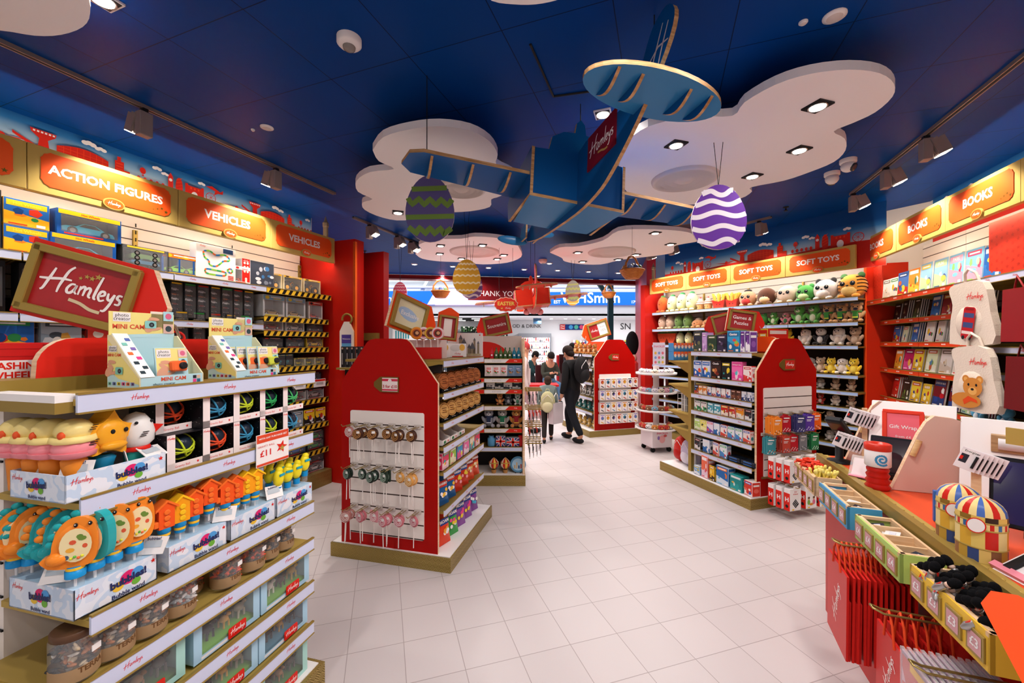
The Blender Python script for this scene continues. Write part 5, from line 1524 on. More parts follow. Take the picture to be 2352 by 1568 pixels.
GMs = Frame(*GM.p(0, 0).xy, -14.4+90)
def p3for10(m, x, z, y):
 m.rect(x, z, .13, .1, y, C('#ead9d6')); m.rect(x, z+.034, .13, .018, y-.0004, C('#c8304a')); m.rect(x, z-.04, .13, .012, y-.0004, C('#c8304a')); m.disc(x, z+.028, .015, .015, y-.0008, C('#ead9d6'), 14); m.text('3 for £10', x, z-.015, .032, y-.001, C('#b01c2c'), .02)


o = gondola('sweets_gondola', 'red tag shaped display stand with lollipops and a gold plate reading 3 for £10', GM, -1.0, 1.0, 1.685, -.92, -.11, 1, .06, .97, .08,
  [(1.52, 'lilac'), (1.28, 'lilac'), (1.06, 'lilac'), (.885, 'lilac'), (.70, 'lilac'), (.42, 'lilac')], (-.835, -.217, .2, 1.136, 9), (-.5, 1.34, .025, True, p3for10), None)
gondola_arch(o, .12, .95, .5, 1.53, 1.675, None, ORANGE).rotation_euler = (0, 0, PI/2)
m = MB(); m.box((-.5, .5, 1.515), (.84, .86, .02), GOLD); m.box((-.14, .5, 1.62), (.01, .3, .1), WHITE) if 0 else None; m.build('top_deck', o)
tag_sign('luggage_tag_sign', 'orange luggage tag with pale printed map in a gold frame above the sweets stand', px(941, 724, 3.35), math.radians(50), math.radians(-17), .3, .235, lambda m, w, h, y: (m.rect(0, 0, w*.92, h*.9, y-.0006, C('#e4ddb8')), m.disc(-.02, .0, w*.33, h*.2, y-.001, C('#a9c4e0'), 14, 0, -.2), m.text('Exclusive', 0, 0, .05, y-.0015, WHITE, .02)), True, True, ORANGE)
tag_sign('luggage_tag_sign', 'dark red luggage tag reading Souvenirs in a gold frame', px(1141, 747, 5.2), math.radians(-8), math.radians(12), .3, .215, lambda m, w, h, y: m.text('Souvenirs', 0, 0, .062, y-.0008, TEXTW, .015), False, True)
# hooks and lollipops
def hook_maker(m):
 m.box((0, -.004, 0), (.055, .006, .03), mat('#cfc4bd', .4)); m.tube([(-.012, -.005, .0), (-.012, -.13, .0), (-.012, -.15, .018)], .003, GOLDH, 6); m.tube([(.012, -.005, 0), (.012, -.12, 0)], .0025, GOLDH, 6)
 m.box((0, -.07, .0), (.03, .006, .005), GOLDH)
hkk = Kind('display_hook', 'hook', whole(hook_maker), 'slat panel hooks')
def lolly(c, c2, sq=False):
 def f(root):
  m = MB(); m.tube([(0, 0, -.2), (0, 0, -.06)], .0028, C('#efe6df'), 6); m.build('stick', root)
  m = MB(); m.T = Matrix.Translation((0, 0, -.042))
  if sq: m.box((0, 0, 0), (.066, .014, .064), c, .012); m.ell((-.02, 0, .03), (.012, .007, .012), c, 8, 5); m.ell((.02, 0, .03), (.012, .007, .012), c, 8, 5)
  else: m.lathe([(.02, -.007), (.033, -.004), (.033, .004), (.02, .007)], c, (0, 0, 0), 20, RX(PI/2))
  m.build('sweet', root)
  m = MB(); m.T = Matrix.Translation((0, -.0085, -.042)); P = [(.005+.022*t/20, t*.75) for t in range(24)]
  m.ribbon([(r*math.cos(a), r*math.sin(a)) for r, a in P], .005, 0, c2); m.rect(.008, .012, .02, .014, -.0006, WHITE); m.build('icing', root)
 return parted(f)


LK = {k: Kind('lollipop', 'lollipop', lolly(C(a), C(b), s), 'lollipops on the sweets stand') for k, a, b, s in (('chocolate', '#4a2a1c', '#b8824a', 0), ('rose', '#b87a74', '#e6c8c2', 0), ('dark green', '#1d2a22', '#8fa89a', 0), ('green square', '#27382c', '#a9c4b0', 1), ('orange', '#d89a4e', '#f2d09a', 0), ('pink', '#c8707a', '#f0cfd2', 0), ('pink square', '#d88a92', '#f6dcdc', 1))}
for r, (zr, rw, ks) in enumerate(((1.036, 'top', ('rose', 'chocolate', 'chocolate', 'chocolate', 'chocolate', 'chocolate')), (.725, 'middle', ('dark green', 'dark green', 'dark green', 'green square', 'orange', 'orange')), (.415, 'bottom', ('rose', 'pink', 'pink square', 'pink', 'pink', 'pink')))):
 for i, x in enumerate(span(-.845, -.21, 6)):
  hkk.put(GM.p(x, .014, zr), GM.yaw, f'brass hook in the {rw} row of lollipops, {ORD[i]} from the left')
  for j in range((1, 2, 3)[(i*2+r) % 3]):
   LK[ks[i]].put(GM.p(x-.012+rnd(-.008, .008), -.035-.028*j, zr-.004), GM.yaw+rnd(-.35, .35), f'{ks[i]} lollipop, {("nearest the panel", "in the middle", "outermost")[j]} on the {rw} row hook {ORD[i]} from the left', tilt=RY(rnd(-.05, .05)), scale=1.22)
# wooden discs on the side shelves
WD = [wood('bark_slice', '#8a4a24', '#b06a38', 14), wood('pale_slice', '#b98442', '#d6a864', 14)]
def slice_(w):
 def f(root):
  m = MB(); m.lathe([(.06, -.007), (.064, 0), (.06, .007)], w, (0, 0, .064), 24, RX(PI/2)); m.build('disc', root)
  m = MB(); m.T = Matrix.Translation((0, -.0085, .064)); m.ribbon([(.05*math.cos(t*PI/12), .05*math.sin(t*PI/12)) for t in range(25)], .003, 0, C('#5a2c14'))
  for q in range(3): m.rect(0, .018-.016*q, .05-.01*(q % 2), .005, 0, C('#5a2c14'))
  m.build('engraving', root)
 return parted(f)


SK = [Kind('wooden_coaster', 'coaster', slice_(w), 'wooden coasters') for w in WD]
def holder(m): m.box((0, .05, .004), (.09, .12, .008), BLACK); m.prism([(-.045, 0), (-.045, .03), (-.02, .012), (.02, .012), (.045, .03), (.045, 0)], -.012, -.008, BLACK); m.tube([(-.02, -.012, .012), (0, -.03, .02), (.02, -.012, .012)], .0025, STEEL, 6)
HK = Kind('coaster_rack', 'rack', whole(holder), 'black coaster racks')
for r, (z, nm, pal) in enumerate(((1.282, 'upper', 'dark'), (1.062, 'lower', 'pale'))):
 for i, x in enumerate(span(.08, .96, 6)):
  HK.put(GMs.p(x, .11, z), GMs.yaw-.35, f'black rack on the {nm} coaster shelf, {ORD[i]} from the red end panel')
  for j in range(4):
   SK[r].put(GMs.p(x+.008*j, .115+.024*j, z+.013), GMs.yaw-.35, f'{pal} wooden coaster, {ORD[j]} from the front in rack {ORD[i]} from the red end panel', tilt=RX(-.12))
def openbox(m):
 w, d, h = .14, .2, .1
 for s in (-1, 1): m.prism([(0, 0), (d, 0), (d, h), (.09, h*.9), (.05, .05), (0, .035)], s*w/2-.002, s*w/2+.002, C('#ece4e0'), ax='x')
 m.box((0, d-.002, h/2), (w, .004, h), C('#c8a88c')); m.box((0, .002, .018), (w, .004, .036), C('#ece4e0')); m.box((0, d/2, .002), (w, d, .004), C('#8a5a3c')); m.rect(-.03, .018, .04, .02, -.001, C('#2f7a4a')); m.rect(.03, .018, .02, .01, -.001, REDL)
kob = Kind('torn_display_box', 'box', whole(openbox), 'opened white display boxes')
row(GMs, kob, span(.08, .55, 3), .1, .888, 0, 'opened white display box under the coasters, {n} from the red end panel')
def bag(w, h, pal, title, rs):
 """puffed foil bag with crimped ends"""
 def f(root):
  n = 9; m = MB(); V = []; F = []
  for j in range(n+1):
   v = j/n
   for i in range(n+1):
    u = i/n; t = .028*(math.sin(PI*u)**.6)*(math.sin(PI*min(max((v-.08)/.84, 0), 1))**.6)
    V.append((w*(u-.5)*(1-.05*math.sin(PI*v)), -t, h*v))
  for j in range(n):
   for i in range(n): a = j*(n+1)+i; F.append((a, a+1, a+n+2, a+n+1))
  k = len(V); V += [(x, -y*.7+.002, z) for x, y, z in V]; F += [tuple(k+i for i in f[::-1]) for f in F]
  m.add(V, F, pal[0], True); m.build('foil_bag', root)
  m = MB(); y = -.0298; m.rect(0, h*.68, w*.5, h*.18, y, pal[1]); m.text(title, 0, h*.68, h*.14, y-.0005, WHITE if pal[1] != WHITE else pal[2], .04, w*.55)
  r = random.Random(rs)
  for i in range(6): m.disc(r.uniform(-.2, .2)*w, r.uniform(.3, .52)*h, w*.09, h*.055, y-.0003-.0001*i, pal[2+i % (len(pal)-2)], 10)
  m.build('bag_print', root)
 return parted(f)


kbags = [Kind('sweet_bag', 'sweets', bag(.135, .2, p, t, i), 'bags of sweets') for i, (t, p) in enumerate((('MOAM', [C('#e2401c', .25), C('#24408c'), C('#f0a030'), WHITE]), ('MOAM', [C('#3aa048', .25), C('#24408c'), C('#e84a8a'), WHITE, C('#f0d03a')]), ('MOAM', [C('#8a4aa0', .25), C('#24408c'), C('#e84a8a'), C('#f0d03a')]), ('MOAM', [C('#7a3a90', .25), C('#24408c'), C('#48b4d8'), WHITE]),
         ('HARIBO', [C('#1f5a94', .25), C('#c8321e'), WHITE, C('#e8b83a')]), ('HARIBO', [C('#c8321e', .25), C('#1f4a94'), C('#e8c83a'), C('#e89a9a')]), ('HARIBO', [C('#d84a2a', .25), C('#8a1a1a'), C('#d8a04a'), C('#e8d8b8')])))]
for i, (k, x) in enumerate(zip((0, 1, 2, 2, 3), span(.05, .86, 5))): kbags[k].put(GMs.p(x+.03, .13, .113), GMs.yaw-.3, f'{("red", "green", "purple", "violet", "purple")[i]} chewy sweet bag standing on the base, {ORD[i]} from the red end panel', tilt=RX(-.15), scale=1.32)
for i, (k, x) in enumerate(zip((4, 4, 5, 5, 6, 6), span(.07, .94, 6))): kbags[k].put(GMs.p(x, .13, .422), GMs.yaw-.3, f'{("blue", "blue", "red", "red", "orange", "orange")[i]} sweet bag on the lowest shelf, {ORD[i]} from the red end panel', tilt=RX(-.15), scale=1.2)
PK = [[C('#d8325a'), C('#f0c8d0'), WHITE, C('#2a9a9a'), C('#e8d23a')], [C('#9ac43c'), C('#e8e2b8'), C('#d84a6a'), WHITE], [C('#3a9ac8'), C('#e85a9a'), WHITE, C('#f0d83a')], [C('#f06aa8'), C('#f8d8e8'), C('#3ab4c8'), WHITE], [C('#f0e6d0'), C('#48b0b0'), C('#e8508a'), C('#e0b83a')]]
kpk = [Kind('candy_carton', 'sweets', carton(.115, .06, .13, p, 70+i), 'small sweet cartons') for i, p in enumerate(PK)]
row(GMs, kpk, span(.07, .95, 6), .1, .702, 0, 'small bright sweet carton on the shelf above the foil bags, {n} from the red panel')
# goods standing on top
o = thing('lollipop_stand', 'red counter box holding big round lollipops on top of the sweets stand', 'display box', GMs.p(.24, .3, 1.527), GMs.yaw-1.2)
m = MB(); m.box((0, .06, .045), (.22, .12, .09), C('#c2180f')); m.build('red_tray', o); m = MB(); m.box((0, .12, .075), (.3, .004, .15), C('#ead8d0')); m.build('back_card', o)
def biglolly(c, c2):
 def f(root):
  m = MB(); m.tube([(0, 0, 0), (0, 0, .16)], .003, C('#f0e2da'), 6); m.build('stick', root)
  m = MB(); m.lathe([(.044, -.008), (.05, -.005), (.05, .005), (.044, .008)], c, (0, 0, .2), 24, RX(PI/2)); m.build('rim_disc', root)
  m = MB(); m.T = Matrix.Translation((0, -.0085, .2)); m.disc(0, 0, .036, .036, 0, c2, 20); m.disc(0, 0, .026, .026, -.0004, C('#5a2a20'), 16); m.disc(.004, .002, .014, .014, -.0008, C('#d8a070'), 12); m.build('picture', root)
 return parted(f)


kbl = [Kind('round_lollipop', 'lollipop', biglolly(C(a), C(b)), 'big round lollipops') for a, b in (('#e8902a', '#c8601e'), ('#f0d8d8', '#c87a8a'), ('#d8a83a', '#8a3a1e'), ('#e8c8c8', '#b83a3a'))]
for i in range(8): kbl[(0, 1, 2, 3)[i % 4]].put(GMs.p(.24, .3, 1.53)+RZ(GMs.yaw-1.2) @ Vector((-.085+.055*(i % 4), .035+.05*(i//4), .0)), GMs.yaw-1.2+rnd(-.1, .1), f'big round lollipop, {ORD[i % 4]} from the left in the {("front", "rear")[i//4]} row of the red tray')
def wbox(root):
 m = MB(); m.box((0, .05, .06), (.16, .1, .12), C('#efe6e4'), .002); m.build('carton', root)
 m = MB(); m.hand(0, .03, .02, -.001, INK); m.disc(-.02, .08, .05, .03, -.001, C('#d8d0cc'), 12); m.disc(.04, .085, .025, .03, -.0014, C('#e8b04a'), 12); m.rect(0, .006, .1, .008, -.001, REDL); m.build('front_print', root)
kwb = Kind('white_gift_box', 'gift box', parted(wbox), 'white gift boxes')
for i, (x, y, r) in enumerate(((.5, .3, -.9), (.68, .22, -1.0))): kwb.put(GMs.p(x, y, 1.527), GMs.yaw+r, ['white gift box right behind the big lollipops', 'white gift box between the lollipops and the castle puzzle'][i])
def castle(root):
 m = MB(); m.box((0, .04, .11), (.25, .08, .22), C('#ded6d2'), .002); m.build('carton', root)
 m = MB(); c = C('#8a7a64')
 for x, w, h in ((-.08, .035, .14), (-.05, .05, .09), (.0, .03, .06), (.03, .05, .05), (.05, .02, .13), (.085, .02, .1)): m.rect(x, .02+h/2, w, h, -.001, c); m.flat([(x-w*.6, .02+h), (x+w*.6, .02+h), (x, .02+h+w*1.3)], -.0013, C('#5c5a60'))
 m.star(.1, .2, .01, -.001, REDL); m.rect(0, .015, .22, .02, -.0012, C('#b8a888')); m.build('front_print', root)
Kind('castle_puzzle', 'puzzle box', parted(castle)).put(GMs.p(.92, .2, 1.527), GMs.yaw-1.3, 'pale puzzle box printed with a stone castle on the sweets stand')

# ================================================================ souvenir gondola
o = thing('souvenir_gondola', 'souvenir display unit of teddies and tins behind the sweets stand', 'display unit', GS.o, GS.yaw)
m = MB(); m.box((-.5, .5, .06), (1.0, 1.0, .12), TREAD); m.box((-.5, .5, .122), (.98, .98, .006), WHITE); m.build('base', o)
m = MB(); m.box((-.02, .3, .9), (.025, .56, 1.62), PLY, .003); m.build('end_panel', o)
m = MB(); m.box((-.5, .42, .8), (.95, .03, 1.36), DARK); m.build('back_panel', o)
m = MB(); m.box((-.5, .42, 1.6), (.93, .03, .28), C('#d8c8c0')); m.prism([(-.8+.6*math.cos(t*PI/14)*.5+.3, 1.47+.2*math.sin(t*PI/14)) for t in range(15)], .395, .405, REDL); m.build('header', o)
for z, k in ((1.467, 'two'), (1.24, 'two'), (1.11, 'two'), (.918, 'two'), (.656, 'two'), (.438, 'lilac')):
 shelf(o, -.92, -.04, .04, .4, z, 'lilac' if k != 'two' else 'lilac', .045, 0, True, 2) if k != 'two' else [shelf(o, a, b, .04, .4, z, 'two', .045, 0, True, 2) for a, b in ((-.92, -.482), (-.478, -.04))]


def plush(body, belly, hd=None, ears='round', eye=DARK, scarf=None, muz=None):
 """seated soft toy: one body mesh with head and limbs; face and clothes as parts"""
 hd = hd or body
 def f(root):
  m = MB(); m.ell((0, 0, .07), (.055, .048, .068), body, 14, 9); m.ell((0, -.006, .165), (.056, .05, .05), hd, 14, 9)
  for s in (-1, 1):
   m.ell((s*.048, -.05, .022), (.024, .042, .022), body, 10, 6); m.ell((s*.06, -.02, .09), (.02, .022, .045), body, 10, 6, RY(s*.5))
   if ears == 'round': m.ell((s*.042, 0, .208), (.02, .011, .02), body, 10, 6)
   elif ears == 'long': m.ell((s*.05, 0, .15), (.013, .018, .05), body, 10, 6)
   elif ears == 'point': m.lathe([(.016, 0), (0, .03)], body, (s*.035, 0, .2), 8)
  m.build('body', root)
  m = MB()
  for s in (-1, 1): m.ell((s*.02, -.051, .178), (.007, .005, .008), eye, 8, 6)
  m.build('eyes', root)
  m = MB(); m.ell((0, -.048, .155), (.024, .018, .017), muz or belly, 10, 6); m.ell((0, -.066, .16), (.007, .004, .005), DARK, 8, 5); m.build('muzzle', root)
  m = MB(); m.ell((0, -.028, .07), (.036, .026, .045), belly, 10, 7); m.build('belly_patch', root)
  if scarf:
   m = MB(); m.lathe([(.05, .115), (.056, .125), (.048, .135)], scarf[0], seg=14, cap=False); m.box((.0, -.056, .085), (.05, .008, .08), scarf[0], .003); m.box((0, -.0605, .06), (.05, .002, .01), scarf[1]); m.build('scarf', root)
 return parted(f)


FB = lambda c: mat(c, .85, 0, .2, 0, 0, 1, .12, .3, 60, 0, .4)
kted = [Kind('scarf_teddy', 'soft toy', plush(FB(a), FB(b), scarf=(C(c), C(d))), 'teddies in scarves') for a, b, c, d in (('#8f8f96', '#c8c8cc', '#24304c', '#d8d8d8'), ('#9a928c', '#cfc8c2', '#1f6a4a', '#e8e4da'), ('#b8762e', '#d8a45c', '#8a1a22', '#e0b83a'))]
for i, x in enumerate((-.43, -.27, -.105)): kted[i].put(GS.p(x, .12, .66), GS.yaw, ['grey teddy in a navy scarf on the souvenir shelf', 'grey teddy in a green striped scarf on the souvenir shelf', 'golden teddy in a dark red striped scarf on the souvenir shelf'][i], scale=1.0)
ksm = [Kind('small_plush', 'soft toy', plush(FB(a), FB(b)), 'small plush on the souvenir shelf') for a, b in (('#b86a2a', '#d8a05a'), ('#4a4a50', '#9a9aa0'), ('#d8d4d0', '#4a8a6a'))]
for i, x in enumerate((-.3, -.2, -.09)): ksm[i].put(GS.p(x, .12, .922), GS.yaw, ['small brown plush on the shelf above the teddies', 'small dark grey plush on the shelf above the teddies', 'small white and green plush on the shelf above the teddies'][i], scale=.58)
def jack(m, w, h, y):
 m.rect(0, h/2, w, h, y, C('#1f3a7c'))
 for a, b, c in ((.16, WHITE, 1), (.07, REDL, 2)):
  for s in (-1, 1): m.flat([(-w/2, h/2-s*h/2-0), (-w/2+a*w*.6, h/2-s*h/2), (w/2, h/2+s*h/2), (w/2-a*w*.6, h/2+s*h/2)], y-.0002*c, b)
 m.rect(0, h/2, w, h*.34, y-.0006, WHITE); m.rect(0, h/2, w*.26, h, y-.0006, WHITE); m.rect(0, h/2, w, h*.2, y-.0008, REDL); m.rect(0, h/2, w*.16, h, y-.0008, REDL)
def tin(w, h):
 def f(root):
  m = MB(); m.box((0, .05, h/2), (w, .1, h), C('#c8ccd8', .25), .008); m.build('tin_box', root); m = MB(); jack(m, w*.93, h*.96, -.001); m.build('flag_print', root)
 return parted(f)
Kind('flag_tin', 'tin', tin(.115, .12)).put(GS.p(-.29, .07, .442), 0, 'square union flag tin on the souvenir shelf')
Kind('flag_tin', 'tin', tin(.165, .1)).put(GS.p(-.135, .07, .442), 0, 'wide domed union flag tin on the souvenir shelf') if 0 else Kind('wide_flag_tin', 'tin', tin(.16, .1)).put(GS.p(-.145, .07, .442), 0, 'wide union flag tin beside the square one')
m = MB(); m.lathe([(.04, 0), (.045, .02), (.045, .09), (.03, .1), (.03, .12)], C('#5a9ac4', .3)); tag(m.build('blue_jar', loc=GS.p(-.4, .1, .442)), 'blue souvenir jar left of the union flag tins', 'jar')
m = MB(); m.lathe([(.035, 0), (.038, .08), (.03, .1), (.034, .105), (.034, .125)], C('#b81e22', .3)); tag(m.build('red_jar', loc=GS.p(-.05, .1, .442)), 'red lidded souvenir jar right of the union flag tins', 'jar')
def balloon(root):
 m = MB(); cc = [C('#c8321e', .3), C('#e8c04a', .3), C('#b8281e', .3), C('#f0e2c8', .3)]
 for k in range(12):
  V = []; F = []
  for j in range(9):
   z = j/8; r = .058*math.sin(PI*min(.14+z*.86, 1))**.8 if j < 8 else .004
   for e in (0, 1): a = 2*PI*(k+e)/12; V.append((r*math.cos(a), r*math.sin(a), .055+.125*z))
  for j in range(8): F.append((2*j, 2*j+1, 2*j+3, 2*j+2))
  m.add(V, F, cc[k % 4], True)
 m.lathe([(.057, .118), (.06, .124), (.057, .13)], GOLDP, seg=20, cap=False); m.build('envelope', root)
 m = MB(); m.lathe([(.024, 0), (.03, .035), (.032, .04)], C('#b8864a')); m.build('basket', root)
 for a in range(4): m = MB(); m.tube([(.028*math.cos(a*1.57+.7), .028*math.sin(a*1.57+.7), .038), (.034*math.cos(a*1.57+.7), .034*math.sin(a*1.57+.7), .07)], .002, GOLD, 5); m.build('strut', root)
kba = Kind('balloon_tin', 'ornament', parted(balloon), 'hot air balloon tins')
for i, x in enumerate((-.37, -.235)): kba.put(GS.p(x, .09, .126), 0, ['red and gold hot air balloon tin, left one on the souvenir base', 'red and gold hot air balloon tin next to the blue plate'][i])
o = thing('souvenir_plate', 'round blue plate printed with city towers on the souvenir base', 'plate', GS.p(-.085, .09, .13), 0)
m = MB(); m.lathe([(.03, 0), (.08, .006), (.092, .014), (.092, .018), (.03, .006)], C('#6aa4cc', .25), (0, .02, .09), 28, RX(PI/2-.2)); m.build('dish', o)
m = MB(); m.T = Matrix.Translation((0, .006, .09)) @ Matrix.Rotation(-.2, 4, 'X'); m.disc(0, 0, .07, .07, 0, C('#a8cfe8'), 24)
for i, (x, h) in enumerate(((-.04, .04), (-.015, .07), (.01, .035), (.035, .05))): m.rect(x, -.045+h/2, .016, h, -.0005, [C('#c8a878'), C('#d8b888'), C('#3a5a8a'), C('#b8402a')][i])
m.build('picture', o); m = MB(); m.tube([(-.03, -.03, .0), (-.03, .04, .0), (-.02, .05, .06), (.02, .05, .06), (.03, .04, 0), (.03, -.03, 0)], .003, DARK, 6); m.build('easel', o)
kgl = [Kind('bottle_keyring', 'bottle', whole(lambda m, c=c: (m.lathe([(.026, 0), (.028, .04), (.022, .08), (.008, .1), (.008, .13)], C(c, .15), seg=12), m.box((0, -.027, .04), (.018, .002, .018), WHITE))), 'little bottles on the souvenir top shelf') for c in ('#b81e2c', '#3f5a34', '#1f6f8a')]
for i, x in enumerate(span(-.42, -.05, 7)): kgl[(0, 1, 1, 1, 1, 2, 2)[i]].put(GS.p(x, .1, 1.47), 0, f'{("red", "green", "green", "green", "green", "teal", "teal")[i]} little bottle on the souvenir top shelf, {ORD[i]} from the left')
kpp = [Kind('hanging_packet', 'packet', bag(.1, .13, p, t, 3), 'hanging souvenir packets') for p, t in (([C('#efe6e4', .3), REDL, C('#3a7a3a'), C('#c8321e')], 'London'), ([C('#7f98b4', .3), C('#2a4a8a'), C('#b8803a'), C('#6a4a2a')], 'fudge'))]
for i, x in enumerate(span(-.47, -.04, 5)): kpp[i > 2].put(GS.p(x, .06, 1.265), 0, f'{("white and red", "blue")[i > 2]} packet hanging under the little bottles, {ORD[i]} from the left')
kms = [Kind('souvenir_box', 'box', carton(.1, .06, .08, p, 90+i), 'small souvenir boxes') for i, p in enumerate(([C('#e8e4e2'), C('#2a2c34'), C('#5a5c64'), WHITE], [C('#24262c'), C('#c8c0b8'), C('#8a8c94'), C('#3a5a44')]))]
row(GS, kms, span(-.46, -.05, 4), .08, 1.114, 0, 'small boxed souvenir between the packets and plush, {n} from the left')
# key rings hanging on the end of the souvenir unit
def keyring(c):
 def f(m): m.tube([(0, 0, 0), (0, -.004, -.03)], .002, STEEL, 5); m.box((0, -.004, -.06), (.016, .01, .05), C(c), .003); m.tube([(0, -.004, -.085), (.004, -.004, -.15)], .004, C('#1c1c20'), 5); m.box((.004, -.004, -.16), (.012, .008, .02), C('#d8d4d0'))
 return whole(f)
kkr = [Kind('souvenir_keyring', 'keyring', keyring(c), 'key rings on the souvenir unit') for c in ('#24242a', '#c8201e', '#d83a2a', '#8a8a90')]
GSe = Frame(*GS.p(.0, 0).xy, 90)
for r, (z, w) in enumerate(((1.08, 'top'), (.86, 'second'), (.66, 'third'), (.46, 'lowest'))):
 m = MB(); m.box((.27, -.03, z+.01), (.5, .01, .012), GOLD); [m.box((.1+.11*q, -.1, z+.01), (.012, .2, .012), GOLD) for q in range(4)]
 tag(m.build('key_rail', loc=GSe.o, rz=GSe.yaw), f'brass rail of key rings on the souvenir unit end, {w} of four', 'rail', 'key ring rails')
 for i, x in enumerate(span(.05, .5, 9)): kkr[(r+(i % 2)) % 4 if r else (0, 3)[i % 2]].put(GSe.p(x, -.05-.045*(i % 4), z+.005), GSe.yaw+rnd(-.6, .6), f'key ring on the {w} rail of the souvenir unit end, {ORD[i]} from the aisle')
tag_sign('luggage_tag_sign', 'small orange luggage tag standing above the big round lollipops', px(1028, 752, 3.75), math.radians(20), math.radians(84), .2, .15, lambda m, w, h, y: (m.rect(0, 0, w*.8, h*.5, y-.0006, C('#f0e2da')),) , True, False, ORANGE)
m = MB(); m.box((-.3, .02, 0), (.6, .012, .012), STEEL); m.build('stand_pole', bpy.data.objects['luggage_tag_sign.003'])

# ================================================================ far gondola with card packs
def shopplate(m, x, z, y): m.rect(x, z, .13, .09, y, C('#c8281e')); m.hand(x, z, .038, y-.0005, TEXTW, 0, .1, 3)
GFs = Frame(*GF.p(0, 0).xy, 17.2-90)
o = gondola('card_gondola', 'distant red tag shaped stand hung with picture card packs', GF, 1.05, 1.15, 1.715, .11, .93, -1, -1.1, -.06, .08,
  [(1.45, 'lilac'), (1.2, 'lilac'), (.95, 'lilac'), (.68, 'lilac'), (.42, 'lilac')], (.2, .84, .25, 1.1, 7), (.52, 1.4, .025, True, shopplate))
gondola_arch(o, -1.08, -.1, .52, 1.5, 1.68, None, ORANGE).rotation_euler = (0, 0, -PI/2)
tag_sign('luggage_tag_sign', 'orange luggage tag with red and white panels above the distant card stand', px(1374, 757, 7.3), math.radians(12), math.radians(18), .36, .25, lambda m, w, h, y: (m.rect(w*.24, 0, w*.48, h*.9, y-.0006, C('#ece4e0')), m.hand(-w*.22, 0, w*.13, y-.001, TEXTW, 0, .1, 3), m.text('from', w*.24, h*.15, .045, y-.001, GREY, 0), m.text('15%', w*.24, -h*.12, .06, y-.001, GREY, 0)), False, True, ORANGE)
CP = [blotch('cards', ['#f4ece8', '#f4ece8', '#e8c8b4', '#d86a4a', '#f4ece8', '#6a5a9a', '#e8b83a'], 26)]
def cardpack(i):
 c = [C(x) for x in ('#b8402a', '#2a2a34', '#c8802a', '#7a6ab0', '#d8a83a', '#3a7a9a')]
 def f(m):
  m.box((0, 0, -.085), (.1, .06, .165), C('#efe4e0'), .002); m.disc(0, -.065, .03, .032, -.0306, c[i], 12); m.disc(.012, -.075, .016, .02, -.0308, c[(i+2) % 6], 8); m.ribbon([(-.025, -.13), (.028, -.155)], .015, -.0307, c[(i+1) % 6]); m.rect(0, -.016, .08, .014, -.0307, c[i])
 return whole(f)
kcp = [Kind('card_pack', 'card pack', cardpack(i), 'hanging picture card packs') for i in range(6)]
for r, z in enumerate((1.03, .82, .61, .4)):
 for i, x in enumerate(span(.17, .95, 7)): kcp[(i*5+r*3) % 6].put(GF.p(x, -.02, z), GF.yaw, f'white picture card pack on the distant red stand, {ORD[i]} across in the {("top", "second", "third", "bottom")[r]} row')
kfar = [Kind('shelf_plush', 'soft toy', plush(FB(a), FB(b), ears=e), 'plush on the distant card stand') for a, b, e in (('#b8762e', '#e0c090', 'round'), ('#e4e0dc', '#f0ece8', 'round'), ('#8a5a34', '#d8b890', 'long'), ('#e8e4e0', '#2a2a2e', 'round'), ('#3a8a8a', '#d8d8d0', 'point'), ('#c8a04a', '#e8d0a0', 'round'))]
n = 0
for z, w in ((1.453, 'top'), (1.2, 'second'), (.953, 'third'), (.683, 'fourth'), (.423, 'fifth'), (.115, 'base')):
 for i, x in enumerate(span(-1.0, -.08, 5)):
  kfar[(n*5+i) % 6].put(GFs.p(x, .2, z), GFs.yaw+rnd(-.2, .2), f'plush animal on the {w} shelf of the distant card stand, {ORD[i]} from its far end', scale=.75 if z < 1.4 else .85); n += 1

# ================================================================ round plush spinner
o = thing('plush_spinner', 'white wheeled spinner stand of round plush toys', 'display stand', px(1507, 1030, 6.35).xyz, .2); o.location.z = 0
SP = o.location.copy()
m = MB(); m.cyl((0, 0, .1), .045, 1.2, C('#e8dcd8')); m.build('pole', o)
for z in (1.2, .915, .642, .363): m = MB(); m.lathe([(.05, 0), (.3, 0), (.305, .01), (.305, .03), (.298, .03), (.296, .012), (.05, .012)], WHITE, (0, 0, z-.03), 36, None, True, False); m.build('tier', o)
m = MB(); m.box((0, 0, .2), (.34, .34, .26), C('#e4d8dc'), .01); m.disc(0, .2, .05, .06, -.171, C('#e8a8a8'), 14); m.disc(.05, .25, .03, .02, -.1715, C('#d85a5a'), 10); m.disc(-.06, .22, .02, .03, -.1715, C('#8a6ab0'), 10); m.text('SNACKLES', 0, .29, .04, -.172, C('#d84a6a'), .02); m.build('base_box', o)
for a in range(4): m = MB(); m.lathe([(.035, -.015), (.035, .015)], BLACK, (.19*math.cos(a*PI/2+.78), .19*math.sin(a*PI/2+.78), .035), 12, RX(PI/2)); m.tube([(.19*math.cos(a*PI/2+.78), .19*math.sin(a*PI/2+.78), .035), (.12*math.cos(a*PI/2+.78), .12*math.sin(a*PI/2+.78), .08)], .012, BLACK, 6); m.build('caster', o)
m = MB(); m.box((0, -.08, 1.49), (.2, .008, .34), C('#ded4e4')); m.text('SNACKLES', 0, 1.6, .04, -.0848, C('#d8607a'), .02)
for i in range(9): m.disc(-.06+.06*(i % 3), 1.36+.07*(i//3), .02, .022, -.0846, C(('#d86a7a', '#8ab47a', '#e8b84a', '#7a9ad0')[i % 4]), 10)
m.build('header_card', o)
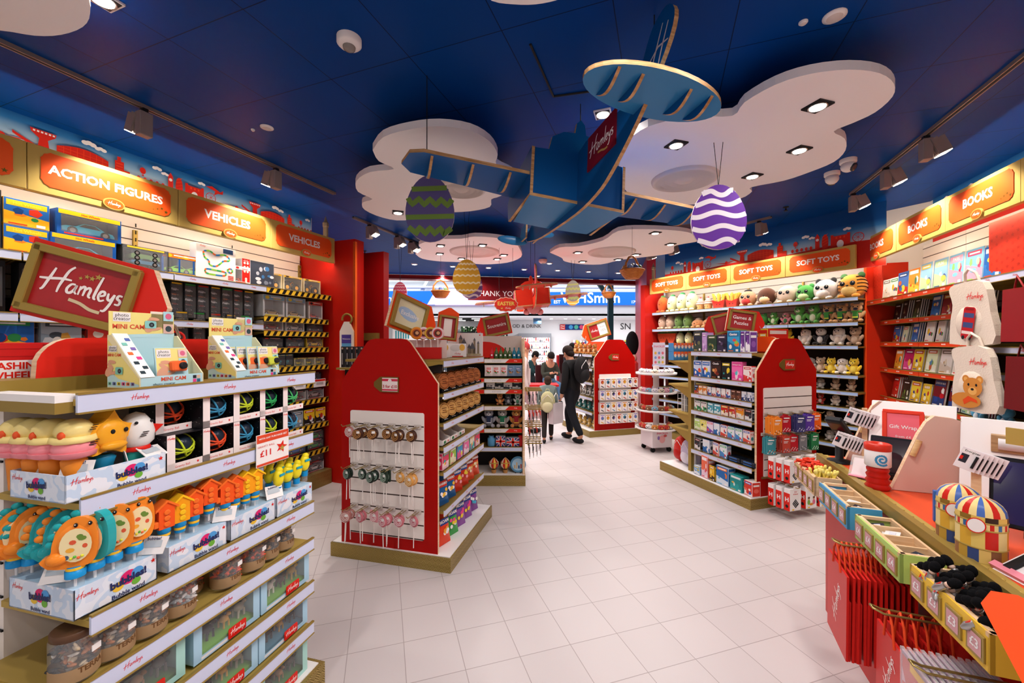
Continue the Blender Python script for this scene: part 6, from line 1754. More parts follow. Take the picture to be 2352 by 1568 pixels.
def roundpl(c, c2, st=None):
 def f(root):
  m = MB(); m.ell((0, 0, .045), (.07, .062, .046), c, 12, 8)
  for s in (-1, 1): m.ell((s*.045, 0, .082), (.018, .012, .016), c2, 8, 5)
  m.build('body', root)
  m = MB()
  for s in (-1, 1): m.ell((s*.024, -.057, .055), (.007, .005, .008), DARK, 6, 5)
  m.ell((0, -.06, .042), (.016, .008, .01), c2, 8, 5); m.build('face', root)
 return parted(f)
krp = [Kind('round_plush', 'soft toy', roundpl(FB(a), FB(b)), 'round plush on the spinner') for a, b in (('#e4e0e4', '#c8b4d0'), ('#e8d8c0', '#3a3030'), ('#e0a8b8', '#c85a7a'), ('#8ab4c8', '#d85a4a'), ('#c83a2a', '#e8b04a'), ('#8a5a3a', '#e0c8a0'), ('#e8e4e0', '#6a6a70'), ('#d88a3a', '#f0e0c8'))]
for t, z in enumerate((1.185, .9, .627, .348)):
 for i in range(9):
  a = PI+PI*(i+.5)/9*1.15-.25
  krp[((0, 6, 0, 1), (1, 2, 3, 0), (5, 4, 5, 3), (4, 4, 6, 7))[t][i % 4]].put(SP+Vector((.215*math.cos(a), .215*math.sin(a), z)), a+PI/2, f'round plush on the {("top", "second", "third", "lowest")[t]} tier of the white spinner, {ORD[i]} from the left', scale=.84)
# ================================================================ games and puzzles gondola
GGs = Frame(*GG.p(0, 0).xy, 17.4-90)
o = gondola('games_gondola', 'red tag shaped games stand with card game hooks before the soft toys wall', GG, 1.0, 1.39, 1.70, .105, .92, -1, -.89, -.05, .07,
   [(1.55, 'lilac'), (1.253, 'lilac'), (1.052, 'lilac'), (.856, 'lilac'), (.625, 'lilac'), (.39, 'lilac')], (.19, .84, .3, 1.2, 8), (.53, 1.43, .025, True, shopplate))
gondola_arch(o, -1.0, -.1, .5, 1.56, 1.72, None, ORANGE).rotation_euler = (0, 0, -PI/2)
m = MB(); m.box((.1, .93, .82), (.05, .05, 1.42), GOLD); m.box((.13, .905, .8), (.02, .02, 1.4), WHITE); m.build('end_upright', o)
for z in (1.42, 1.12, .78, .58):
 m = MB(); m.box((.34, 1.15, z), (.46, .4, .02), GOLDP); m.box((.34, 1.35, z-.004), (.46, .012, .03), GOLD)
 for x in (.12, .56): m.prism([(.96, z-.01), (1.34, z-.01), (1.2, z-.05), (.96, z-.16)], x-.006, x+.006, GOLD, ax='x')
 m.build('end_shelf', o)
def gp(m, w, h, y): m.text('Games &', 0, h*.17, .052, y-.0008, TEXTW, .015); m.text('Puzzles', 0, -h*.13, .052, y-.0008, TEXTW, .015)
tag_sign('luggage_tag_sign', 'red luggage tag reading Games & Puzzles in a gold frame', px(1703, 737, 4.62), math.radians(-12), math.radians(-9), .25, .205, gp, True, True, REDL)
tag_sign('luggage_tag_sign', 'blank red luggage tag leaning behind the Games & Puzzles tag', px(1668, 742, 4.8), math.radians(-28), math.radians(14), .26, .2, lambda m, w, h, y: None, False, False, REDL)
# boxed games on the long side, far end to near end
def gamebox(w, h, d, pal, title, rs, tc=None): return Kind('game_box', 'game box', carton(w, d, h, [C(p) for p in pal], rs, title, tc), 'boxed games on the games stand')
top = [(.13, .235, ['#2a3040', '#3c4a40', '#b89a5c', '#6a6a4a', '#1c2030'], None, 'tall dark patterned journal box at the far end of the games stand top'), (.07, .22, ['#c8a4d8', '#b48cc8', '#e0c8e8', '#a878b8'], None, 'lilac box beside the tall dark journal box'),
       (.13, .19, ['#2c4232', '#3a5440', '#b0985c', '#6a7a4a', '#22342a'], None, 'dark green patterned box on top of the games stand'), (.13, .19, ['#2a2438', '#342e48', '#a898a8', '#5a4a6a', '#1c1828'], None, 'dark purple patterned box on top of the games stand'),
       (.16, .23, ['#3a9ac8', '#1f6a9a', '#e0702a', '#8ac44a', '#f0e8d8', '#d84a4a'], 'Genius', 'bright blue game box with an orange title on top of the games stand'), (.05, .22, ['#6a3a8a', '#e8e4ec', '#8a5aa8', '#4a2a6a'], None, 'narrow purple and white box, first beside the bright blue game box'), (.05, .22, ['#6a3a8a', '#e8e4ec', '#8a5aa8', '#4a2a6a'], None, 'narrow purple and white box nearest the red end panel')]
x = -.885
for w, h, pal, t, lb in top: gamebox(w, h, .1, pal, t, len(lb)).put(GGs.p(x+w/2, .09, 1.553), GGs.yaw, lb); x += w+.012
mid = [(.125, .19, ['#c8d4e8', '#2a5aa8', '#e0703a', '#d83a2a', '#f0e4d8'], 'Guess', 'blue and orange banded game box, farthest along the second shelf'), (.12, .19, ['#d8dce8', '#2a6ab8', '#1f4a94', '#d83a2a', '#e8c83a'], 'CONNECT', 'blue and white four in a row game box'), (.14, .2, ['#3a2420', '#1c1418', '#b8643a', '#d8a05a', '#7a2a1e'], 'Cluedo', 'dark brown mystery game box on the second games shelf'),
       (.12, .19, ['#1c2024', '#16181c', '#2a9a9a', '#e8d22a', '#e8c83a'], None, 'black game box with a teal and yellow oval'), (.135, .2, ['#f070b0', '#e84a98', '#f8c0d8', '#f8d8e8', '#58c0c8'], 'TOTALLY YOU', 'hot pink game box with large white lettering on the second games shelf'), (.1, .16, ['#f0e4e0', '#d83a3a', '#e85a5a', '#c8201e', '#f4ecea'], None, 'red and white game box beside the pink one')]
x = -.88
for w, h, pal, t, lb in mid: gamebox(w, h, .06, pal, t, len(lb)+3).put(GGs.p(x+w/2, .09, 1.256), GGs.yaw, lb); x += w+.014
kdk = [Kind('card_deck', 'card game', carton(.052, .03, .09, [C(p) for p in pl], 120+i), 'small card decks') for i, pl in enumerate((['#3a3438', '#c84a3a', '#e8b83a', '#4a8ac8'], ['#e88a2a', '#f0e8e0', '#d8682a', '#f4f0ec'], ['#f0ecea', '#3a5aa8', '#c83a3a', '#e8e4e2'], ['#f0ecea', '#c83a3a', '#3a5aa8', '#e8e4e2'], ['#5a3a30', '#7a4a3a', '#3a2a24', '#a86a4a'], ['#d8dce8', '#2a3a6a', '#7a8ab0', '#e8e4e2']))]
for i, x in enumerate(span(-.87, -.06, 12)): kdk[(0, 1, 1, 2, 3, 2, 3, 2, 4, 4, 5, 5)[i]].put(GGs.p(x, .09, 1.055), GGs.yaw+rnd(-.08, .08), f'small boxed card deck on the third games shelf, {ORD[i]} from the far end', scale=1.1)
ktn = [Kind('travel_game', 'game box', carton(.085, .07, .115, [C(p) for p in pl], 140+i), 'travel games') for i, pl in enumerate((['#e8e4e0', '#3a9a5a', '#d83a2a', '#2a2a34'], ['#4aa4b8', '#d8ecee', '#2a7a94', '#e8f4f4'], ['#c8281e', '#f0e0d0', '#8a1a16', '#e8c84a'], ['#f09a2a', '#f0e8d8', '#2a6a9a', '#d8501e'], ['#2a2a30', '#e8e4e2', '#5a5a64', '#8a2a2a']))]
for i, x in enumerate(span(-.87, -.06, 8)): ktn[(0, 0, 1, 1, 2, 2, 3, 4)[i]].put(GGs.p(x, .09, .859), GGs.yaw+rnd(-.15, .15), f'travel game box on the fourth games shelf, {ORD[i]} from the far end')
kbx = [Kind('pocket_game', 'game box', carton(.09, .05, .13, [C(p) for p in pl], 160+i), 'pocket games') for i, pl in enumerate((['#b8d87a', '#e8f0c8', '#5a8a3a', '#f0f4e0'], ['#e8e078', '#f0eab0', '#3a3a30', '#e8d84a'], ['#e8dce8', '#7a4aa8', '#4aa8c8', '#d84a6a'], ['#e0e8f0', '#2a6ab0', '#4a4a58', '#e8e8f0'], ['#f0e4e0', '#d84a3a', '#3a8a8a', '#3a5ab0'], ['#e8ecf0', '#4a8ac8', '#d83a4a', '#3ab07a']))]
for i, x in enumerate(span(-.87, -.08, 8)): kbx[(0, 1, 2, 3, 4, 5, 5, 4)[i]].put(GGs.p(x, .09, .628), GGs.yaw+rnd(-.1, .1), f'pocket game on the fifth games shelf, {ORD[i]} from the far end')
for i, (x, k) in enumerate(((-.82, ktn[4]), (-.68, kbx[3]), (-.54, kbx[4]), (-.43, kbx[5]))): k.put(GGs.p(x, .09, .393), GGs.yaw+rnd(-.2, .1), f'game box standing on the sixth games shelf, {ORD[i]} from the far end', scale=1.15)
kfl = Kind('flat_game_case', 'game box', whole(lambda m: (m.box((0, .06, .012), (.17, .12, .024), C('#1c2433', .35), .003), m.rect(0, .012, .1, .012, -.001, C('#3a6ab0')))), 'flat dark game cases')
for i, (x, z) in enumerate(((-.3, .393), (-.3, .419), (-.12, .393), (-.12, .419))): kfl.put(GGs.p(x, .09, z), GGs.yaw, f'flat dark game case on the sixth games shelf, {("lower one of the far pair", "upper one of the far pair", "lower one by the red panel", "upper one by the red panel")[i]}')
low = [(.09, .1, ['#7ab0d8', '#e8ecf0', '#3a6ab0', '#d8b83a'], 'crumpled blue game packet lying on the games stand base'), (.1, .25, ['#e86a4a', '#e8c8d8', '#d84a6a', '#f0e4e8'], 'tall pink and orange box on the games stand base'), (.075, .17, ['#e8b82a', '#3a3024', '#f0d87a', '#c88a1e'], 'narrow yellow box on the games stand base'), (.16, .2, ['#2a6ab0', '#d8e4f0', '#5ab0d8', '#e87a2a'], 'blue picture game box on the games stand base'), (.15, .16, ['#1f8a8a', '#2aa0a0', '#d8a84a', '#c8e0dc'], 'teal game box lying lower on the games stand base'), (.1, .15, ['#d83a2a', '#f0e4e0', '#e86a5a', '#3a5ab0'], 'red and white box at the near end of the games stand base')]
x = -.83
for w, h, pal, lb in low: gamebox(w, h, .1, pal, None, len(lb)).put(GGs.p(x+w/2, .05, .113), GGs.yaw+rnd(-.1, .1), lb); x += w+.026
# card sets and boxes hanging on the end panel
def hangset(c, c2, n=1):
 def f(root):
  m = MB(); m.box((0, 0, -.09), (.095, .016, .16), C(c), .003); m.prism([(-.02, -.012), (.02, -.012), (.012, .01), (-.012, .01)], -.008, .008, C(c)); m.build('card_box', root)
  m = MB(); y = -.0085; m.rect(0, -.03, .06, .012, y, WHITE); m.rect(-.01, -.055, .055, .006, y, WHITE); m.rect(-.014, -.068, .045, .006, y, WHITE)
  for i in range(8): m.rect(-.035+.01*i, -.155+.012*(i % 3), .008, .011, y, C(c2) if i % 2 else WHITE)
  m.build('card_print', root)
 return parted(f)
for cnm, c, c2, x, z, n in (('orange', '#f08a2c', '#1c1c20', .2, .93, 5), ('deep red', '#b81e2c', '#e8e4e0', .4, .93, 2), ('navy', '#3a3a6a', '#8a8ab8', .53, .93, 4), ('purple', '#5a3a9a', '#c8b8e0', .68, .93, 3), ('bright orange', '#f0641e', '#3a2a1c', .82, .93, 2),
       ('teal and red', '#3a8a94', '#d8642a', .17, .73, 3), ('multicoloured', '#c84a3a', '#4a9ab0', .37, .73, 3), ('crimson', '#c8202c', '#f0d8d0', .5, .73, 2), ('grey', '#8a8a90', '#3a3a40', .63, .73, 2), ('green', '#2a7a4a', '#e8ecd8', .76, .73, 3)):
 k = Kind('card_set', 'card game', hangset(c, c2), 'hanging card sets')
 hkk.put(GG.p(x, .012, z+.01), GG.yaw, f'brass hook holding the {cnm} card sets on the games stand panel')
 for j in range(n): k.put(GG.p(x+rnd(-.006, .006), -.03-.024*j, z), GG.yaw+rnd(-.25, .0), f'{cnm} card set on the games stand panel, {ORD[n-1-j]} from the front')
def dots(pic):
 def f(root):
  w, d, h = .14, .06, .205
  m = MB(); m.box((0, 0, h/2), (w, d, h), WHITE, .002); m.prism([(-.03, h), (.03, h), (.02, h+.025), (-.02, h+.025)], -d/2, -d/2+.003, WHITE); m.build('carton', root)
  m = MB(); y = -d/2-.0008
  if pic == 0:
   m.text('Dots', 0, h*.86, .017, y, INK, .01); m.text('& Boxes', 0, h*.76, .017, y, INK, .01); m.flat([(-.04, .07), (.0, .025), (.042, .06), (.0, .11)], y, DARK)
   for i in range(9): a, b = i % 3-1, i//3-1; m.flat([((a+b)*.011-.005, .068+(a-b)*.012), ((a+b)*.011, .063+(a-b)*.012), ((a+b)*.011+.005, .068+(a-b)*.012), ((a+b)*.011, .073+(a-b)*.012)], y-.0004, WHITE)
  else:
   m.text('Match it', 0, h*.83, .02, y, INK, .01)
   for s, c in ((-1, '#7ab04a'), (1, '#d86a8a')): m.disc(s*.032, .06, .018, .025, y, C(c), 12); m.disc(s*.032, .095, .013, .014, y-.0003, C('#c89a74'), 12); m.disc(s*.032, .103, .014, .01, y-.0005, C('#5a3a24'), 10)
   m.disc(0, .04, .025, .012, y-.0003, C('#d8842a'), 14)
  m.rect(-.03, .012, .025, .012, y, YEL); m.build('front_print', root)
  m = MB(); m.T = Matrix.Translation((-w/2-.0008, 0, 0)) @ Matrix.Rotation(-PI/2, 4, 'Z'); m.rect(0, h*.4, d, h*.8, 0, REDL); m.text('H', 0, h*.5, .055, -.0004, WHITE, .03); m.disc(0, h*.2, .015, .015, -.0004, DARK, 12); m.T = Matrix(); m.build('spine_print', root)
 return parted(f)
kdots = [Kind('boxed_pencil_game', 'game box', dots(i), 'white hanging pencil game boxes') for i in (0, 1)]
for r, z in enumerate((.345, .085)):
 for i, x in enumerate((.22, .42, .6)):
  for j in range(3 if i == 0 else 2): kdots[i > 0].put(GG.p(x-.01*j, -.3+.075*j+.04, z), GG.yaw, f'{("checker picture", "children picture", "inner children picture")[i]} white game box, {ORD[j]} from the front in the {("upper", "bottom")[r]} row')
 m = MB()
 for x in (.22, .42, .6): m.tube([(x, .02, z+.215), (x, -.31, z+.215), (x, -.33, z+.227)], .004, GOLDH, 6)
 m.box((.41, .018, z+.215), (.5, .008, .02), GOLDH)
 tag(m.build('hook_bar', loc=GG.o, rz=GG.yaw), f'brass hook bar of white pencil games, {("upper", "lower")[r]} of two', 'hook', 'hook bars')
# far end of the games stand: packs, wire basket, backpacks
kps = Kind('boxed_figures', 'toy box', parted(lambda r: (MB().box((0, .05, .055), (.05, .1, .11), C('#4a90c8'), .001).build('carton', r), MB().rect(0, .085, .048, .05, -.001, C('#f0703a')).disc(0, .06, .018, .022, -.0014, C('#f0e4dc'), 12).rect(0, .015, .048, .02, -.001, C('#3a7ab8')).build('front_print', r))), 'blue and orange collectable boxes')
for r in range(2):
 for i in range(7): kps.put(GG.p(.12+.055*i, 1.24, 1.432+.112*r), GG.yaw-PI/2+PI/2, f'small blue and orange box beyond the gold upright, {ORD[i]} in the {("lower", "upper")[r]} row')
o = thing('wire_basket', 'white wire basket of flat boards at the far end of the games stand', 'basket', GG.p(.16, 1.12, .782), GG.yaw)
m = MB(); m.box((.1, .0, .15), (.2, .02, .3), C('#d8d4d0'), .002); m.box((.1, .05, .14), (.2, .015, .28), C('#c8c4c0'), .002); m.build('boards', o)
m = MB()
for i in range(5): m.tube([(0, -.04, .02+.07*i), (.24, -.04, .02+.07*i), (.24, .12, .02+.07*i), (0, .12, .02+.07*i)], .003, WHITE, 5, True)
for x, y in ((0, -.04), (.24, -.04), (.24, .12), (0, .12)): m.tube([(x, y, 0), (x, y, .31)], .003, WHITE, 5)
m.build('wire_frame', o)
def backpack(c, c2):
 def f(root):
  m = MB(); m.ell((0, 0, .17), (.12, .075, .17), c, 16, 10); m.ell((0, -.045, .11), (.085, .05, .085), c2, 14, 8); m.build('bag_body', root)
  m = MB(); m.tube([(-.08, -.035, .1), (-.07, -.06, .22), (0, -.068, .29), (.07, -.06, .22), (.08, -.035, .1)], .004, WHITE, 6); m.build('zip', root)
  m = MB(); m.tube([(-.03, .02, .33), (-.02, .02, .37), (.02, .02, .37), (.03, .02, .33)], .007, c, 6); m.build('handle', root)
 return parted(f)
for i, (c, c2, x, y, lb) in enumerate((('#c8281e', '#b01e1a', .2, 1.3, 'red backpack behind the lilac ones at the end of the games stand'), ('#c0b4cc', '#d8d0dc', .16, 1.12, 'shiny lilac backpack standing on the games stand base'), ('#aca4b4', '#c8c4cc', .15, .99, 'silver grey backpack against the gold upright of the games stand'))): Kind('backpack', 'backpack', backpack(C(c, .3), C(c2, .3)), 'backpacks').put(GG.p(x+.06, y, .113), GG.yaw-PI/2, lb, scale=.95)
gamebox(.3, .28, .12, ['#d8281e', '#e8c83a', '#b81a16', '#f0e8d8', '#2a5aa8'], None, 77).put(GG.p(.72, .3, 1.53), GG.yaw, 'large red game carton behind the games stand end panel')

# ================================================================ soft toys wall
for i in range(4): word_sign(SW, .38+.762*i, .762, 2.53, .276, 'SOFT TOYS', ['SOFT TOYS sign at the far left of the soft toys wall', 'SOFT TOYS sign, second from the far left', 'SOFT TOYS sign, third from the far left', 'SOFT TOYS sign nearest the books column'][i], 'soft toys department signs')
SZ = [2.197, 1.9, 1.62, 1.267, 1.068, .87, .66, .42]
for b in range(4):
 o = thing('wall_shelving', f'soft toy shelving bay on the corner wall, {ORD[b]} from the far left', 'shelving', SW.o, SW.yaw, 'shelving bays of the soft toys wall')
 x0 = .762*b
 m = MB(); m.box((x0+.381, .47, 2.3), (.762, .03, .6), SLAT)
 for q in range(5): m.box((x0+.381, .452, 2.1+.1*q), (.762, .004, .007), mat('#4a3d36', .6))
 m.box((x0+.381, .47, 1.0), (.762, .03, 2.0), mat('#241a18', .6)); m.build('back_panel', o)
 m = MB(); m.box((x0+.755, .44, 1.3), (.02, .03, 2.4), GOLD); m.build('upright', o); m = MB(); m.box((x0+.381, .24, .05), (.762, .46, .1), TREAD); m.build('plinth', o)
 for z in SZ: shelf(o, x0+.004, x0+.758, .03, .45, z, 'plain', .04, 0, False, 2)
m = MB(); m.box((-.06, .1, 1.35), (.1, .5, 2.7), mat('#b01a14', .45)); struct('column_corner', m, loc=SW.o, rz=SW.yaw)
def squish(c, c2, ears=None, stripes=None, leaf=None, belly=None, eye='dot', sy=1.0, sx=1.0):
 """rounded soft toy with a face"""
 def f(root):
  w, h = .125*sx, .125*sy
  m = MB(); m.ell((0, 0, h*.95), (w, .1, h), c, 20, 12)
  if leaf: m.ell((0, 0, h*1.9), (w*.5, .04, .03), leaf, 10, 6)
  for s in (-1, 1):
   if ears == 'round': m.ell((s*w*.6, 0, h*1.78), (.036, .022, .036), c2, 10, 6)
   if ears == 'side': m.ell((s*w*1.0, 0, h*1.0), (.03, .03, .035), c2, 10, 6)
   m.ell((s*w*.5, -.07, .02), (.035, .04, .022), c, 10, 6)
  m.build('body', root)
  m = MB()
  for s in (-1, 1):
   r = .011 if eye == 'dot' else .024
   m.ell((s*w*.36, -.095+(.012 if r < .02 else 0), h*1.15), (r, .006, r), DARK if eye != 'big' else C('#1c2a34', .2), 10, 6)
   if eye == 'big': m.ell((s*w*.36+.006, -.1, h*1.22), (.006, .004, .006), WHITE, 6, 5)
  m.ell((0, -.1, h*.98), (.012, .006, .008), DARK, 8, 5); m.build('face', root)
  if belly: m = MB(); m.ell((0, -.05, h*.62), (w*.62, .062, h*.5), belly, 14, 8); m.build('belly_patch', root)
  if stripes:
   m = MB()
   for i in range(5):
    z = h*(.5+.28*i); k = math.sqrt(max(0, 1-((z-h*.95)/h)**2))
    for s in (-1, 1): m.tube([(s*w*k*math.cos(a)*1.0, -.1*k*math.sin(a)*1.01, z+.01*math.sin(a*3)) for a in (-.3, 0, .3, .6, .9)], .005, stripes, 5)
   m.build('stripes', root)
 return parted(f)
def fries(root):
 m = MB(); m.prism([(-.07, 0), (.07, 0), (.095, .13), (0, .1), (-.095, .13)], -.05, .05, FB('#c8281e')); m.build('red_pouch', root)
 m = MB(); r = random.Random(4)
 for i in range(22): x = r.uniform(-.09, .09); m.box((x, r.uniform(-.045, .045), .13+r.uniform(-.01, .035)), (.018, .018, .14), FB('#e8c24a'), .004, RY(x*3.5+r.uniform(-.15, .15)))
 m.build('chip_sticks', root)
 m = MB()
 for s in (-1, 1): m.ell((s*.025, -.052, .06), (.007, .004, .008), DARK, 8, 5)
 m.build('eyes', root)
def cupcake(root):
 m = MB(); m.lathe([(.05, 0), (.065, .08), (.06, .085)], FB('#c8925c'), seg=16); m.build('cup', root)
 m = MB()
 for i, (r, z) in enumerate(((.075, .1), (.06, .135), (.04, .165))): m.ell((0, 0, z), (r, r, .028), FB('#e8d0c8'), 14, 8)
 m.ell((0, 0, .195), (.016, .016, .018), FB('#c83a3a'), 8, 6); m.build('icing', root)
 m = MB()
 for s in (-1, 1): m.ell((s*.02, -.062, .05), (.006, .004, .007), DARK, 8, 5)
 m.build('eyes', root)
def melon(root):
 m = MB(); P = [(-.1, .2), (.1, .2), (.09, .12), (.05, .04), (0, .0), (-.05, .04), (-.09, .12)]; m.prism(P, -.03, .04, FB('#d8502e')); m.build('body', root)
 m = MB(); m.tube([(-.1, 0, .2), (-.05, 0, .215), (.05, 0, .215), (.1, 0, .2)], .022, FB('#3a7a3a'), 8); m.build('rind', root)
 m = MB()
 for s in (-1, 1): m.ell((s*.025, -.032, .12), (.007, .004, .008), DARK, 8, 5)
 m.build('eyes', root)
SK_ = lambda n, *a, **k: Kind(n, 'soft toy', squish(*a, **k), 'soft toys on the corner wall')
q = FB
kinds = dict(carrot=SK_('carrot_plush', q('#e0622a'), q('#3a7a3a'), leaf=q('#3a7a3a'), sy=1.15, sx=.72), avo=SK_('avocado_plush', q('#dfe2b8'), q('#2f7a4a'), leaf=q('#2f7a4a'), belly=q('#e8e2a0'), sy=1.15, sx=.7), monkey=SK_('monkey_plush', q('#5a3324'), q('#d8b48c'), ears='side', belly=q('#d8b48c')),
             walrus=SK_('seal_plush', q('#d8c4b4'), q('#8a6a5a'), ears='side', eye='big'), frog=SK_('frog_plush', q('#4aa04a'), q('#3a8a44'), ears='round', belly=q('#b8d8a0'), eye='big'), panda=SK_('panda_plush', q('#e8e4e2'), q('#1c1c20'), ears='round', belly=q('#f0ecea'), eye='big'),
             tiger=SK_('tiger_plush', q('#e09a3a'), q('#3a6a3a'), ears='round', stripes=C('#2a1c14'), belly=q('#e8c87a'), eye='big'), hero=SK_('round_doll_plush', q('#d8a484'), q('#24242c'), leaf=q('#1c1c24'), belly=q('#b02a2a'), eye='big'), toast=SK_('toast_plush', q('#d8b8a0'), q('#c8a088'), sy=1.05, sx=.62, ears=None),
             cactus=SK_('pear_plush', q('#6a8a4a'), q('#4a6a34'), sy=1.1, sx=.65), pie=SK_('pie_plush', q('#c88a5a'), q('#e8d0b8'), sy=.6, sx=.85, leaf=q('#e8d4c0')), bun=SK_('bun_plush', q('#d8ae88'), q('#f0dcc8'), sy=.75, sx=.8), leopard=SK_('leopard_plush', q('#b88a4a'), q('#7a5a2a'), ears='round', sy=.8, sx=.7),
             green=Kind('dinosaur_plush', 'soft toy', plush(q('#5aa84a'), q('#dfe8c8'), ears='point'), 'soft toys on the corner wall'), vest=Kind('vest_teddy', 'soft toy', plush(q('#c89a6a'), q('#22304a'), ears='round', scarf=(q('#3a8a3a'), q('#d8c83a'))), 'soft toys on the corner wall'),
             duck=SK_('duck_plush', q('#e8b83a'), q('#e8842a'), belly=q('#f0e8d8'), sx=.75), bpan=Kind('seated_panda', 'soft toy', plush(q('#2a2a2e'), q('#e4e0dc'), q('#e8e4e0'), ears='round', muz=q('#e8e4e0')), 'soft toys on the corner wall'), white=Kind('white_puppy', 'soft toy', plush(q('#e8e0d8'), q('#e8d8c8'), ears='long'), 'soft toys on the corner wall'),
             tan=Kind('tan_bear', 'soft toy', plush(q('#b89a80'), q('#d8c0a8'), ears='round'), 'soft toys on the corner wall'), grey=Kind('grey_bunny', 'soft toy', plush(q('#a8a4a0'), q('#d8d4d0'), ears='long'), 'soft toys on the corner wall'), pink=Kind('pink_doll', 'soft toy', plush(q('#d88a94'), q('#3a7a4a'), ears=None), 'soft toys on the corner wall'),
             yellow=Kind('yellow_chick', 'soft toy', plush(q('#e8c42a'), q('#f0d85a'), ears='point'), 'soft toys on the corner wall'), teal=Kind('teal_turtle', 'soft toy', plush(q('#3a8a7a'), q('#8a6a4a'), ears=None), 'soft toys on the corner wall'), fries=Kind('fries_plush', 'soft toy', parted(fries), 'soft toys on the corner wall'), cupcake=Kind('cupcake_plush', 'soft toy', parted(cupcake), 'soft toys on the corner wall'),
             melon=Kind('watermelon_plush', 'soft toy', parted(melon), 'soft toys on the corner wall'), red=Kind('red_plush', 'soft toy', plush(q('#b8302a'), q('#e8d8d0'), ears='round'), 'soft toys on the corner wall'))
kinds['fries'].cat = 'soft toy'
NAMES = dict(avo='green and cream avocado', walrus='pale seal', hero='tan and red round doll', toast='beige toast shaped', cactus='green pear shaped', vest='teddy in a navy front', bpan='seated panda', white='white puppy', tan='tan bear', grey='grey bunny', pink='pink and green doll', duck='yellow duck', tiger='striped orange tiger', panda='big round panda', green='green dinosaur', bun='round bun', pie='small pie', red='red and white', melon='red melon slice', teal='teal turtle', yellow='yellow chick', frog='round green frog', monkey='dark brown monkey', carrot='orange carrot', fries='red pouch of fries', cupcake='cream topped cupcake', leopard='spotty brown leopard')
def soft(z, items, w, y=.2):
 for i, (x, k, s) in enumerate(items): kinds[k].put(SW.p(x, y, z), SW.yaw+rnd(-.12, .12), f'{NAMES[k]} plush on the {w} corner wall shelf, {ORD[i]} from the left', scale=s)
soft(2.2, [(.1, 'carrot', 1.05), (.31, 'avo', 1.05), (.51, 'avo', 1.1), (.7, 'avo', 1.1), (.86, 'cupcake', 1), (1.0, 'cupcake', 1), (1.2, 'fries', 1.05), (1.42, 'fries', 1), (1.65, 'hero', .95), (1.92, 'monkey', 1), (2.19, 'walrus', 1.0), (2.42, 'frog', .92), (2.65, 'panda', 1.1), (2.93, 'tiger', 1.2)], 'top')
soft(1.903, [(.1, 'toast', .95), (.27, 'toast', .95), (.45, 'cactus', .95), (.63, 'cactus', .95), (.82, 'pie', 1), (1.02, 'pie', 1), (1.22, 'bun', .95), (1.42, 'bun', .95), (1.65, 'leopard', .9), (1.85, 'frog', .7), (2.02, 'green', .85), (2.18, 'pink', .8), (2.35, 'green', 1.15), (2.52, 'green', 1.15), (2.68, 'vest', 1.05), (2.825, 'vest', 1.05), (2.97, 'vest', 1.05)], 'second')
soft(1.623, [(.1, 'melon', 1), (.29, 'melon', 1), (.47, 'avo', .77), (.64, 'avo', .77), (.82, 'duck', .9), (1.05, 'grey', .9), (1.25, 'red', .9), (1.45, 'tan', .9), (1.65, 'green', .9), (1.85, 'pink', .9), (2.02, 'red', .9), (2.2, 'yellow', 1.0), (2.42, 'white', 1.0), (2.6, 'bpan', 1.04), (2.79, 'white', 1.04), (2.96, 'tan', 1.0)], 'third')
for z, w, ks in ((1.27, 'fourth', ('pink', 'white', 'grey', 'tan', 'yellow', 'white', 'yellow')), (1.071, 'fifth', ('teal', 'tan', 'grey', 'tan', 'tan')), (.873, 'sixth', ('grey', 'yellow', 'red', 'white', 'tan')), (.663, 'seventh', ('red', 'carrot', 'white', 'grey')), (.423, 'lowest', ('tan', 'white', 'grey', 'red'))):
 n = len(ks); soft(z, [(x, ks[i], (.9 if z > 1.2 else .62 if ks[i] != 'carrot' else .5)) for i, x in enumerate(span(2.2, 3.02, n))], w, .16)
# tall furry hat and bagged toys by the entrance jamb
o = thing('furry_hat', 'tall black furry guard hat on a soft toy near the entrance jamb', 'soft toy', px(1452, 800, 8.5), -.3)
m = MB(); m.ell((0, 0, .1), (.13, .12, .26), mat('#0c0c0e', .95, 0, .2, 0, 0, 1, 0, .8, 80), 18, 12); m.build('fur_hat', o); m = MB(); m.ell((0, 0, -.2), (.1, .1, .1), q('#d8b49a')); m.build('face_head', o)
m = MB(); m.box((0, 0, -.55), (.24, .2, .6), q('#c8281e'), .05); m.build('tunic', o); m = MB(); m.lathe([(.2, -1.54), (.2, -1.45), (.15, -1.43), (.15, -.86), (0, -.85)], C('#e8d4cc'), seg=20); m.build('pedestal', o)

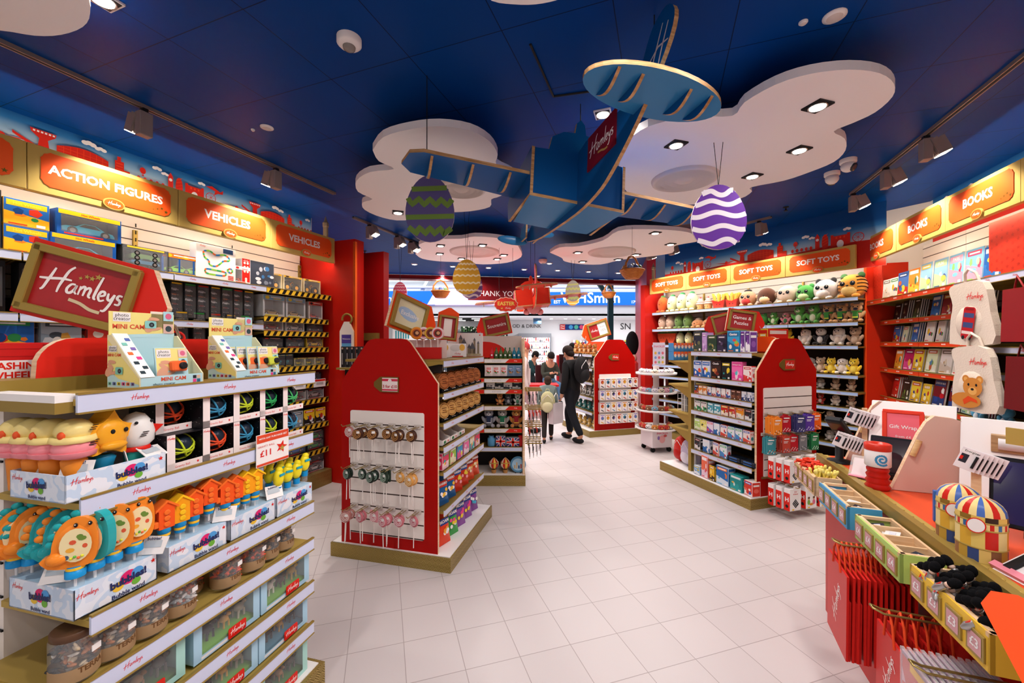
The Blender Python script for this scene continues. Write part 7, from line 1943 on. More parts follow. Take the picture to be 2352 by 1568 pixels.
# ================================================================ books wall
for i, (s, t) in enumerate(((5.7, 0), (4.91, 1), (4.13, 2), (3.35, 3))): word_sign(RW, -s, .785, 2.59, .29, 'BOOKS', ['BOOKS sign farthest along, next to the soft toys', 'BOOKS sign second from the soft toys', 'large BOOKS sign above the blue picture books', 'BOOKS sign cropped away beside the camera'][t], 'books department signs')
for i in range(5):
 b = -6.09+.785*i
 o = thing('wall_shelving', ['bookshelf bay next to the soft toys column', 'bookshelf bay with the bus picture book', 'bookshelf bay above the till where tote bags hang', 'shelving bay behind the till counter', 'shelving bay beside the camera behind the tills'][i], 'shelving', RW.o, RW.yaw, 'shelving bays of the books wall')
 m = MB(); m.box((b+.39, .52, 2.36), (.78, .03, .8), SLAT)
 for k in range(8): m.box((b+.39, .503, 2.02+.1*k), (.78, .004, .007), mat('#4a3d36', .6))
 m.box((b+.39, .52, 1.0), (.78, .03, 1.95), mat('#3a1a16', .6)); m.build('back_panel', o)
 m = MB(); m.box((b+.775, .5, 1.3), (.025, .03, 2.5), GOLD); m.build('upright', o)
 m = MB(); m.box((b+.39, .26, .06), (.78, .5, .12), TREAD); m.build('plinth', o)
 shelf(o, b+.004, b+.776, .02, .5, 2.147, 'books' if i < 2 else 'lilac', .045, 0, True, 3)
 for z in ((1.91, 1.66, 1.36, 1.03, .7, .4) if i < 2 else (1.62, 1.42, 1.0, .6)): shelf(o, b+.004, b+.776, .15 if i < 2 else .05, .5, z, 'books' if i < 2 else 'lilac', .042, 0, True, 3)
def book(w, h, t, pal, title, rs, tc=None):
 def f(root):
  m = MB(); m.box((0, t/2, h/2), (w, t, h), C(pal[0], .35)); m.build('cover', root)
  m = MB(); m.box((.002, t/2, h/2), (w-.001, t*.7, h*1.004), C('#e8e2da')); m.build('pages', root)
  m = MB(); art(m, w, h, -.0006, [C(p, .35) for p in pal], rs, title, tc); m.build('cover_print', root)
 return parted(f)
BPAL = [['#e8e0d8', '#d8c8b8', '#b8905a', '#7a6a5a', '#e0d0b8'], ['#3a6ab0', '#c8281e', '#e8c83a', '#24407a', '#d85a2a'], ['#8ab8d8', '#b8d8a0', '#3a5a9a', '#e8c85a', '#d8e4ec'], ['#7ac0e4', '#f0a0b8', '#8ac46a', '#e84a6a', '#f0e0a0'], ['#2a1c1c', '#1c1818', '#7a5a3a', '#4a3a34', '#8a7a5a'], ['#8a1c24', '#a8242c', '#e8d8c8', '#d8a83a', '#c8404a'], ['#e8842a', '#f0b83a', '#c8401e', '#e8e0d0', '#3a6a4a'],
  ['#f4ece4', '#f0e4d8', '#d83a3a', '#3a8a4a', '#2a6ab0', '#e8b82a'], ['#b8245a', '#d84a8a', '#f0c8d8', '#7a1a4a', '#e8a84a'], ['#e8c83a', '#d8a82a', '#3a3a8a', '#c83a2a', '#f0e8c8'], ['#d8e0b8', '#e8e8d0', '#7aa04a', '#c8643a', '#5a8ab0'], ['#1f5aa0', '#2a70b8', '#c83a3a', '#e8e0d8', '#e8c84a'], ['#c8281e', '#d83a2a', '#f0e0d0', '#8a1a14', '#e8b87a'], ['#24281e', '#3a4a2a', '#6a8a3a', '#14160f', '#c8c8a8'], ['#7a1a24', '#24407a', '#e8e4e0', '#c8202a', '#2a4a9a']]
def bk(pi, title=None, w=.15, h=.205, t=.012, nm='picture_book'): return Kind(nm, 'book', book(w, h, t, BPAL[pi], title, pi*7+3, None), 'books on the books wall')
BK = {}
def books(z, y, lst, wd, lean=-.14):
 for i, (x, pi, n, tl, lb, sc) in enumerate(lst):
  key = (pi, tl)
  if key not in BK: BK[key] = bk(pi, tl)
  for j in range(n): BK[key].put(RW.p(x+.004*j, y+.016*j+.012, z), RW.yaw+(rnd(-.05, .05) if n < 3 else -.12), f'{lb} on the {wd} books shelf' + (f', copy {ORD[j]} from the front' if n > 1 else ''), tilt=RX(lean), scale=sc)
o = thing('shelf_poster', 'red patterned poster board standing by the column on the top books shelf', 'poster', RW.p(-5.98, .08, 2.15), RW.yaw); m = MB(); m.box((0, 0, .2), (.2, .012, .4), C('#c8321e'), .001); m.build('board', o); m = MB(); [m.star(-.07+.035*(k % 5), .04+.06*(k//5)+.02*(k % 2), .014, -.0066, C('#b0281a')) for k in range(30)]; m.build('board_print', o)
o = thing('shelf_poster', 'large red patterned poster board on the top shelf above the till', 'poster', RW.p(-4.08, .08, 2.15), RW.yaw); m = MB(); m.box((.1, 0, .21), (.5, .012, .42), C('#c8321e'), .001); m.build('board', o); m = MB(); [m.star(-.12+.05*(k % 10), .04+.06*(k//10)+.02*(k % 2), .018, -.0066, C('#b0281a')) for k in range(60)]; m.build('board_print', o)
books(2.15, .06, [(-5.78, 0, 2, None, 'white storybook', 1.05), (-5.62, 0, 2, None, 'white storybook nearer the middle', 1.05) if 0 else (-5.62, 7, 2, None, 'cream storybook', 1.05), (-5.45, 1, 2, None, 'red and blue comic book', 1.2), (-5.25, 6, 2, None, 'orange comic book', 1.2), (-5.05, 2, 2, None, 'pale blue picture book', 1.3), (-4.83, 2, 1, 'FUN', 'pale blue picture book with title', 1.3), (-4.62, 3, 2, 'PARK', 'pink and sky blue picture book', 1.3), (-4.4, 3, 2, None, 'sky blue picture book', 1.3), (-4.2+.0, 11, 2, None, 'deep blue picture book', 1.2)], 'top', -.06)
books(1.913, .2, [(-5.9, 4, 1, None, 'dark spell book', .9), (-5.75, 4, 3, 'Magic', 'dark brown fantasy book', 1), (-5.52, 13, 4, None, 'black picture book', 1.05), (-5.2, 11, 2, None, 'blue tall book', 1.0), (-5.02, 5, 2, None, 'dark red paperback', 1.0), (-4.84, 5, 5, 'Story', 'dark red storybook', 1.05), (-4.62, 13, 5, None, 'dark green paperback', 1.0)], 'second')
books(1.663, .2, [(-5.92, 1, 2, None, 'comic annual', .9), (-5.74, 10, 3, None, 'pale green book', .85), (-5.55, 11, 3, None, 'blue comic book', 1.0), (-5.3, 7, 1, 'ABC', 'colourful letters and numbers book', 1.0), (-5.13, 7, 6, '123', 'white numbers book', 1.0), (-4.75, 3, 3, None, 'blue activity book', 1.0), (-4.58, 2, 2, None, 'light blue storybook', .95)], 'third')
books(1.363, .2, [(-5.88, 6, 2, None, 'orange fact book', 1.05), (-5.68, 8, 2, None, 'magenta storybook', 1.1), (-5.5, 9, 2, None, 'yellow story book', 1.1), (-5.27, 10, 2, None, 'leafy animal book', 1.15), (-5.05, 0, 2, None, 'cream nursery book', 1.15), (-4.85, 7, 2, None, 'white nursery book', 1.15), (-4.63, 0, 2, 'ZOO', 'cream animal book with title', 1.0)], 'fourth')
books(1.033, .2, [(-5.95, 12, 4, None, 'red classic book', 1.15), (-5.73, 13, 2, None, 'dark forest book', 1.05), (-5.55, 9, 1, None, 'yellow guide book', 1.05), (-5.36, 9, 2, 'GUIDE', 'yellow titled guide book', 1.0), (-5.16, 14, 1, 'LONDON BUS', 'large dark red bus picture book', 1.35), (-4.93, 14, 2, 'LONDON', 'union flag London book', 1.1), (-4.76, 2, 3, None, 'pale blue town book', 1.0), (-4.6, 1, 5, None, 'small red and yellow book', .75)], 'fifth')
books(.703, .2, [(-5.9, 11, 2, None, 'blue book', 1), (-5.6, 5, 2, None, 'red book', 1), (-5.3, 3, 2, None, 'sky blue book', 1), (-5.0, 12, 2, None, 'scarlet book', 1), (-4.75, 11, 2, 'WORLD', 'blue atlas book', 1)], 'sixth')
# tote bags
def tote(pic):
 def f(root):
  c = mat('#dccfc0', .9, 0, .2, 0, 0, 1, .05, .5, 120)
  P = [(-.15, 0), (.17, .0), (.155, .2), (.1, .4), (-.08, .41), (-.155, .38), (-.125, .27), (-.145, .15)]
  m = MB(); m.prism([tuple(p) for p in smooth([Vector(p) for p in P+P[:1]], 3)[:-1]], -.02, .02, c); m.ell((.0, 0, .14), (.13, .035, .14), c, 14, 8); m.build('cloth_bag', root)
  m = MB(); m.tube([(-.05, 0, .4), (-.04, -.01, .47), (.0, -.02, .5), (.04, -.01, .47), (.06, 0, .4)], .008, c, 6); m.build('handle', root)
  m = MB(); y = -.037
  m.hand(.05, .31, .045, y+.012, INK, 0, .1, 3)
  if pic == 0:
   b = C('#b81e24'); m.T = Matrix.Translation((.02, 0, .14)) @ Matrix.Rotation(.15, 4, 'Y')
   m.flat(rrect(0, 0, .09, .21, .02), y, b); m.rect(0, .05, .075, .03, y-.0004, C('#3a4a7a')); m.rect(0, -.015, .075, .035, y-.0004, C('#3a4a7a')); m.rect(0, -.065, .08, .02, y-.0004, C('#e0d0c8')); m.disc(-.025, -.1, .012, .014, y-.0006, DARK, 10); m.disc(.025, -.1, .012, .014, y-.0006, DARK, 10); m.rect(0, .09, .06, .015, y-.0004, C('#8a1418')); m.T = Matrix()
  else:
   a, b = C('#c8843a'), C('#e0a85c')
   for s in (-1, 1): m.disc(.03+s*.05, .2, .026, .026, y, a, 14); m.disc(.03+s*.05, .2, .014, .014, y-.0003, b, 12)
   m.disc(.03, .15, .07, .062, y-.0004, a, 20); m.disc(.03, .125, .032, .026, y-.0008, b, 14); m.disc(.03, .136, .012, .008, y-.0012, DARK, 10)
   for s in (-1, 1): m.disc(.03+s*.028, .165, .008, .009, y-.0012, DARK, 10)
   m.disc(-.02, .06, .11, .05, y-.0002, a, 18); m.flat([(.0, .09), (.06, .07), (.07, .05), (.02, .06), (-.03, .03), (-.04, .06)], y-.0014, C('#d84a1e'))
  m.build('bag_print', root)
 return parted(f)
k0, k1 = Kind('tote_bag', 'tote bag', tote(0), 'cotton tote bags'), Kind('tote_bag', 'tote bag', tote(1), 'cotton tote bags')
k0.put(RW.p(-4.17, -.055, 1.645), RW.yaw+.15, 'cream cotton tote bag printed with a red double decker bus', scale=1.15); k1.put(RW.p(-4.1, -.075, 1.15), RW.yaw+.15, 'cream cotton tote bag printed with a brown teddy bear', scale=1.15)
for i, (x, z, c) in enumerate(((-3.75, 1.66, '#8a1a20'), (-3.72, 1.2, '#6a1418'))): m = MB(); m.prism([(-.13, 0), (.13, 0), (.11, .36), (-.11, .36)], -.02, .02, C(c)); m.tube([(-.04, 0, .36), (0, -.01, .44), (.04, 0, .36)], .006, C(c), 6); tag(m.build('cloth_bag', loc=RW.p(x, -.04, z), rz=RW.yaw), ['dark red cloth bag hanging beside the bus tote', 'dark red cloth bag hanging beside the bear tote'][i], 'bag')
kblu = Kind('blue_plush', 'soft toy', plush(q('#4a9ac0'), q('#d8e8f0'), ears='round'), 'blue plush under the books')
for i in range(5): kblu.put(RW.p(-4.4+.14*i, .12, .72 if i % 2 else 1.003), RW.yaw, f'blue plush toy low behind the till, {ORD[i]} from the books', scale=.8)
# ================================================================ till counter on the right
o = thing('till_counter', 'red till counter with an orange top and studded gold edge', 'counter', CT.o, CT.yaw)
m = MB(); m.box((-1.65, .3, .46), (2.8, .56, .92), C('#b81a12', .35)); m.build('body', o)
m = MB(); m.box((-1.65, .31, .935), (2.86, .62, .03), mat('#e4532a', .35)); m.build('worktop', o)
m = MB(); m.box((-1.65, -.005, .935), (2.86, .03, .05), GOLD); m.box((-1.65, .015, .951), (2.86, .05, .004), GOLDP); m.build('edge_trim', o)
m = MB()
for i in range(42): m.ell((-3.04+.067*i, .018, .953), (.006, .006, .004), GOLDP, 8, 5)
m.build('studs', o)
WOODL = wood('box_wood', '#dcb488', '#eac9a0', 8)
def pricebox(c, prices):
 def f(root):
  L, D, Hh = .355, .125, .1
  m = MB()
  m.box((0, .005, Hh/2), (L, .01, Hh), c)
  for s in (-1, 1): m.box((s*(L/2-.004), D/2, Hh/2), (.008, D, Hh), c)
  m.build('painted_front', root)
  m = MB(); m.box((0, D/2, .004), (L-.01, D-.01, .008), WOODL); m.box((0, D-.005, Hh/2), (L-.016, .01, Hh), WOODL); m.box((0, .012, Hh-.005), (L-.002, .012, .012), WOODL)
  for s in (-1, 1): m.box((s*(L/2-.01), D/2, Hh-.005), (.012, D, .012), WOODL)
  for i in (-1, 0, 1): m.box((i*.087, D/2, Hh/2), (.008, D-.02, Hh-.01), WOODL)
  m.build('wood_tray', root)
  for i, p in enumerate(prices):
   m = MB(); x = -.131+.0873*i; m.box((x, -.002, .048), (.066, .006, .066), GOLD, .001); m.rect(x, .048, .05, .05, -.0056, C('#cf9a9e')); m.text(p, x, .048, .034, -.0062, WHITE, .02); m.build('price_plate', root)
 return parted(f)
BX = [(2.825, WOODL, ('£2',)*4, 'bare wood'), (2.4, mat('#4f9fd0', .45), ('£3', '£4', '£4', '£4'), 'blue painted'), (1.967, mat('#b3cf70', .45), ('£4', '£4', '£6', '£4'), 'green painted'), (1.55, mat('#e5b93c', .45), ('£3',)*4, 'yellow painted')]
for s, c, p, nm in BX: Kind('price_box', 'counter box', pricebox(c, p), 'price boxes on the counter edge').put(CT.p(-s, -.155, .823), CT.yaw, f'{nm} wooden compartment box with prices fixed along the till counter')
def bx(s, y, z): return CT.p(-s, -.155+y, .823+z)
kst = Kind('red_wrapped_sweet', 'sweet', whole(lambda m: m.box((0, 0, 0), (.05, .014, .012), C('#d8381e', .4), .003)), 'red wrapped sweets')
kye = Kind('yellow_topper', 'pencil topper', whole(lambda m: (m.tube([(0, 0, 0), (0, 0, .05)], .005, C('#ecd25a'), 6), m.ell((0, 0, .055), (.008, .008, .012), C('#f0dc78'), 8, 5))), 'yellow toppers')
for i in range(46):
 r, k = divmod(i, 12); kst.put(bx(2.99-.018*k, .02+.028*r, .09+.012*(i % 3)+.012*(r in (1, 2))), CT.yaw+rnd(-1.4, 1.4), f'red wrapped sweet heaped in the bare wood box, {ORD[k]} along the {("front", "second", "third", "rear")[r]} line', tilt=RX(rnd(-.7, .7)))
for i in range(36):
 r, k = divmod(i, 12); kye.put(bx(2.77-.0095*k, .025+.03*r, .055+.01*(i % 3)), CT.yaw+rnd(-1, 1), f'yellow pencil topper standing in the bare wood box, {ORD[k]} along the {("front", "middle", "rear")[r]} line', tilt=RX(rnd(-.45, .45)), scale=1.1)
kcd = [Kind('flat_packet', 'packet', whole(lambda m, c=c: (m.box((0, 0, .002), (.06, .045, .004), C(c, .35)), m.box((0, 0, .0045), (.03, .02, .001), C('#cfd0d8')))), 'flat packets in the price boxes') for c in ('#e8e4e2', '#1c2436', '#c8a8a0')]
for i, (s, k, nm) in enumerate(((2.27, 1, 'dark packet at the near end of the blue box'), (2.36, 0, 'white packet in the blue box'), (2.53, 2, 'pink packet at the far end of the blue box'), (2.09, 1, 'dark packet at the far end of the green box'), (2.01, 0, 'white packet in the green box'), (1.835, 1, 'dark packet at the near end of the green box'))):
 for j in range(5): kcd[k].put(bx(s, .065, .035+.011*j)+Vector((rnd(-.012, .012), rnd(-.012, .012), 0)), CT.yaw+rnd(-1, 1), f'{nm}, {ORD[4-j]} from the top', tilt=RX(rnd(-.3, .3)))
def guard(root):
 m = MB(); m.ell((0, 0, .0), (.014, .014, .018), mat('#0c0c0e', .95, 0, .1, 0, 0, 1, 0, .6, 120), 10, 7); m.build('fur_hat', root)
 m = MB(); m.ell((0, 0, -.018), (.009, .009, .008), C('#d8b4a0'), 8, 5); m.lathe([(.005, -.06), (.012, -.045), (.01, -.025)], STEEL, seg=8); m.box((0, -.008, -.035), (.012, .005, .012), REDL); m.build('figure_body', root)
kgu = Kind('guard_keyring', 'keyring', parted(guard), 'furry hatted guard key rings')
for i in range(40):
 r, k = divmod(i, 10); kgu.put(bx(1.7-.031*k+.008*(r % 2), .02+.03*r, .105+.016*(i % 3)), CT.yaw+rnd(-1.5, 1.5), f'furry hatted guard key ring in the yellow box, {ORD[k]} along the {("front", "second", "third", "rear")[r]} line', tilt=RX(rnd(-1.0, 1.0)))
# hooks, gift bags and sticker packs hanging on the counter front
def bag_maker(w, h):
 def f(root):
  m = MB(); m.prism([(-w/2, -h), (w/2, -h), (w/2, 0), (-w/2, 0)], -.004, .004, C('#c9201a', .4)); m.prism([(-w/2+.004, -h), (w/2-.004, -h), (w/2-.004, -h*.3), (-w/2+.004, -h*.3)], .003, .012, C('#b81a16', .4)); m.hand(0, -h*.5, w*.26, -.0046, TEXTW, 1.25, .08, 3); m.build('paper_bag', root)
  m = MB(); m.tube([(-w*.2, -.005, -.02), (-w*.13, -.006, .05), (0, -.006, .085), (w*.13, -.006, .05), (w*.2, -.005, -.02)], .004, C('#e0481e', .6), 6); m.build('rope_handle', root)
 return parted(f)
def prong(m): m.tube([(-.015, .0, 0), (-.015, -.24, 0), (-.01, -.27, .012), (.01, -.27, .012), (.015, -.24, 0), (.015, 0, 0)], .004, GOLDH, 6); m.box((0, -.004, 0), (.06, .008, .03), GOLDH)
kpr = Kind('counter_hook', 'hook', whole(prong), 'long brass hooks on the counter front')
kbg = [Kind('gift_bag', 'paper bag', bag_maker(w, h), 'red paper gift bags') for w, h in ((.25, .33), (.2, .25), (.16, .24))]
for s, zt, k, n, y0, dy, nm in ((2.08, .735, 0, 13, -.235, .017, 'large'), (1.74, .66, 1, 6, -.2, .03, 'middle sized'), (1.62, .46, 2, 6, -.2, .03, 'small')):
 kpr.put(CT.p(-s, .017, zt+.08), CT.yaw, f'long brass hook holding the {nm} red gift bags')
 for i in range(n): kbg[k].put(CT.p(-s+.0*i, y0+dy*i, zt), CT.yaw+rnd(-.02, .02)-.05, f'{nm} red paper gift bag, {ORD[i]} from the outer end of its hook', tilt=RX(rnd(-.02, .01)))
def sheet(c, art_, w=.2, h=.3):
 def f(root):
  m = MB(); m.box((0, 0, -h/2), (w, .006, h), c); m.build('sheet_pack', root)
  m = MB(); m.rect(0, -h*.5, w*.94, h*.94, -.0036, art_); m.rect(0, -h*.07, w*.5, h*.08, -.0042, C('#e8b83a')); m.build('cover_print', root)
  m = MB(); m.box((0, 0, -h/2), (w*1.05, .009, h*1.04), CLEAR); m.build('clear_sleeve', root)
 return parted(f)
ksh = [Kind('sticker_pack', 'sticker pack', sheet(C(c, .3), blotch(n, cs, 16, .3)), 'clear sticker packs') for c, n, cs in (('#a88a9c', 'stick1', ['#d8a8b8', '#c84a4a', '#e8d8dc', '#8a5a8a', '#b8485a']), ('#d87a5a', 'stick2', ['#d84a2a', '#e8a05a', '#4a7a9a', '#e8d8a8', '#b83a3a']), ('#c83a3a', 'stick3', ['#e8508a', '#3a7ab8', '#e8c83a', '#d8281e', '#5aa04a', '#f0d8c8']), ('#8ab0d0', 'stick4', ['#d8e4ee', '#8ab0d8', '#c8d4e0', '#4a6a9a']))]
for s, zt, k, n, nm in ((1.5, .71, 0, 12, 'pink edged'), (1.32, .68, 1, 6, 'orange patterned'), (1.14, .64, 2, 8, 'red and yellow cartoon'), (1.36, .38, 3, 3, 'pale blue'), (.98, .62, 2, 4, 'bright cartoon')):
 kpr.put(CT.p(-s, .017, zt+.012), CT.yaw, f'long brass hook holding the {nm} sticker packs')
 for i in range(n): ksh[k].put(CT.p(-s, -.23+.017*i, zt), CT.yaw+rnd(-.012, .012), f'{nm} sticker pack, {ORD[i]} from the outer end of its hook')
o = thing('tilted_sign_board', 'orange tag shaped board tilted over the near end of the yellow box', 'sign', CT.p(-1.38, -.16, .99), CT.yaw, None, (RZ(CT.yaw) @ RX(-.5)).to_euler()); m = MB(); m.prism([(0, 0), (.3, -.12), (.32, .1), (.06, .07), (0, .04)], -.01, .01, C('#f0501a'), C('#d8704a')); m.build('board', o)

# on the worktop
W_ = lambda x, y, d=None: pz(x, y, .952)
def screenbox(name, label, p, yaw, w, h, c, tilt=-.3):
 o = thing(name, label, 'screen', p, yaw)
 m = MB(); m.box((0, .03, .02), (w*.4, .14, .03), DARK, .004); m.tube([(0, .05, .02), (0, .05, h*.6)], .02, DARK, 8); m.build('stand', o)
 m = MB(); m.T = Matrix.Translation((0, 0, h*.62)) @ Matrix.Rotation(tilt, 4, 'X'); m.box((0, 0, 0), (w, .025, h), C('#15151a', .25), .004); m.build('case', o)
 m = MB(); m.T = Matrix.Translation((0, 0, h*.62)) @ Matrix.Rotation(tilt, 4, 'X'); m.rect(0, 0, w*.92, h*.88, -.0128, mat(c, .12, 0, .5, .12)); m.build('display', o)
screenbox('till_screen', 'dark till screen behind the wave patterned coin spinner', CT.p(-2.66, .2, .95), math.radians(-48), .2, .19, '#2a2026'); screenbox('till_screen', 'large dark purple till screen at the near end of the counter', CT.p(-1.99, .34, .95), math.radians(-52), .27, .25, '#241f4a')
def divider(root):
 P = [(0, 0), (.1, .27), (.13, .33)]+[(.16+.32*math.sin(t*PI/16), .0+.36*math.cos(t*PI/16)) for t in range(0, 8)]+[(.5, 0)]
 m = MB(); m.prism(P, -.012, .012, C('#d9b3a4', .4), PLY); m.build('panel', root); m = MB(); m.tube([(.075, -.022, .17), (.1, -.022, .245)], .012, wood('handle_wood', '#c89a64', '#e0bc88', 9), 8); m.build('wood_grip', root)
kdv = Kind('counter_divider', 'divider panel', parted(divider), 'curved divider panels'); kdv.put(CT.p(-2.475, .1, .952), CT.yaw+math.radians(90), 'large curved pink divider panel with a wooden grip on the counter'); kdv.put(CT.p(-3.0, .1, .952), CT.yaw+math.radians(90), 'pale curved divider panel behind the dark till screen'); kdv.put(CT.p(-2.2, .5, .952), CT.yaw+math.radians(90), 'curved divider panel beside the large purple screen')
for i, (s, y) in enumerate(((2.78, .3), (2.24, .42))):
 o = thing('till_stand', ['white sloping till stand beside the gift wrap sign', 'white sloping till stand behind the purple screen'][i], 'till stand', CT.p(-s, y, .952), math.radians(-50)); m = MB(); m.prism([(0, 0), (.14, 0), (.2, .36), (.17, .36)], -.17, .17, C('#ece4e2'), None, 'x'); m.build('cabinet', o)
 m = MB(); m.box((0, .12, .27), (.16, .04, .07), wood('slot_wood', '#a8845c', '#c8a478', 8)); m.build('slot', o); m = MB(); m.tube([(-.06, .1, .27), (.06, .1, .27)], .024, C('#ddd6d4'), 10); m.build('paper_roll', o)
o = thing('gift_wrap_sign', 'red framed pink sign reading Gift Wrap on the counter', 'sign', px(2074, 990, 2.16), math.radians(-42), None, (RZ(math.radians(-42)) @ RY(-.0) @ RX(-.25)).to_euler()); m = MB()
for x, z, a, b in ((0, .1, .16, .02), (0, -.1, .16, .02), (-.072, 0, .02, .2), (.072, 0, .02, .2)): m.box((x, 0, z), (a, .016, b), C('#e23a22'), .003)
m.build('frame', o); m = MB(); m.rect(0, 0, .13, .18, -.002, C('#f06a78')); m.text('Gift Wrap', 0, .02, .026, -.003, WHITE, .01); m.text('from £4', 0, -.03, .018, -.003, WHITE, 0); m.build('sign_print', o)
m = MB(); m.tube([(0, .06, -.14), (0, .008, -.06)], .005, STEEL, 6); m.build('prop', o)
o = thing('coin_spinner', 'red coin collecting spinner with a white drum and blue swirl', 'collection box', W_(2016, 1121), -.4)
m = MB(); pr = []
for k in range(4): z = .0+.028*k; pr += [(.042, z), (.05-.002*k, z+.012), (.042-.002*k, z+.024)]
m.lathe(pr+[(.03, .112)], C('#bf1f16', .25), seg=28); m.build('red_base', o); m = MB(); m.lathe([(.046, .108), (.05, .112), (.05, .185), (.046, .19)], C('#efe8e6', .3), seg=28)
sw = [(.004+.024*t/28, .55+t*.4) for t in range(29)]; V = [(math.cos(a)*r, math.sin(a)*r) for r, a in sw]
for w_ in range(len(V)-1):
 (x0, z0), (x1, z1) = V[w_], V[w_+1]; nx, nz = -(z1-z0), x1-x0; l = math.hypot(nx, nz)*220
 m.add([(.0508*math.sin(x/.05), -.0508*math.cos(x/.05), .148+z) for x, z in ((x0+nx/l, z0+nz/l), (x1+nx/l, z1+nz/l), (x1-nx/l, z1-nz/l), (x0-nx/l, z0-nz/l))], [(3, 2, 1, 0)], C('#3a8ab8'))
m.build('drum', o); m = MB(); m.lathe([(.051, .186), (.052, .19), (.052, .214), (.046, .218), (.03, .218), (.024, .208), (0, .205)], C('#c8301e', .25), seg=28); m.build('lid', o)
def dometin(root):
 r, h = .058, .2; cc = [C('#c8281e', .3), C('#e8cf8a', .3), C('#4a6ab0', .3), C('#e8cf8a', .3)]
 m = MB()
 for z0, z1, n, pal in ((.002, .045, 14, ['#b8923a', '#3a4a7a', '#d8b86a', '#8a5a3a']), (.047, .105, 12, ['#e0c46a', '#c8281e', '#e8d08a', '#d8a83a']), (.107, .128, 36, ['#c8281e', '#e8cf8a', '#3a6a9a', '#e8cf8a']), (.13, .148, 12, ['#e0c060', '#3a2a20', '#e0c060', '#8a6a2a'])):
  for k in range(n):
   V = [(r*math.cos(2*PI*(k+e)/n), r*math.sin(2*PI*(k+e)/n), z) for z in (z0, z1) for e in (0, .5, 1)]
   m.add(V, [(0, 1, 4, 3), (1, 2, 5, 4)], C(pal[k % 4], .3), True)
 for z in (.0, .046, .106, .129): m.lathe([(r*1.01, z-.002), (r*1.03, z), (r*1.01, z+.003)], GOLDP, seg=28, cap=z == 0)
 m.build('tin_body', root)
 m = MB()
 for k in range(20):
  V = []
  for j in range(6): a = PI/2*j/5; V += [(r*math.cos(a)*math.cos(2*PI*(k+e)/20), r*math.cos(a)*math.sin(2*PI*(k+e)/20), .148+.052*math.sin(a)) for e in (0, 1)]
  m.add(V, [(2*j, 2*j+1, 2*j+3, 2*j+2) for j in range(5)], cc[k % 4], True)
 m.build('striped_dome', root); m = MB(); m.disc(-.02, .12, .022, .024, -r-.004, REDL, 20); m.disc(-.02, .12, .019, .021, -r-.0045, WHITE, 20); m.build('sticker', root)
kti = Kind('domed_tin', 'tin', parted(dometin), 'domed carousel tins'); kti.put(W_(2253, 1280), -.7, 'domed carousel tin standing in front of the other on the counter'); kti.put(W_(2203, 1240), -.7, 'domed carousel tin standing behind the other on the counter')
def battery(n, s):
 def f(root):
  m = MB()
  for i in range(n): m.box((.02*i, .012*i, 0), (.085, .003, .12), C('#eae2e4'), .001)
  m.build('cards', root); m = MB(); m.rect(-.012, .042, .055, .016, -.0022, WHITE); m.text('Energizer', -.0, .044, .016, -.0026, DARK, .01); m.rect(-.02, .0, .03, .05, -.0022, C('#2a2a34')); m.rect(-.03, -.0, .012, .02, -.003, REDL); m.build('card_print', root)
  for i in range(n): m = MB(); m.tube([(.024+.02*i, -.006+.012*i, -.04), (.024+.02*i, -.006+.012*i, .03)], .006, DARK, 8); m.build('battery_light', root)
 return parted(f)
kbt = Kind('battery_cards', 'battery pack', battery(6, 1), 'hanging battery cards')
for p, yw, lb, sc in ((px(2225, 1055, 1.5), -.75, 'hanging battery cards in front of the curved divider near the tins', .66), (px(1960, 955, 2.35), -.75, 'upper bunch of battery cards by the payment terminal', .74), (px(1932, 1010, 2.3), -.75, 'lower bunch of battery cards by the payment terminal', .7)): kbt.put(p, yw, lb, scale=sc, tilt=RY(.35))
for i, (p, h) in enumerate(((px(2226, 1100, 1.5), .28), (px(1975, 1000, 2.38), .32))):
 o = thing('battery_rack', ['wooden strip holding the near battery cards', 'wooden strip holding the two far battery bunches'][i], 'rack', (p.x, p.y, .952), -.75); m = MB(); m.box((.02, .03, h/2), (.025, .012, h), WOODL); m.build('post', o); m = MB(); m.box((.02, .03, .006), (.1, .1, .012), WOODL); m.build('base', o)
o = thing('battery_packs', 'blue battery blister pack leaning behind the domed tins', 'battery pack', W_(2172, 1200), -.6); m = MB(); m.box((0, 0, .06), (.07, .02, .12), C('#3a6ab0', .3), .002); m.build('card', o); m = MB(); m.text('Pack', 0, .1, .022, -.0115, WHITE, 0); [m.rect(-.02+.014*i, .045, .01, .05, -.0112, C('#cfd4dc')) for i in range(4)]; m.build('batteries', o)
o = thing('payment_terminal', 'black card payment terminal on a pole at the far end of the counter', 'card reader', CT.p(-2.93, .05, .952), math.radians(-60)); m = MB(); m.lathe([(.06, 0), (.06, .01), (.02, .02), (.02, .16)], DARK, seg=16); m.build('pole', o); m = MB(); m.T = Matrix.Translation((0, 0, .2)) @ Matrix.Rotation(.9, 4, 'X'); m.box((0, 0, 0), (.085, .035, .2), DARK, .008); m.rect(0, .04, .065, .07, -.0182, C('#5a1c24', .2)); [m.rect(-.02+.02*(i % 3), -.02-.017*(i//3), .014, .011, -.0182, C('#7a7a80')) for i in range(12)]; m.build('handset', o)
o = thing('acrylic_notice', 'clear acrylic stand with a pink printed notice by the coin spinner', 'notice', CT.p(-2.62, .06, .952), math.radians(-55)); m = MB(); m.box((0, 0, .05), (.13, .004, .13), CLEAR, 0, RX(-.6)); m.build('acrylic', o); m = MB(); m.box((0, .005, .05), (.11, .002, .1), C('#f0d8d8'), 0, RX(-.6)); m.box((0, -.02, .012), (.12, .06, .004), C('#e88a9a')); m.build('paper', o)
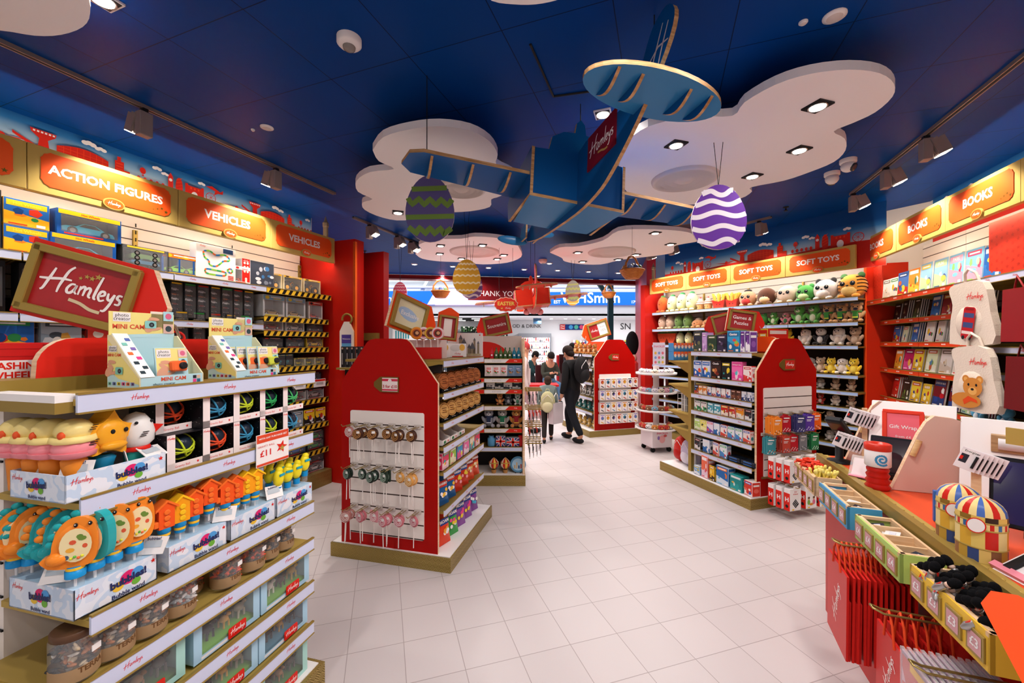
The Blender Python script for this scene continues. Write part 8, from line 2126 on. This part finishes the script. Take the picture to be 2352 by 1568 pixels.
o = thing('notice_pad', 'sloping white and pink notice stand by the near end of the counter', 'notice', CT.p(-1.6, .07, .96), CT.yaw+.2, None, (RZ(CT.yaw+.2) @ RX(-1.0)).to_euler()); m = MB(); m.box((0, 0, .07), (.22, .004, .17), C('#f0e6e6')); m.build('page', o); m = MB(); m.box((0, -.004, .0), (.24, .02, .02), C('#e88a9a')); m.box((-.08, -.01, .05), (.02, .012, .09), DARK); m.build('rail', o)
m = MB(); m.text('Battery', .02, .11, .025, -.0025, INK, 0); m.text('Offers', .02, .085, .025, -.0025, INK, 0); m.build('writing', o)
o = thing('top_tray', 'gold edged tray with a blue toy above the near till', 'tray', CT.p(-1.98, .46, 1.3), math.radians(-70)); m = MB(); m.box((0, 0, 0), (.34, .2, .02), C('#e88a5a')); m.box((0, -.1, .01), (.36, .01, .06), GOLDP); m.box((-.1, .08, -.175), (.03, .03, .35), STEEL); m.build('tray_board', o)
m = MB(); m.ell((0, 0, .035), (.045, .04, .04), C('#5ab4e0', .4)); m.ell((0, -.01, .085), (.03, .03, .03), C('#5ab4e0', .4)); tag(m.build('blue_toy', loc=CT.p(-1.98, .42, 1.31)), 'small bright blue toy on the gold edged tray', 'toy')
# ================================================================ things hanging from the ceiling
def wire(m, a, b, r=.0022): m.tube([a, b], r, DARK, 5)
def toy_plane(name, label, loc, rot, k, body, under, panel, wires):
 o = thing(name, label, 'hanging plane', loc, 0, 'hanging wooden planes', rot); o.scale = (k,)*3
 B, U = mat(body, .3), mat(under, .3)
 def q(n, fn, par=o): m = MB(); fn(m); return m.build(n, par)
 P = [(.815, -.1), (.6, -.15), (.35, -.18), (-.14, -.21), (-.4, -.19), (-.55, -.14), (-.75, -.02), (-.92, .12), (-1.05, .27), (-1.08, .38), (-1.02, .45), (-.92, .42), (-.86, .33), (-.8, .2), (-.72, .17), (-.5, .2), (-.25, .22), (0, .16), (.4, .08), (.7, .02), (.83, -.05)]
 P = [tuple(p) for p in smooth([Vector(p) for p in P+P[:1]], 3)[:-1]]
 q('fuselage', lambda m: m.prism(P, -.011, .011, B, PLYE))
 def fin(m):
  m.T = Matrix.Rotation(PI, 4, 'Z'); [m.ribbon(s_, .011, -.0125, CREAM, True) for s_ in ([(.92, .2), (.95, .27), (1.0, .38)], [(.97, .19), (1.0, .27), (1.04, .36)], [(.9, .25), (.97, .285), (1.04, .27)])]
 q('fin_letter', fin)
 def wing(m):
  W2 = [(-.14, -1.0), (-.1, -1.08), (.05, -1.12), (.14, -1.06), (.22, -.4), (.26, 0), (.22, .4), (.14, 1.06), (.05, 1.12), (-.1, 1.08), (-.14, 1.0)]
  m.prism(W2, -.011, .011, B, PLYE, 'z')
 q('wing', wing)
 for y in (-.95, -.7, -.46, .46, .7, .95):
  q('wing_rib', lambda m: m.prism([(.2*t-.12, -.012-.055*math.sin(PI*i/10)) for i in range(11) for t in (i/10*1.45,)]+[(.17, -.012)], y-.008, y+.008, U, PLYE))
 top = [(-.33, -.14), (.33, -.14), (.33, .17), (.22, .18), (.2, .27), (.12, .32), (.04, .33), (.03, .4), (0, .43), (-.03, .4), (-.04, .33), (-.12, .32), (-.2, .27), (-.22, .18), (-.33, .17)]
 q('bulkhead', lambda m: m.prism(top, -.15, -.13, B, PLYE, 'x'))
 for s in (-1, 1): q('side_plate', lambda m: m.prism([(-.16, -.14), (.3, -.16), (.34, -.02), (.2, .12), (-.16, .17)], s*.33-.01, s*.33+.01, B, PLYE))
 q('belly_plate', lambda m: m.prism([(-.16, -.34), (.3, -.3), (.32, 0), (.3, .3), (-.16, .34)], -.155, -.135, U, PLYE, 'z'))
 q('tail_wing', lambda m: m.prism([(-.93+.155*math.sin(t*PI/18), .37*math.cos(t*PI/18)) for t in range(36)], .07, .092, U, PLYE, 'z'))
 for y in (-.25, -.13, .13, .25): q('tail_rib', lambda m: m.prism([(-1.03+.022*i, .07-.045*math.sin(PI*i/9)) for i in range(10)], y-.008, y+.008, B, PLYE))
 q('name_panel', lambda m: (m.prism([(-.62, .0), (-.3, -.01), (-.3, .21), (-.62, .21)], .012, .02, C(panel)), m.__setattr__('T', Matrix.Rotation(PI, 4, 'Z')), m.hand(.46, .1, .1, -.0205, TEXTW, 0, .09, 4, GOLDP)))
 q('nose_cone', lambda m: (m.prism([(.72, -.1), (.84, -.1), (.86, -.05), (.84, .02), (.72, .03)], -.06, -.045, U, PLYE), m.prism([(.72, -.1), (.84, -.1), (.86, -.05), (.84, .02), (.72, .03)], .045, .06, U, PLYE)))
 q('propeller', lambda m: (m.ell((.87, .13, -.09), (.012, .14, .04), U), m.ell((.87, -.13, .02), (.012, .14, .04), U), m.ell((.875, 0, -.04), (.02, .03, .03), B)))
 R = Matrix.LocRotScale(Vector(loc), None, None) @ __import__('mathutils').Euler(rot).to_matrix().to_4x4() @ Matrix.Scale(k, 4)
 I = R.inverted()
 def ww(m):
  for a in wires: p = R @ Vector(a); wire(m, a, I @ Vector((p.x, p.y, CEIL-.003)), .003)
 q('suspension_wires', ww)
 return o
toy_plane('model_plane', 'large blue plywood plane with a maroon name panel hanging from the ceiling', (.394, 2.83, 2.696), (.075, .069, 1.878), 1, '#0c5596', '#2f7cb4', '#7a1020', [(-.14, 0, .42), (-.92, 0, .42), (-.1, .98, .01)])
toy_plane('model_plane', 'smaller red plywood plane with a pink bear hanging near the entrance', px(1222, 686, 6.4), (-.1, .05, PI/2+.05), .8, '#c8321e', '#d84422', '#8a141e', [(-.14, 0, .42), (-.92, 0, .42)])
PKB = mat('#d88a8c', .8); kpb = Kind('pink_bear', 'soft toy', plush(PKB, mat('#e8b0ac', .8)), None)
kpb.put(px(1226, 722, 6.55), PI, 'pink bear with dangling feet riding in the red plane', scale=2.3)

def egg_outline(w, h, n=36): return [(w/2*math.sin(t*2*PI/n)*(1-.14*math.cos(t*2*PI/n)), h/2*-math.cos(t*2*PI/n)*-1) for t in range(n)]
def egg(label, p, yaw, w, h, base, band, kind, roll=0, top=CEIL):
 o = thing('hanging_egg', label, 'egg decoration', p, yaw, 'hanging easter eggs', (RZ(yaw) @ RY(roll)).to_euler())
 c = C(base, .4); b = C(band, .4); m = MB()
 m.prism(egg_outline(w, h), -.009, .009, c, C('#d8c8c8')); m.build('egg_board', o)
 m = MB()
 def half(z): t = math.acos(max(-1, min(1, 2*z/h))); return abs(w/2*math.sin(t)*(1-.14*math.cos(t)))*.985
 for sd in (0, 1):
  if sd: m.T = Matrix.Rotation(PI, 4, 'Z')
  for i, z in enumerate((-.38, -.17, .04, .22, .37) if kind != 'zig' else (-.33, -.12, .1, .3)):
   zz = z*h; N = 24; P = []
   for k in range(N+1):
    u = -1+2*k/N
    dz = {'wave': .035*h*math.sin(u*4.2+i), 'zig': (.05*h*(abs(((u*2.0+10) % 1)-.5)*4-1) if i % 2 == 0 else .02*h*u), 'ripple': .018*h*math.sin(u*16)}[kind]
    z1 = zz+dz; P.append((u*half(max(-.47*h, min(.47*h, z1))), z1))
   m.ribbon(P, h*(.075 if kind != 'ripple' else .045), -.0095, b)
 m.build('painted_bands', o)
 m = MB(); wire(m, (0, 0, h/2-.01), (-.03, 0, top-p.z-.002)); wire(m, (0, 0, h/2-.01), (.03, 0, top-p.z-.002)); m.build('hanging_wires', o)
egg('purple hanging egg board with green zigzag bands under the plane wing', px(988, 480, 3.0), .1, .35, .49, '#5a5286', '#6c8a3c', 'zig', 0, 3.05)
egg('violet hanging egg board with white waves at the plane wing tip', px(1650, 499, 2.85), -.15, .36, .45, '#6a3aa0', '#eee6ee', 'wave', 0, 3.05)
egg('golden hanging egg board with pale ripples under the distant cloud', px(1072, 636, 4.9), .05, .33, .42, '#d09a2c', '#e8d2a8', 'ripple')
egg('purple and white egg board half hidden behind the golden egg', px(1083, 655, 5.6), .2, .3, .38, '#7a5a9a', '#ece4ec', 'wave', 0, 3.05)
egg('rose pink hanging egg board with thin pale waves beside the map tag', px(919, 668, 6.0), .05, .2, .26, '#c8506a', '#eabfc4', 'ripple')
egg('grey green hanging egg board behind the red plane wing', px(1316, 668, 6.9), -.1, .25, .36, '#77756e', '#8a9050', 'zig', 0, 3.05); egg('orange hanging egg board below the grey green egg', px(1315, 682, 7.3), -.1, .24, .3, '#d8923a', '#e8c48a', 'ripple')
def basket(root):
 wv = wood('wicker', '#a85a24', '#cf8440', 20)
 m = MB(); m.lathe([(.1, 0), (.15, .06), (.175, .12), (.18, .125), (.165, .125), (.14, .07)], wv, seg=24); m.tube([(.175*math.cos(t*PI/12), .175*math.sin(t*PI/12), .125) for t in range(24)], .012, wv, 6, True); m.build('wicker_bowl', root)
 m = MB(); m.tube([(0, -.17, .1), (0, -.15, .22), (0, -.08, .31), (0, 0, .34), (0, .08, .31), (0, .15, .22), (0, .17, .1)], .016, wv, 8); m.build('handle', root)
 for i, (x, y, c) in enumerate(((-.1, -.06, '#b83a5a'), (-.05, -.1, '#d8923a'), (.03, -.1, '#8a9ac0'), (.1, -.05, '#4a5a8a'), (0, .0, '#c8c8b8'), (-.08, .06, '#c8a0b8'), (.08, .06, '#6a8a5a'))): m = MB(); m.ell((x, y, .15+.03*(i == 4)), (.04, .04, .055), C(c, .4), 10, 7, RY(.3*(-1)**i)); m.build('painted_egg', root)
kbk = Kind('hanging_basket', 'basket', parted(basket), 'hanging egg baskets')
for x, y, d, lb, z, t in ((1452, 640, 4.9, 'hanging wicker basket of painted eggs before the soft toys signs', .8, 3.045), (1012, 684, 6.3, 'hanging wicker basket of painted eggs before the lilac fascia', .8, 3.045), (1398, 684, 7.6, 'hanging wicker basket of painted eggs before the blue newsagent name', .75, CEIL)): 
 o = kbk.put(px(x, y, d), -.9, lb, scale=z); m = MB(); wire(m, (0, 0, .34), (0, 0, (t-o.location.z-.002)/z)); m.build('hanging_wire', o)
o = thing('easter_sign', 'red scalloped hanging sign reading EASTER below the red plane', 'sign', px(1162, 699, 6.0), .05)
m = MB(); m.prism([((.17+.014*(t % 2))*math.cos(t*PI/14), (.1+.012*(t % 2))*math.sin(t*PI/14)) for t in range(28)], -.006, .006, C('#f0d8c0')); m.prism([((.16+.012*(t % 2))*math.cos(t*PI/14), (.092+.01*(t % 2))*math.sin(t*PI/14)) for t in range(28)], -.0085, -.0065, C('#d83a2a')); m.build('board', o)
m = MB(); m.text('EASTER', 0, .01, .075, -.009, C('#e8d060'), .03); m.text('at', -.06, -.055, .04, -.009, C('#e8d060'), .02); m.hand(.03, -.055, .03, -.009, TEXTW, 0, .1, 2); m.build('lettering', o); m = MB(); wire(m, (-.1, 0, .09), (-.1, 0, .83)); wire(m, (.1, 0, .09), (.1, 0, .83)); m.build('hanging_wires', o)
# tag poster on the red column, ornaments on the sign tops
o = thing('hanging_tag_poster', 'white tag shaped poster board hanging from a brass ring on the red column', 'poster', px(797, 800, 4.75), -.15)
m = MB(); m.prism([(-.085, -.25), (.085, -.25), (.085, .2), (.03, .31), (-.03, .31), (-.085, .2)], -.012, .012, C('#e8dcd4'), PLY); m.build('board', o); m = MB(); m.rect(0, -.02, .12, .36, -.0126, C('#5a9ac8')); m.rect(0, .11, .12, .1, -.013, C('#4a3a8a')); m.text('Welcome', 0, .11, .025, -.0136, WHITE, 0, .1); m.hand(0, 0, .03, -.0136, WHITE); m.build('poster_print', o)
m = MB(); m.tube([(.06*math.cos(t*.42), 0, .34+.06*math.sin(t*.42)) for t in range(-3, 9)], .012, GOLD, 8); m.build('brass_ring', o)
for p, lb in ((LW.p(3.8, .1, 2.87), 'slender clock tower ornament on top of the last vehicles sign'), (SW.p(.05, .0, 2.81), 'slender clock tower ornament on top of the first soft toys sign')):
 m = MB(); m.lathe([(.03, 0), (.03, .16), (.036, .17), (.036, .21), (.02, .23), (0, .3)], mat('#8a7a62', .4, .3), seg=8, sm=False); tag(m.build('tower_ornament', loc=p), lb, 'ornament', 'tower ornaments')
kbo = Kind('black_tube_box', 'box', whole(lambda m: (m.box((0, 0, .11), (.03, .04, .22), C('#1c1a1c')), m.disc(0, .2, .011, .011, -.021, C('#b89a8a'), 10), m.rect(0, .09, .012, .12, -.021, C('#8a8284')))), 'black boxed pens by the red column')
for i in range(7): kbo.put(px(789+11*i, 843, 4.35), -.2, f'slim black box on the sweets stand side shelf, {ORD[i]} from the striped shelves')
m = MB(); m.box((0, 0, 0), (.42, .14, .02), GOLD); m.box((0, .1, -.69), (.4, .06, 1.36), BLACK); tag(m.build('ledge_unit', loc=px(822, 846, 4.36), rz=-.2), 'slim black and gold ledge holding black boxes by the red column', 'shelf')

# ================================================================ people
def skin(name, parent, J, E, m, sub=2, root=0):
 me = bpy.data.meshes.new(name); me.from_pydata([j[:3] for j in J], E, [])
 o = bpy.data.objects.new('shape_source', me); COL.objects.link(o)
 md = o.modifiers.new('s', 'SKIN'); md.use_smooth_shade = True; me.skin_vertices.new() if not me.skin_vertices else None
 for i, j in enumerate(J): r = j[3]; me.skin_vertices[0].data[i].radius = r if isinstance(r, tuple) else (r, r); me.skin_vertices[0].data[i].use_root = i == root
 sd = o.modifiers.new('u', 'SUBSURF'); sd.levels = sd.render_levels = sub
 n = bpy.data.meshes.new_from_object(o.evaluated_get(bpy.context.evaluated_depsgraph_get())); bpy.data.objects.remove(o)
 n.name = name; n.materials.clear(); n.materials.append(m)
 q = bpy.data.objects.new(name, n); COL.objects.link(q); q.parent = parent; return q
SKN = mat('#c08a6e', .6)
def person(label, p, yaw, ht, P, top, legs, shoe, hair, sleeve=True):
 """P: joints as fractions of height, x right, y forward is -y; hip, chest, neck, head, arm and leg joints"""
 o = thing('person', label, 'person', p, yaw, 'people by the shop entrance'); K = ht
 def v(n, r): a = P[n]; return (a[0]*K, a[1]*K, a[2]*K, tuple(x*K for x in r) if isinstance(r, tuple) else r*K)
 names = ['hip', 'waist', 'chest', 'neck', 'head', 'top', 'sL', 'eL', 'wL', 'hL', 'sR', 'eR', 'wR', 'hR', 'kL', 'aL', 'tL', 'kR', 'aR', 'tR', 'uL', 'uR']
 rad = [.075, .068, .08, .032, .052, .04, .036, .026, .018, .02, .036, .026, .018, .02, .036, .024, .018, .036, .024, .018, .05, .05]
 E = [(0, 1), (1, 2), (2, 3), (3, 4), (4, 5), (2, 6), (6, 7), (7, 8), (8, 9), (2, 10), (10, 11), (11, 12), (12, 13), (0, 20), (20, 14), (14, 15), (15, 16), (0, 21), (21, 17), (17, 18), (18, 19)]
 skin('body', o, [v(n, r) for n, r in zip(names, rad)], E, SKN)
 tn = ['waist', 'hip', 'chest', 'sL', 'eL', 'wL', 'sR', 'eR', 'wR', 'neck']; tr = [(.092, .08), (.1, .09), (.098, .08), .046, .037, .028, .046, .037, .028, .042]
 skin('jacket', o, [v(n, r) for n, r in zip(tn, tr)], [(1, 0), (0, 2), (2, 3), (3, 4), (4, 5), (2, 6), (6, 7), (7, 8), (2, 9)], top)
 skin('trousers', o, [v(n, r) for n, r in zip(['hip', 'uL', 'kL', 'aL', 'uR', 'kR', 'aR', 'waist'], [(.092, .082), .06, .045, .036, .06, .045, .036, (.082, .074)])], [(0, 1), (1, 2), (2, 3), (0, 4), (4, 5), (5, 6), (0, 7)], legs)
 for s in 'LR':
  a, t = Vector(P['a'+s])*K, Vector(P['t'+s])*K; m = MB(); d = (t-a); d.z = 0
  m.ell((a+d*.55)*1+Vector((0, 0, -a.z+.03*K)), (.028*K, .075*K, .03*K), shoe, 12, 8, RZ(math.atan2(d.x, -d.y)*1)); m.build('shoe', o)
  h, w = Vector(P['h'+s])*K, Vector(P['w'+s])*K; g = (h-w).normalized(); sd = g.orthogonal().normalized()
  m = MB()
  for f in range(5): b = h+sd*(f-2)*.009*K; l = (.03, .04, .044, .04, .03)[f]*K; m.tube([b, b+g*l*.5, b+g*l*.8+Vector((0, -.012*K, 0))], [.0055*K, .005*K, .004*K], SKN, 6)
  m.build('fingers', o)
 hd, tp = Vector(P['head'])*K, Vector(P['top'])*K; up = (tp-hd).normalized(); fw = Vector(P['face']).normalized(); rt = up.cross(fw).normalized()
 R = Matrix((rt, up.cross(rt) if 0 else fw, up)).transposed().to_3x3(); c = hd+up*.02*K
 m = MB(); m.ell(c-fw*.012*K+up*.016*K, (.056*K, .062*K, .062*K), hair, 16, 10, R); m.ell(c-fw*.03*K-up*.02*K, (.05*K, .04*K, .045*K), hair, 12, 8, R); m.build('hair', o)
 m = MB(); m.ell(c+fw*.056*K-up*.018*K, (.009*K, .014*K, .012*K), SKN, 8, 6, R)
 for s in (-1, 1): m.ell(c+rt*s*.053*K-up*.012*K, (.008*K, .012*K, .018*K), SKN, 8, 6, R)
 m.build('nose_and_ears', o)
 m = MB()
 for s in (-1, 1): m.ell(c+fw*.049*K+rt*s*.02*K+up*.0, (.007*K, .005*K, .005*K), DARK, 8, 6, R)
 m.ell(c+fw*.05*K-up*.04*K, (.016*K, .005*K, .004*K), C('#9a4a44'), 8, 5, R); m.build('eyes_and_mouth', o)
 return o
def pose(**k):
 P = dict(hip=(0, 0, .52), waist=(0, 0, .62), chest=(0, -.005, .76), neck=(0, -.01, .85), head=(0, -.02, .91), top=(0, -.02, .965), face=(0, -1, -.1), sL=(-.1, 0, .8), eL=(-.13, .01, .63), wL=(-.13, -.03, .49), hL=(-.13, -.04, .45), sR=(.1, 0, .8), eR=(.13, .01, .63), wR=(.13, -.03, .49), hR=(.13, -.04, .45),
             uL=(-.05, 0, .47), uR=(.05, 0, .47), kL=(-.05, -.01, .28), aL=(-.05, .02, .05), tL=(-.05, -.09, .02), kR=(.05, -.01, .28), aR=(.05, .02, .05), tR=(.05, -.09, .02))
 P.update(k); return P
BLK = mat('#17181a', .7); NVY = mat('#15181f', .8)
stride = dict(kL=(-.05, -.1, .29), aL=(-.05, -.06, .06), tL=(-.05, -.16, .025), kR=(.05, .04, .28), aR=(.05, .16, .07), tR=(.05, .08, .02))
man = px(1314, 1010, 6.95); man.z = 0
person('person walking away in a black jacket carrying a black backpack', man, PI+.75, 1.62, pose(head=(0, -.05, .9), top=(0, -.075, .95), neck=(0, -.02, .845), face=(0, -1, -.45), eL=(-.15, -.05, .64), wL=(-.14, -.16, .55), hL=(-.14, -.19, .53), **stride), BLK, NVY, BLK, mat('#241a16', .8))
kbp = Kind('worn_backpack', 'backpack', backpack(mat('#1a1a1c', .7), mat('#202022', .7)), None); F_ = Frame(man.x, man.y, math.degrees(PI+.75)); kbp.put(F_.p(.0, .2, .98), F_.yaw+PI, 'black backpack worn by the walking person in black', scale=1.35)
o = thing('carrier_bag', 'clear patterned carrier bag held by the person in black', 'carrier bag', F_.p(.3, -.1, .32), F_.yaw); m = MB(); m.prism([(-.13, 0), (.13, 0), (.12, .34), (-.12, .34)], -.05, .05, mat('#d8ccd0', .5, 0, .5, 0, 0, .75)); m.build('bag', o); m = MB(); m.tube([(-.06, 0, .34), (-.04, 0, .46), (0, 0, .5), (.04, 0, .46), (.06, 0, .34)], .008, WHITE, 6); m.build('handle', o); m = MB(); [m.star(-.08+.055*(i % 4), .06+.07*(i//4), .016, -.052, C('#c84a5a')) for i in range(16)]; m.build('print', o)
kid = px(1258, 1000, 6.9); kid.z = 0
person('small child walking in dark trousers and a grey green top', kid, PI-.1, 1.12, pose(**{k: tuple(x*1.0 for x in v_) for k, v_ in stride.items()}, head=(0, -.02, .885), top=(0, -.02, .955)), mat('#7a8a88', .8), mat('#2a2422', .8), BLK, mat('#3a2a20', .8))
F_ = Frame(kid.x, kid.y, math.degrees(PI-.1)); Kind('child_backpack', 'backpack', backpack(mat('#b8b488', .7), mat('#cfc9a0', .7)), None).put(F_.p(0, .13, .5), F_.yaw+PI, 'pale yellow backpack worn by the small child', scale=1.05)
wm = px(1203, 988, 7.6); wm.z = 0
person('person in a pale pink coat and red hat half hidden by the key rings', wm, PI/2, 1.68, pose(**stride), mat('#d8c4c0', .8), mat('#b89aa0', .8), BLK, mat('#a8383a', .8))
sit = dict(hip=(0, .05, .3), waist=(0, .05, .4), chest=(0, 0, .54), neck=(0, -.03, .63), head=(0, -.06, .685), top=(0, -.085, .735), face=(0, -1, -.5), sL=(-.1, 0, .58), eL=(-.13, -.06, .43), wL=(-.05, -.17, .46), hL=(-.02, -.2, .47), sR=(.1, 0, .58), eR=(.13, -.06, .43), wR=(.05, -.17, .46), hR=(.02, -.2, .47), uL=(-.06, -.02, .29), uR=(.06, -.02, .29), kL=(-.07, -.22, .3), aL=(-.07, -.2, .05), tL=(-.07, -.3, .02), kR=(.07, -.22, .3), aR=(.07, -.2, .05), tR=(.07, -.3, .02))
for i, (x, d, tp, lg, lb, yw) in enumerate(((1262, 10.6, '#34362e', '#4a6a8a', 'seated person in a dark olive shirt looking down at a phone', .3), (1222, 11.7, '#1c3a3c', '#1c2226', 'seated person in a dark teal coat turned away', 1.2), (1311, 12.6, '#24262c', '#24262c', 'dark haired person seated behind the distant card stand', .2))):
 p = px(x, 900, d); p.z = .12 if i < 2 else .35; person(lb, p, yw, 1.68, pose(**sit), mat(tp, .8), mat(lg, .8), BLK, mat('#17120f', .8))
 m = MB(); m.box((0, .12, .175-p.z/2), (.5, .42, .35+p.z), C('#3a1418')); m.box((0, .36, .5), (.5, .06, .9), C('#3a1418')); tag(m.build('dark_seat', loc=(p.x, p.y, p.z-.0), rz=yw), ['dark seat under the person with the phone', 'dark seat under the person in the teal coat', 'dark seat behind the distant card stand'][i], 'seat'); 
 if i == 0: m = MB(); m.box((0, -.36, .79), (.07, .015, .13), BLACK, .003, RX(-.6)); tag(m.build('phone', loc=p, rz=yw), 'black phone held by the seated person in olive', 'phone')
o = thing('red_table', 'small red topped table before the seated people', 'table', px(1240, 900, 9.2).xyz); o.location.z = 0; m = MB(); m.box((0, 0, .72), (.8, .5, .04), C('#c8201e')); m.build('table_top', o); m = MB(); m.box((0, 0, .35), (.5, .3, .7), C('#e8c8c8')); m.build('pedestal', o)
# long light strips tucked behind the department signs
LEDM = mat('#ffeeda', .5, emit=26)
for F, a, b, z, n in ((LW, .5, 3.78, 2.6, 'vehicles'), (RW, -6.0, -3.0, 2.6, 'books'), (SW, .05, 3.0, 2.54, 'soft toys')):
 m = MB(); m.box(((a+b)/2, .06 if F is SW else .02, z+.03), (b-a, .03, .02), LEDM); tag(m.build('light_strip', loc=F.o, rz=F.yaw), f'thin light strip behind the {n} department signs', 'light')
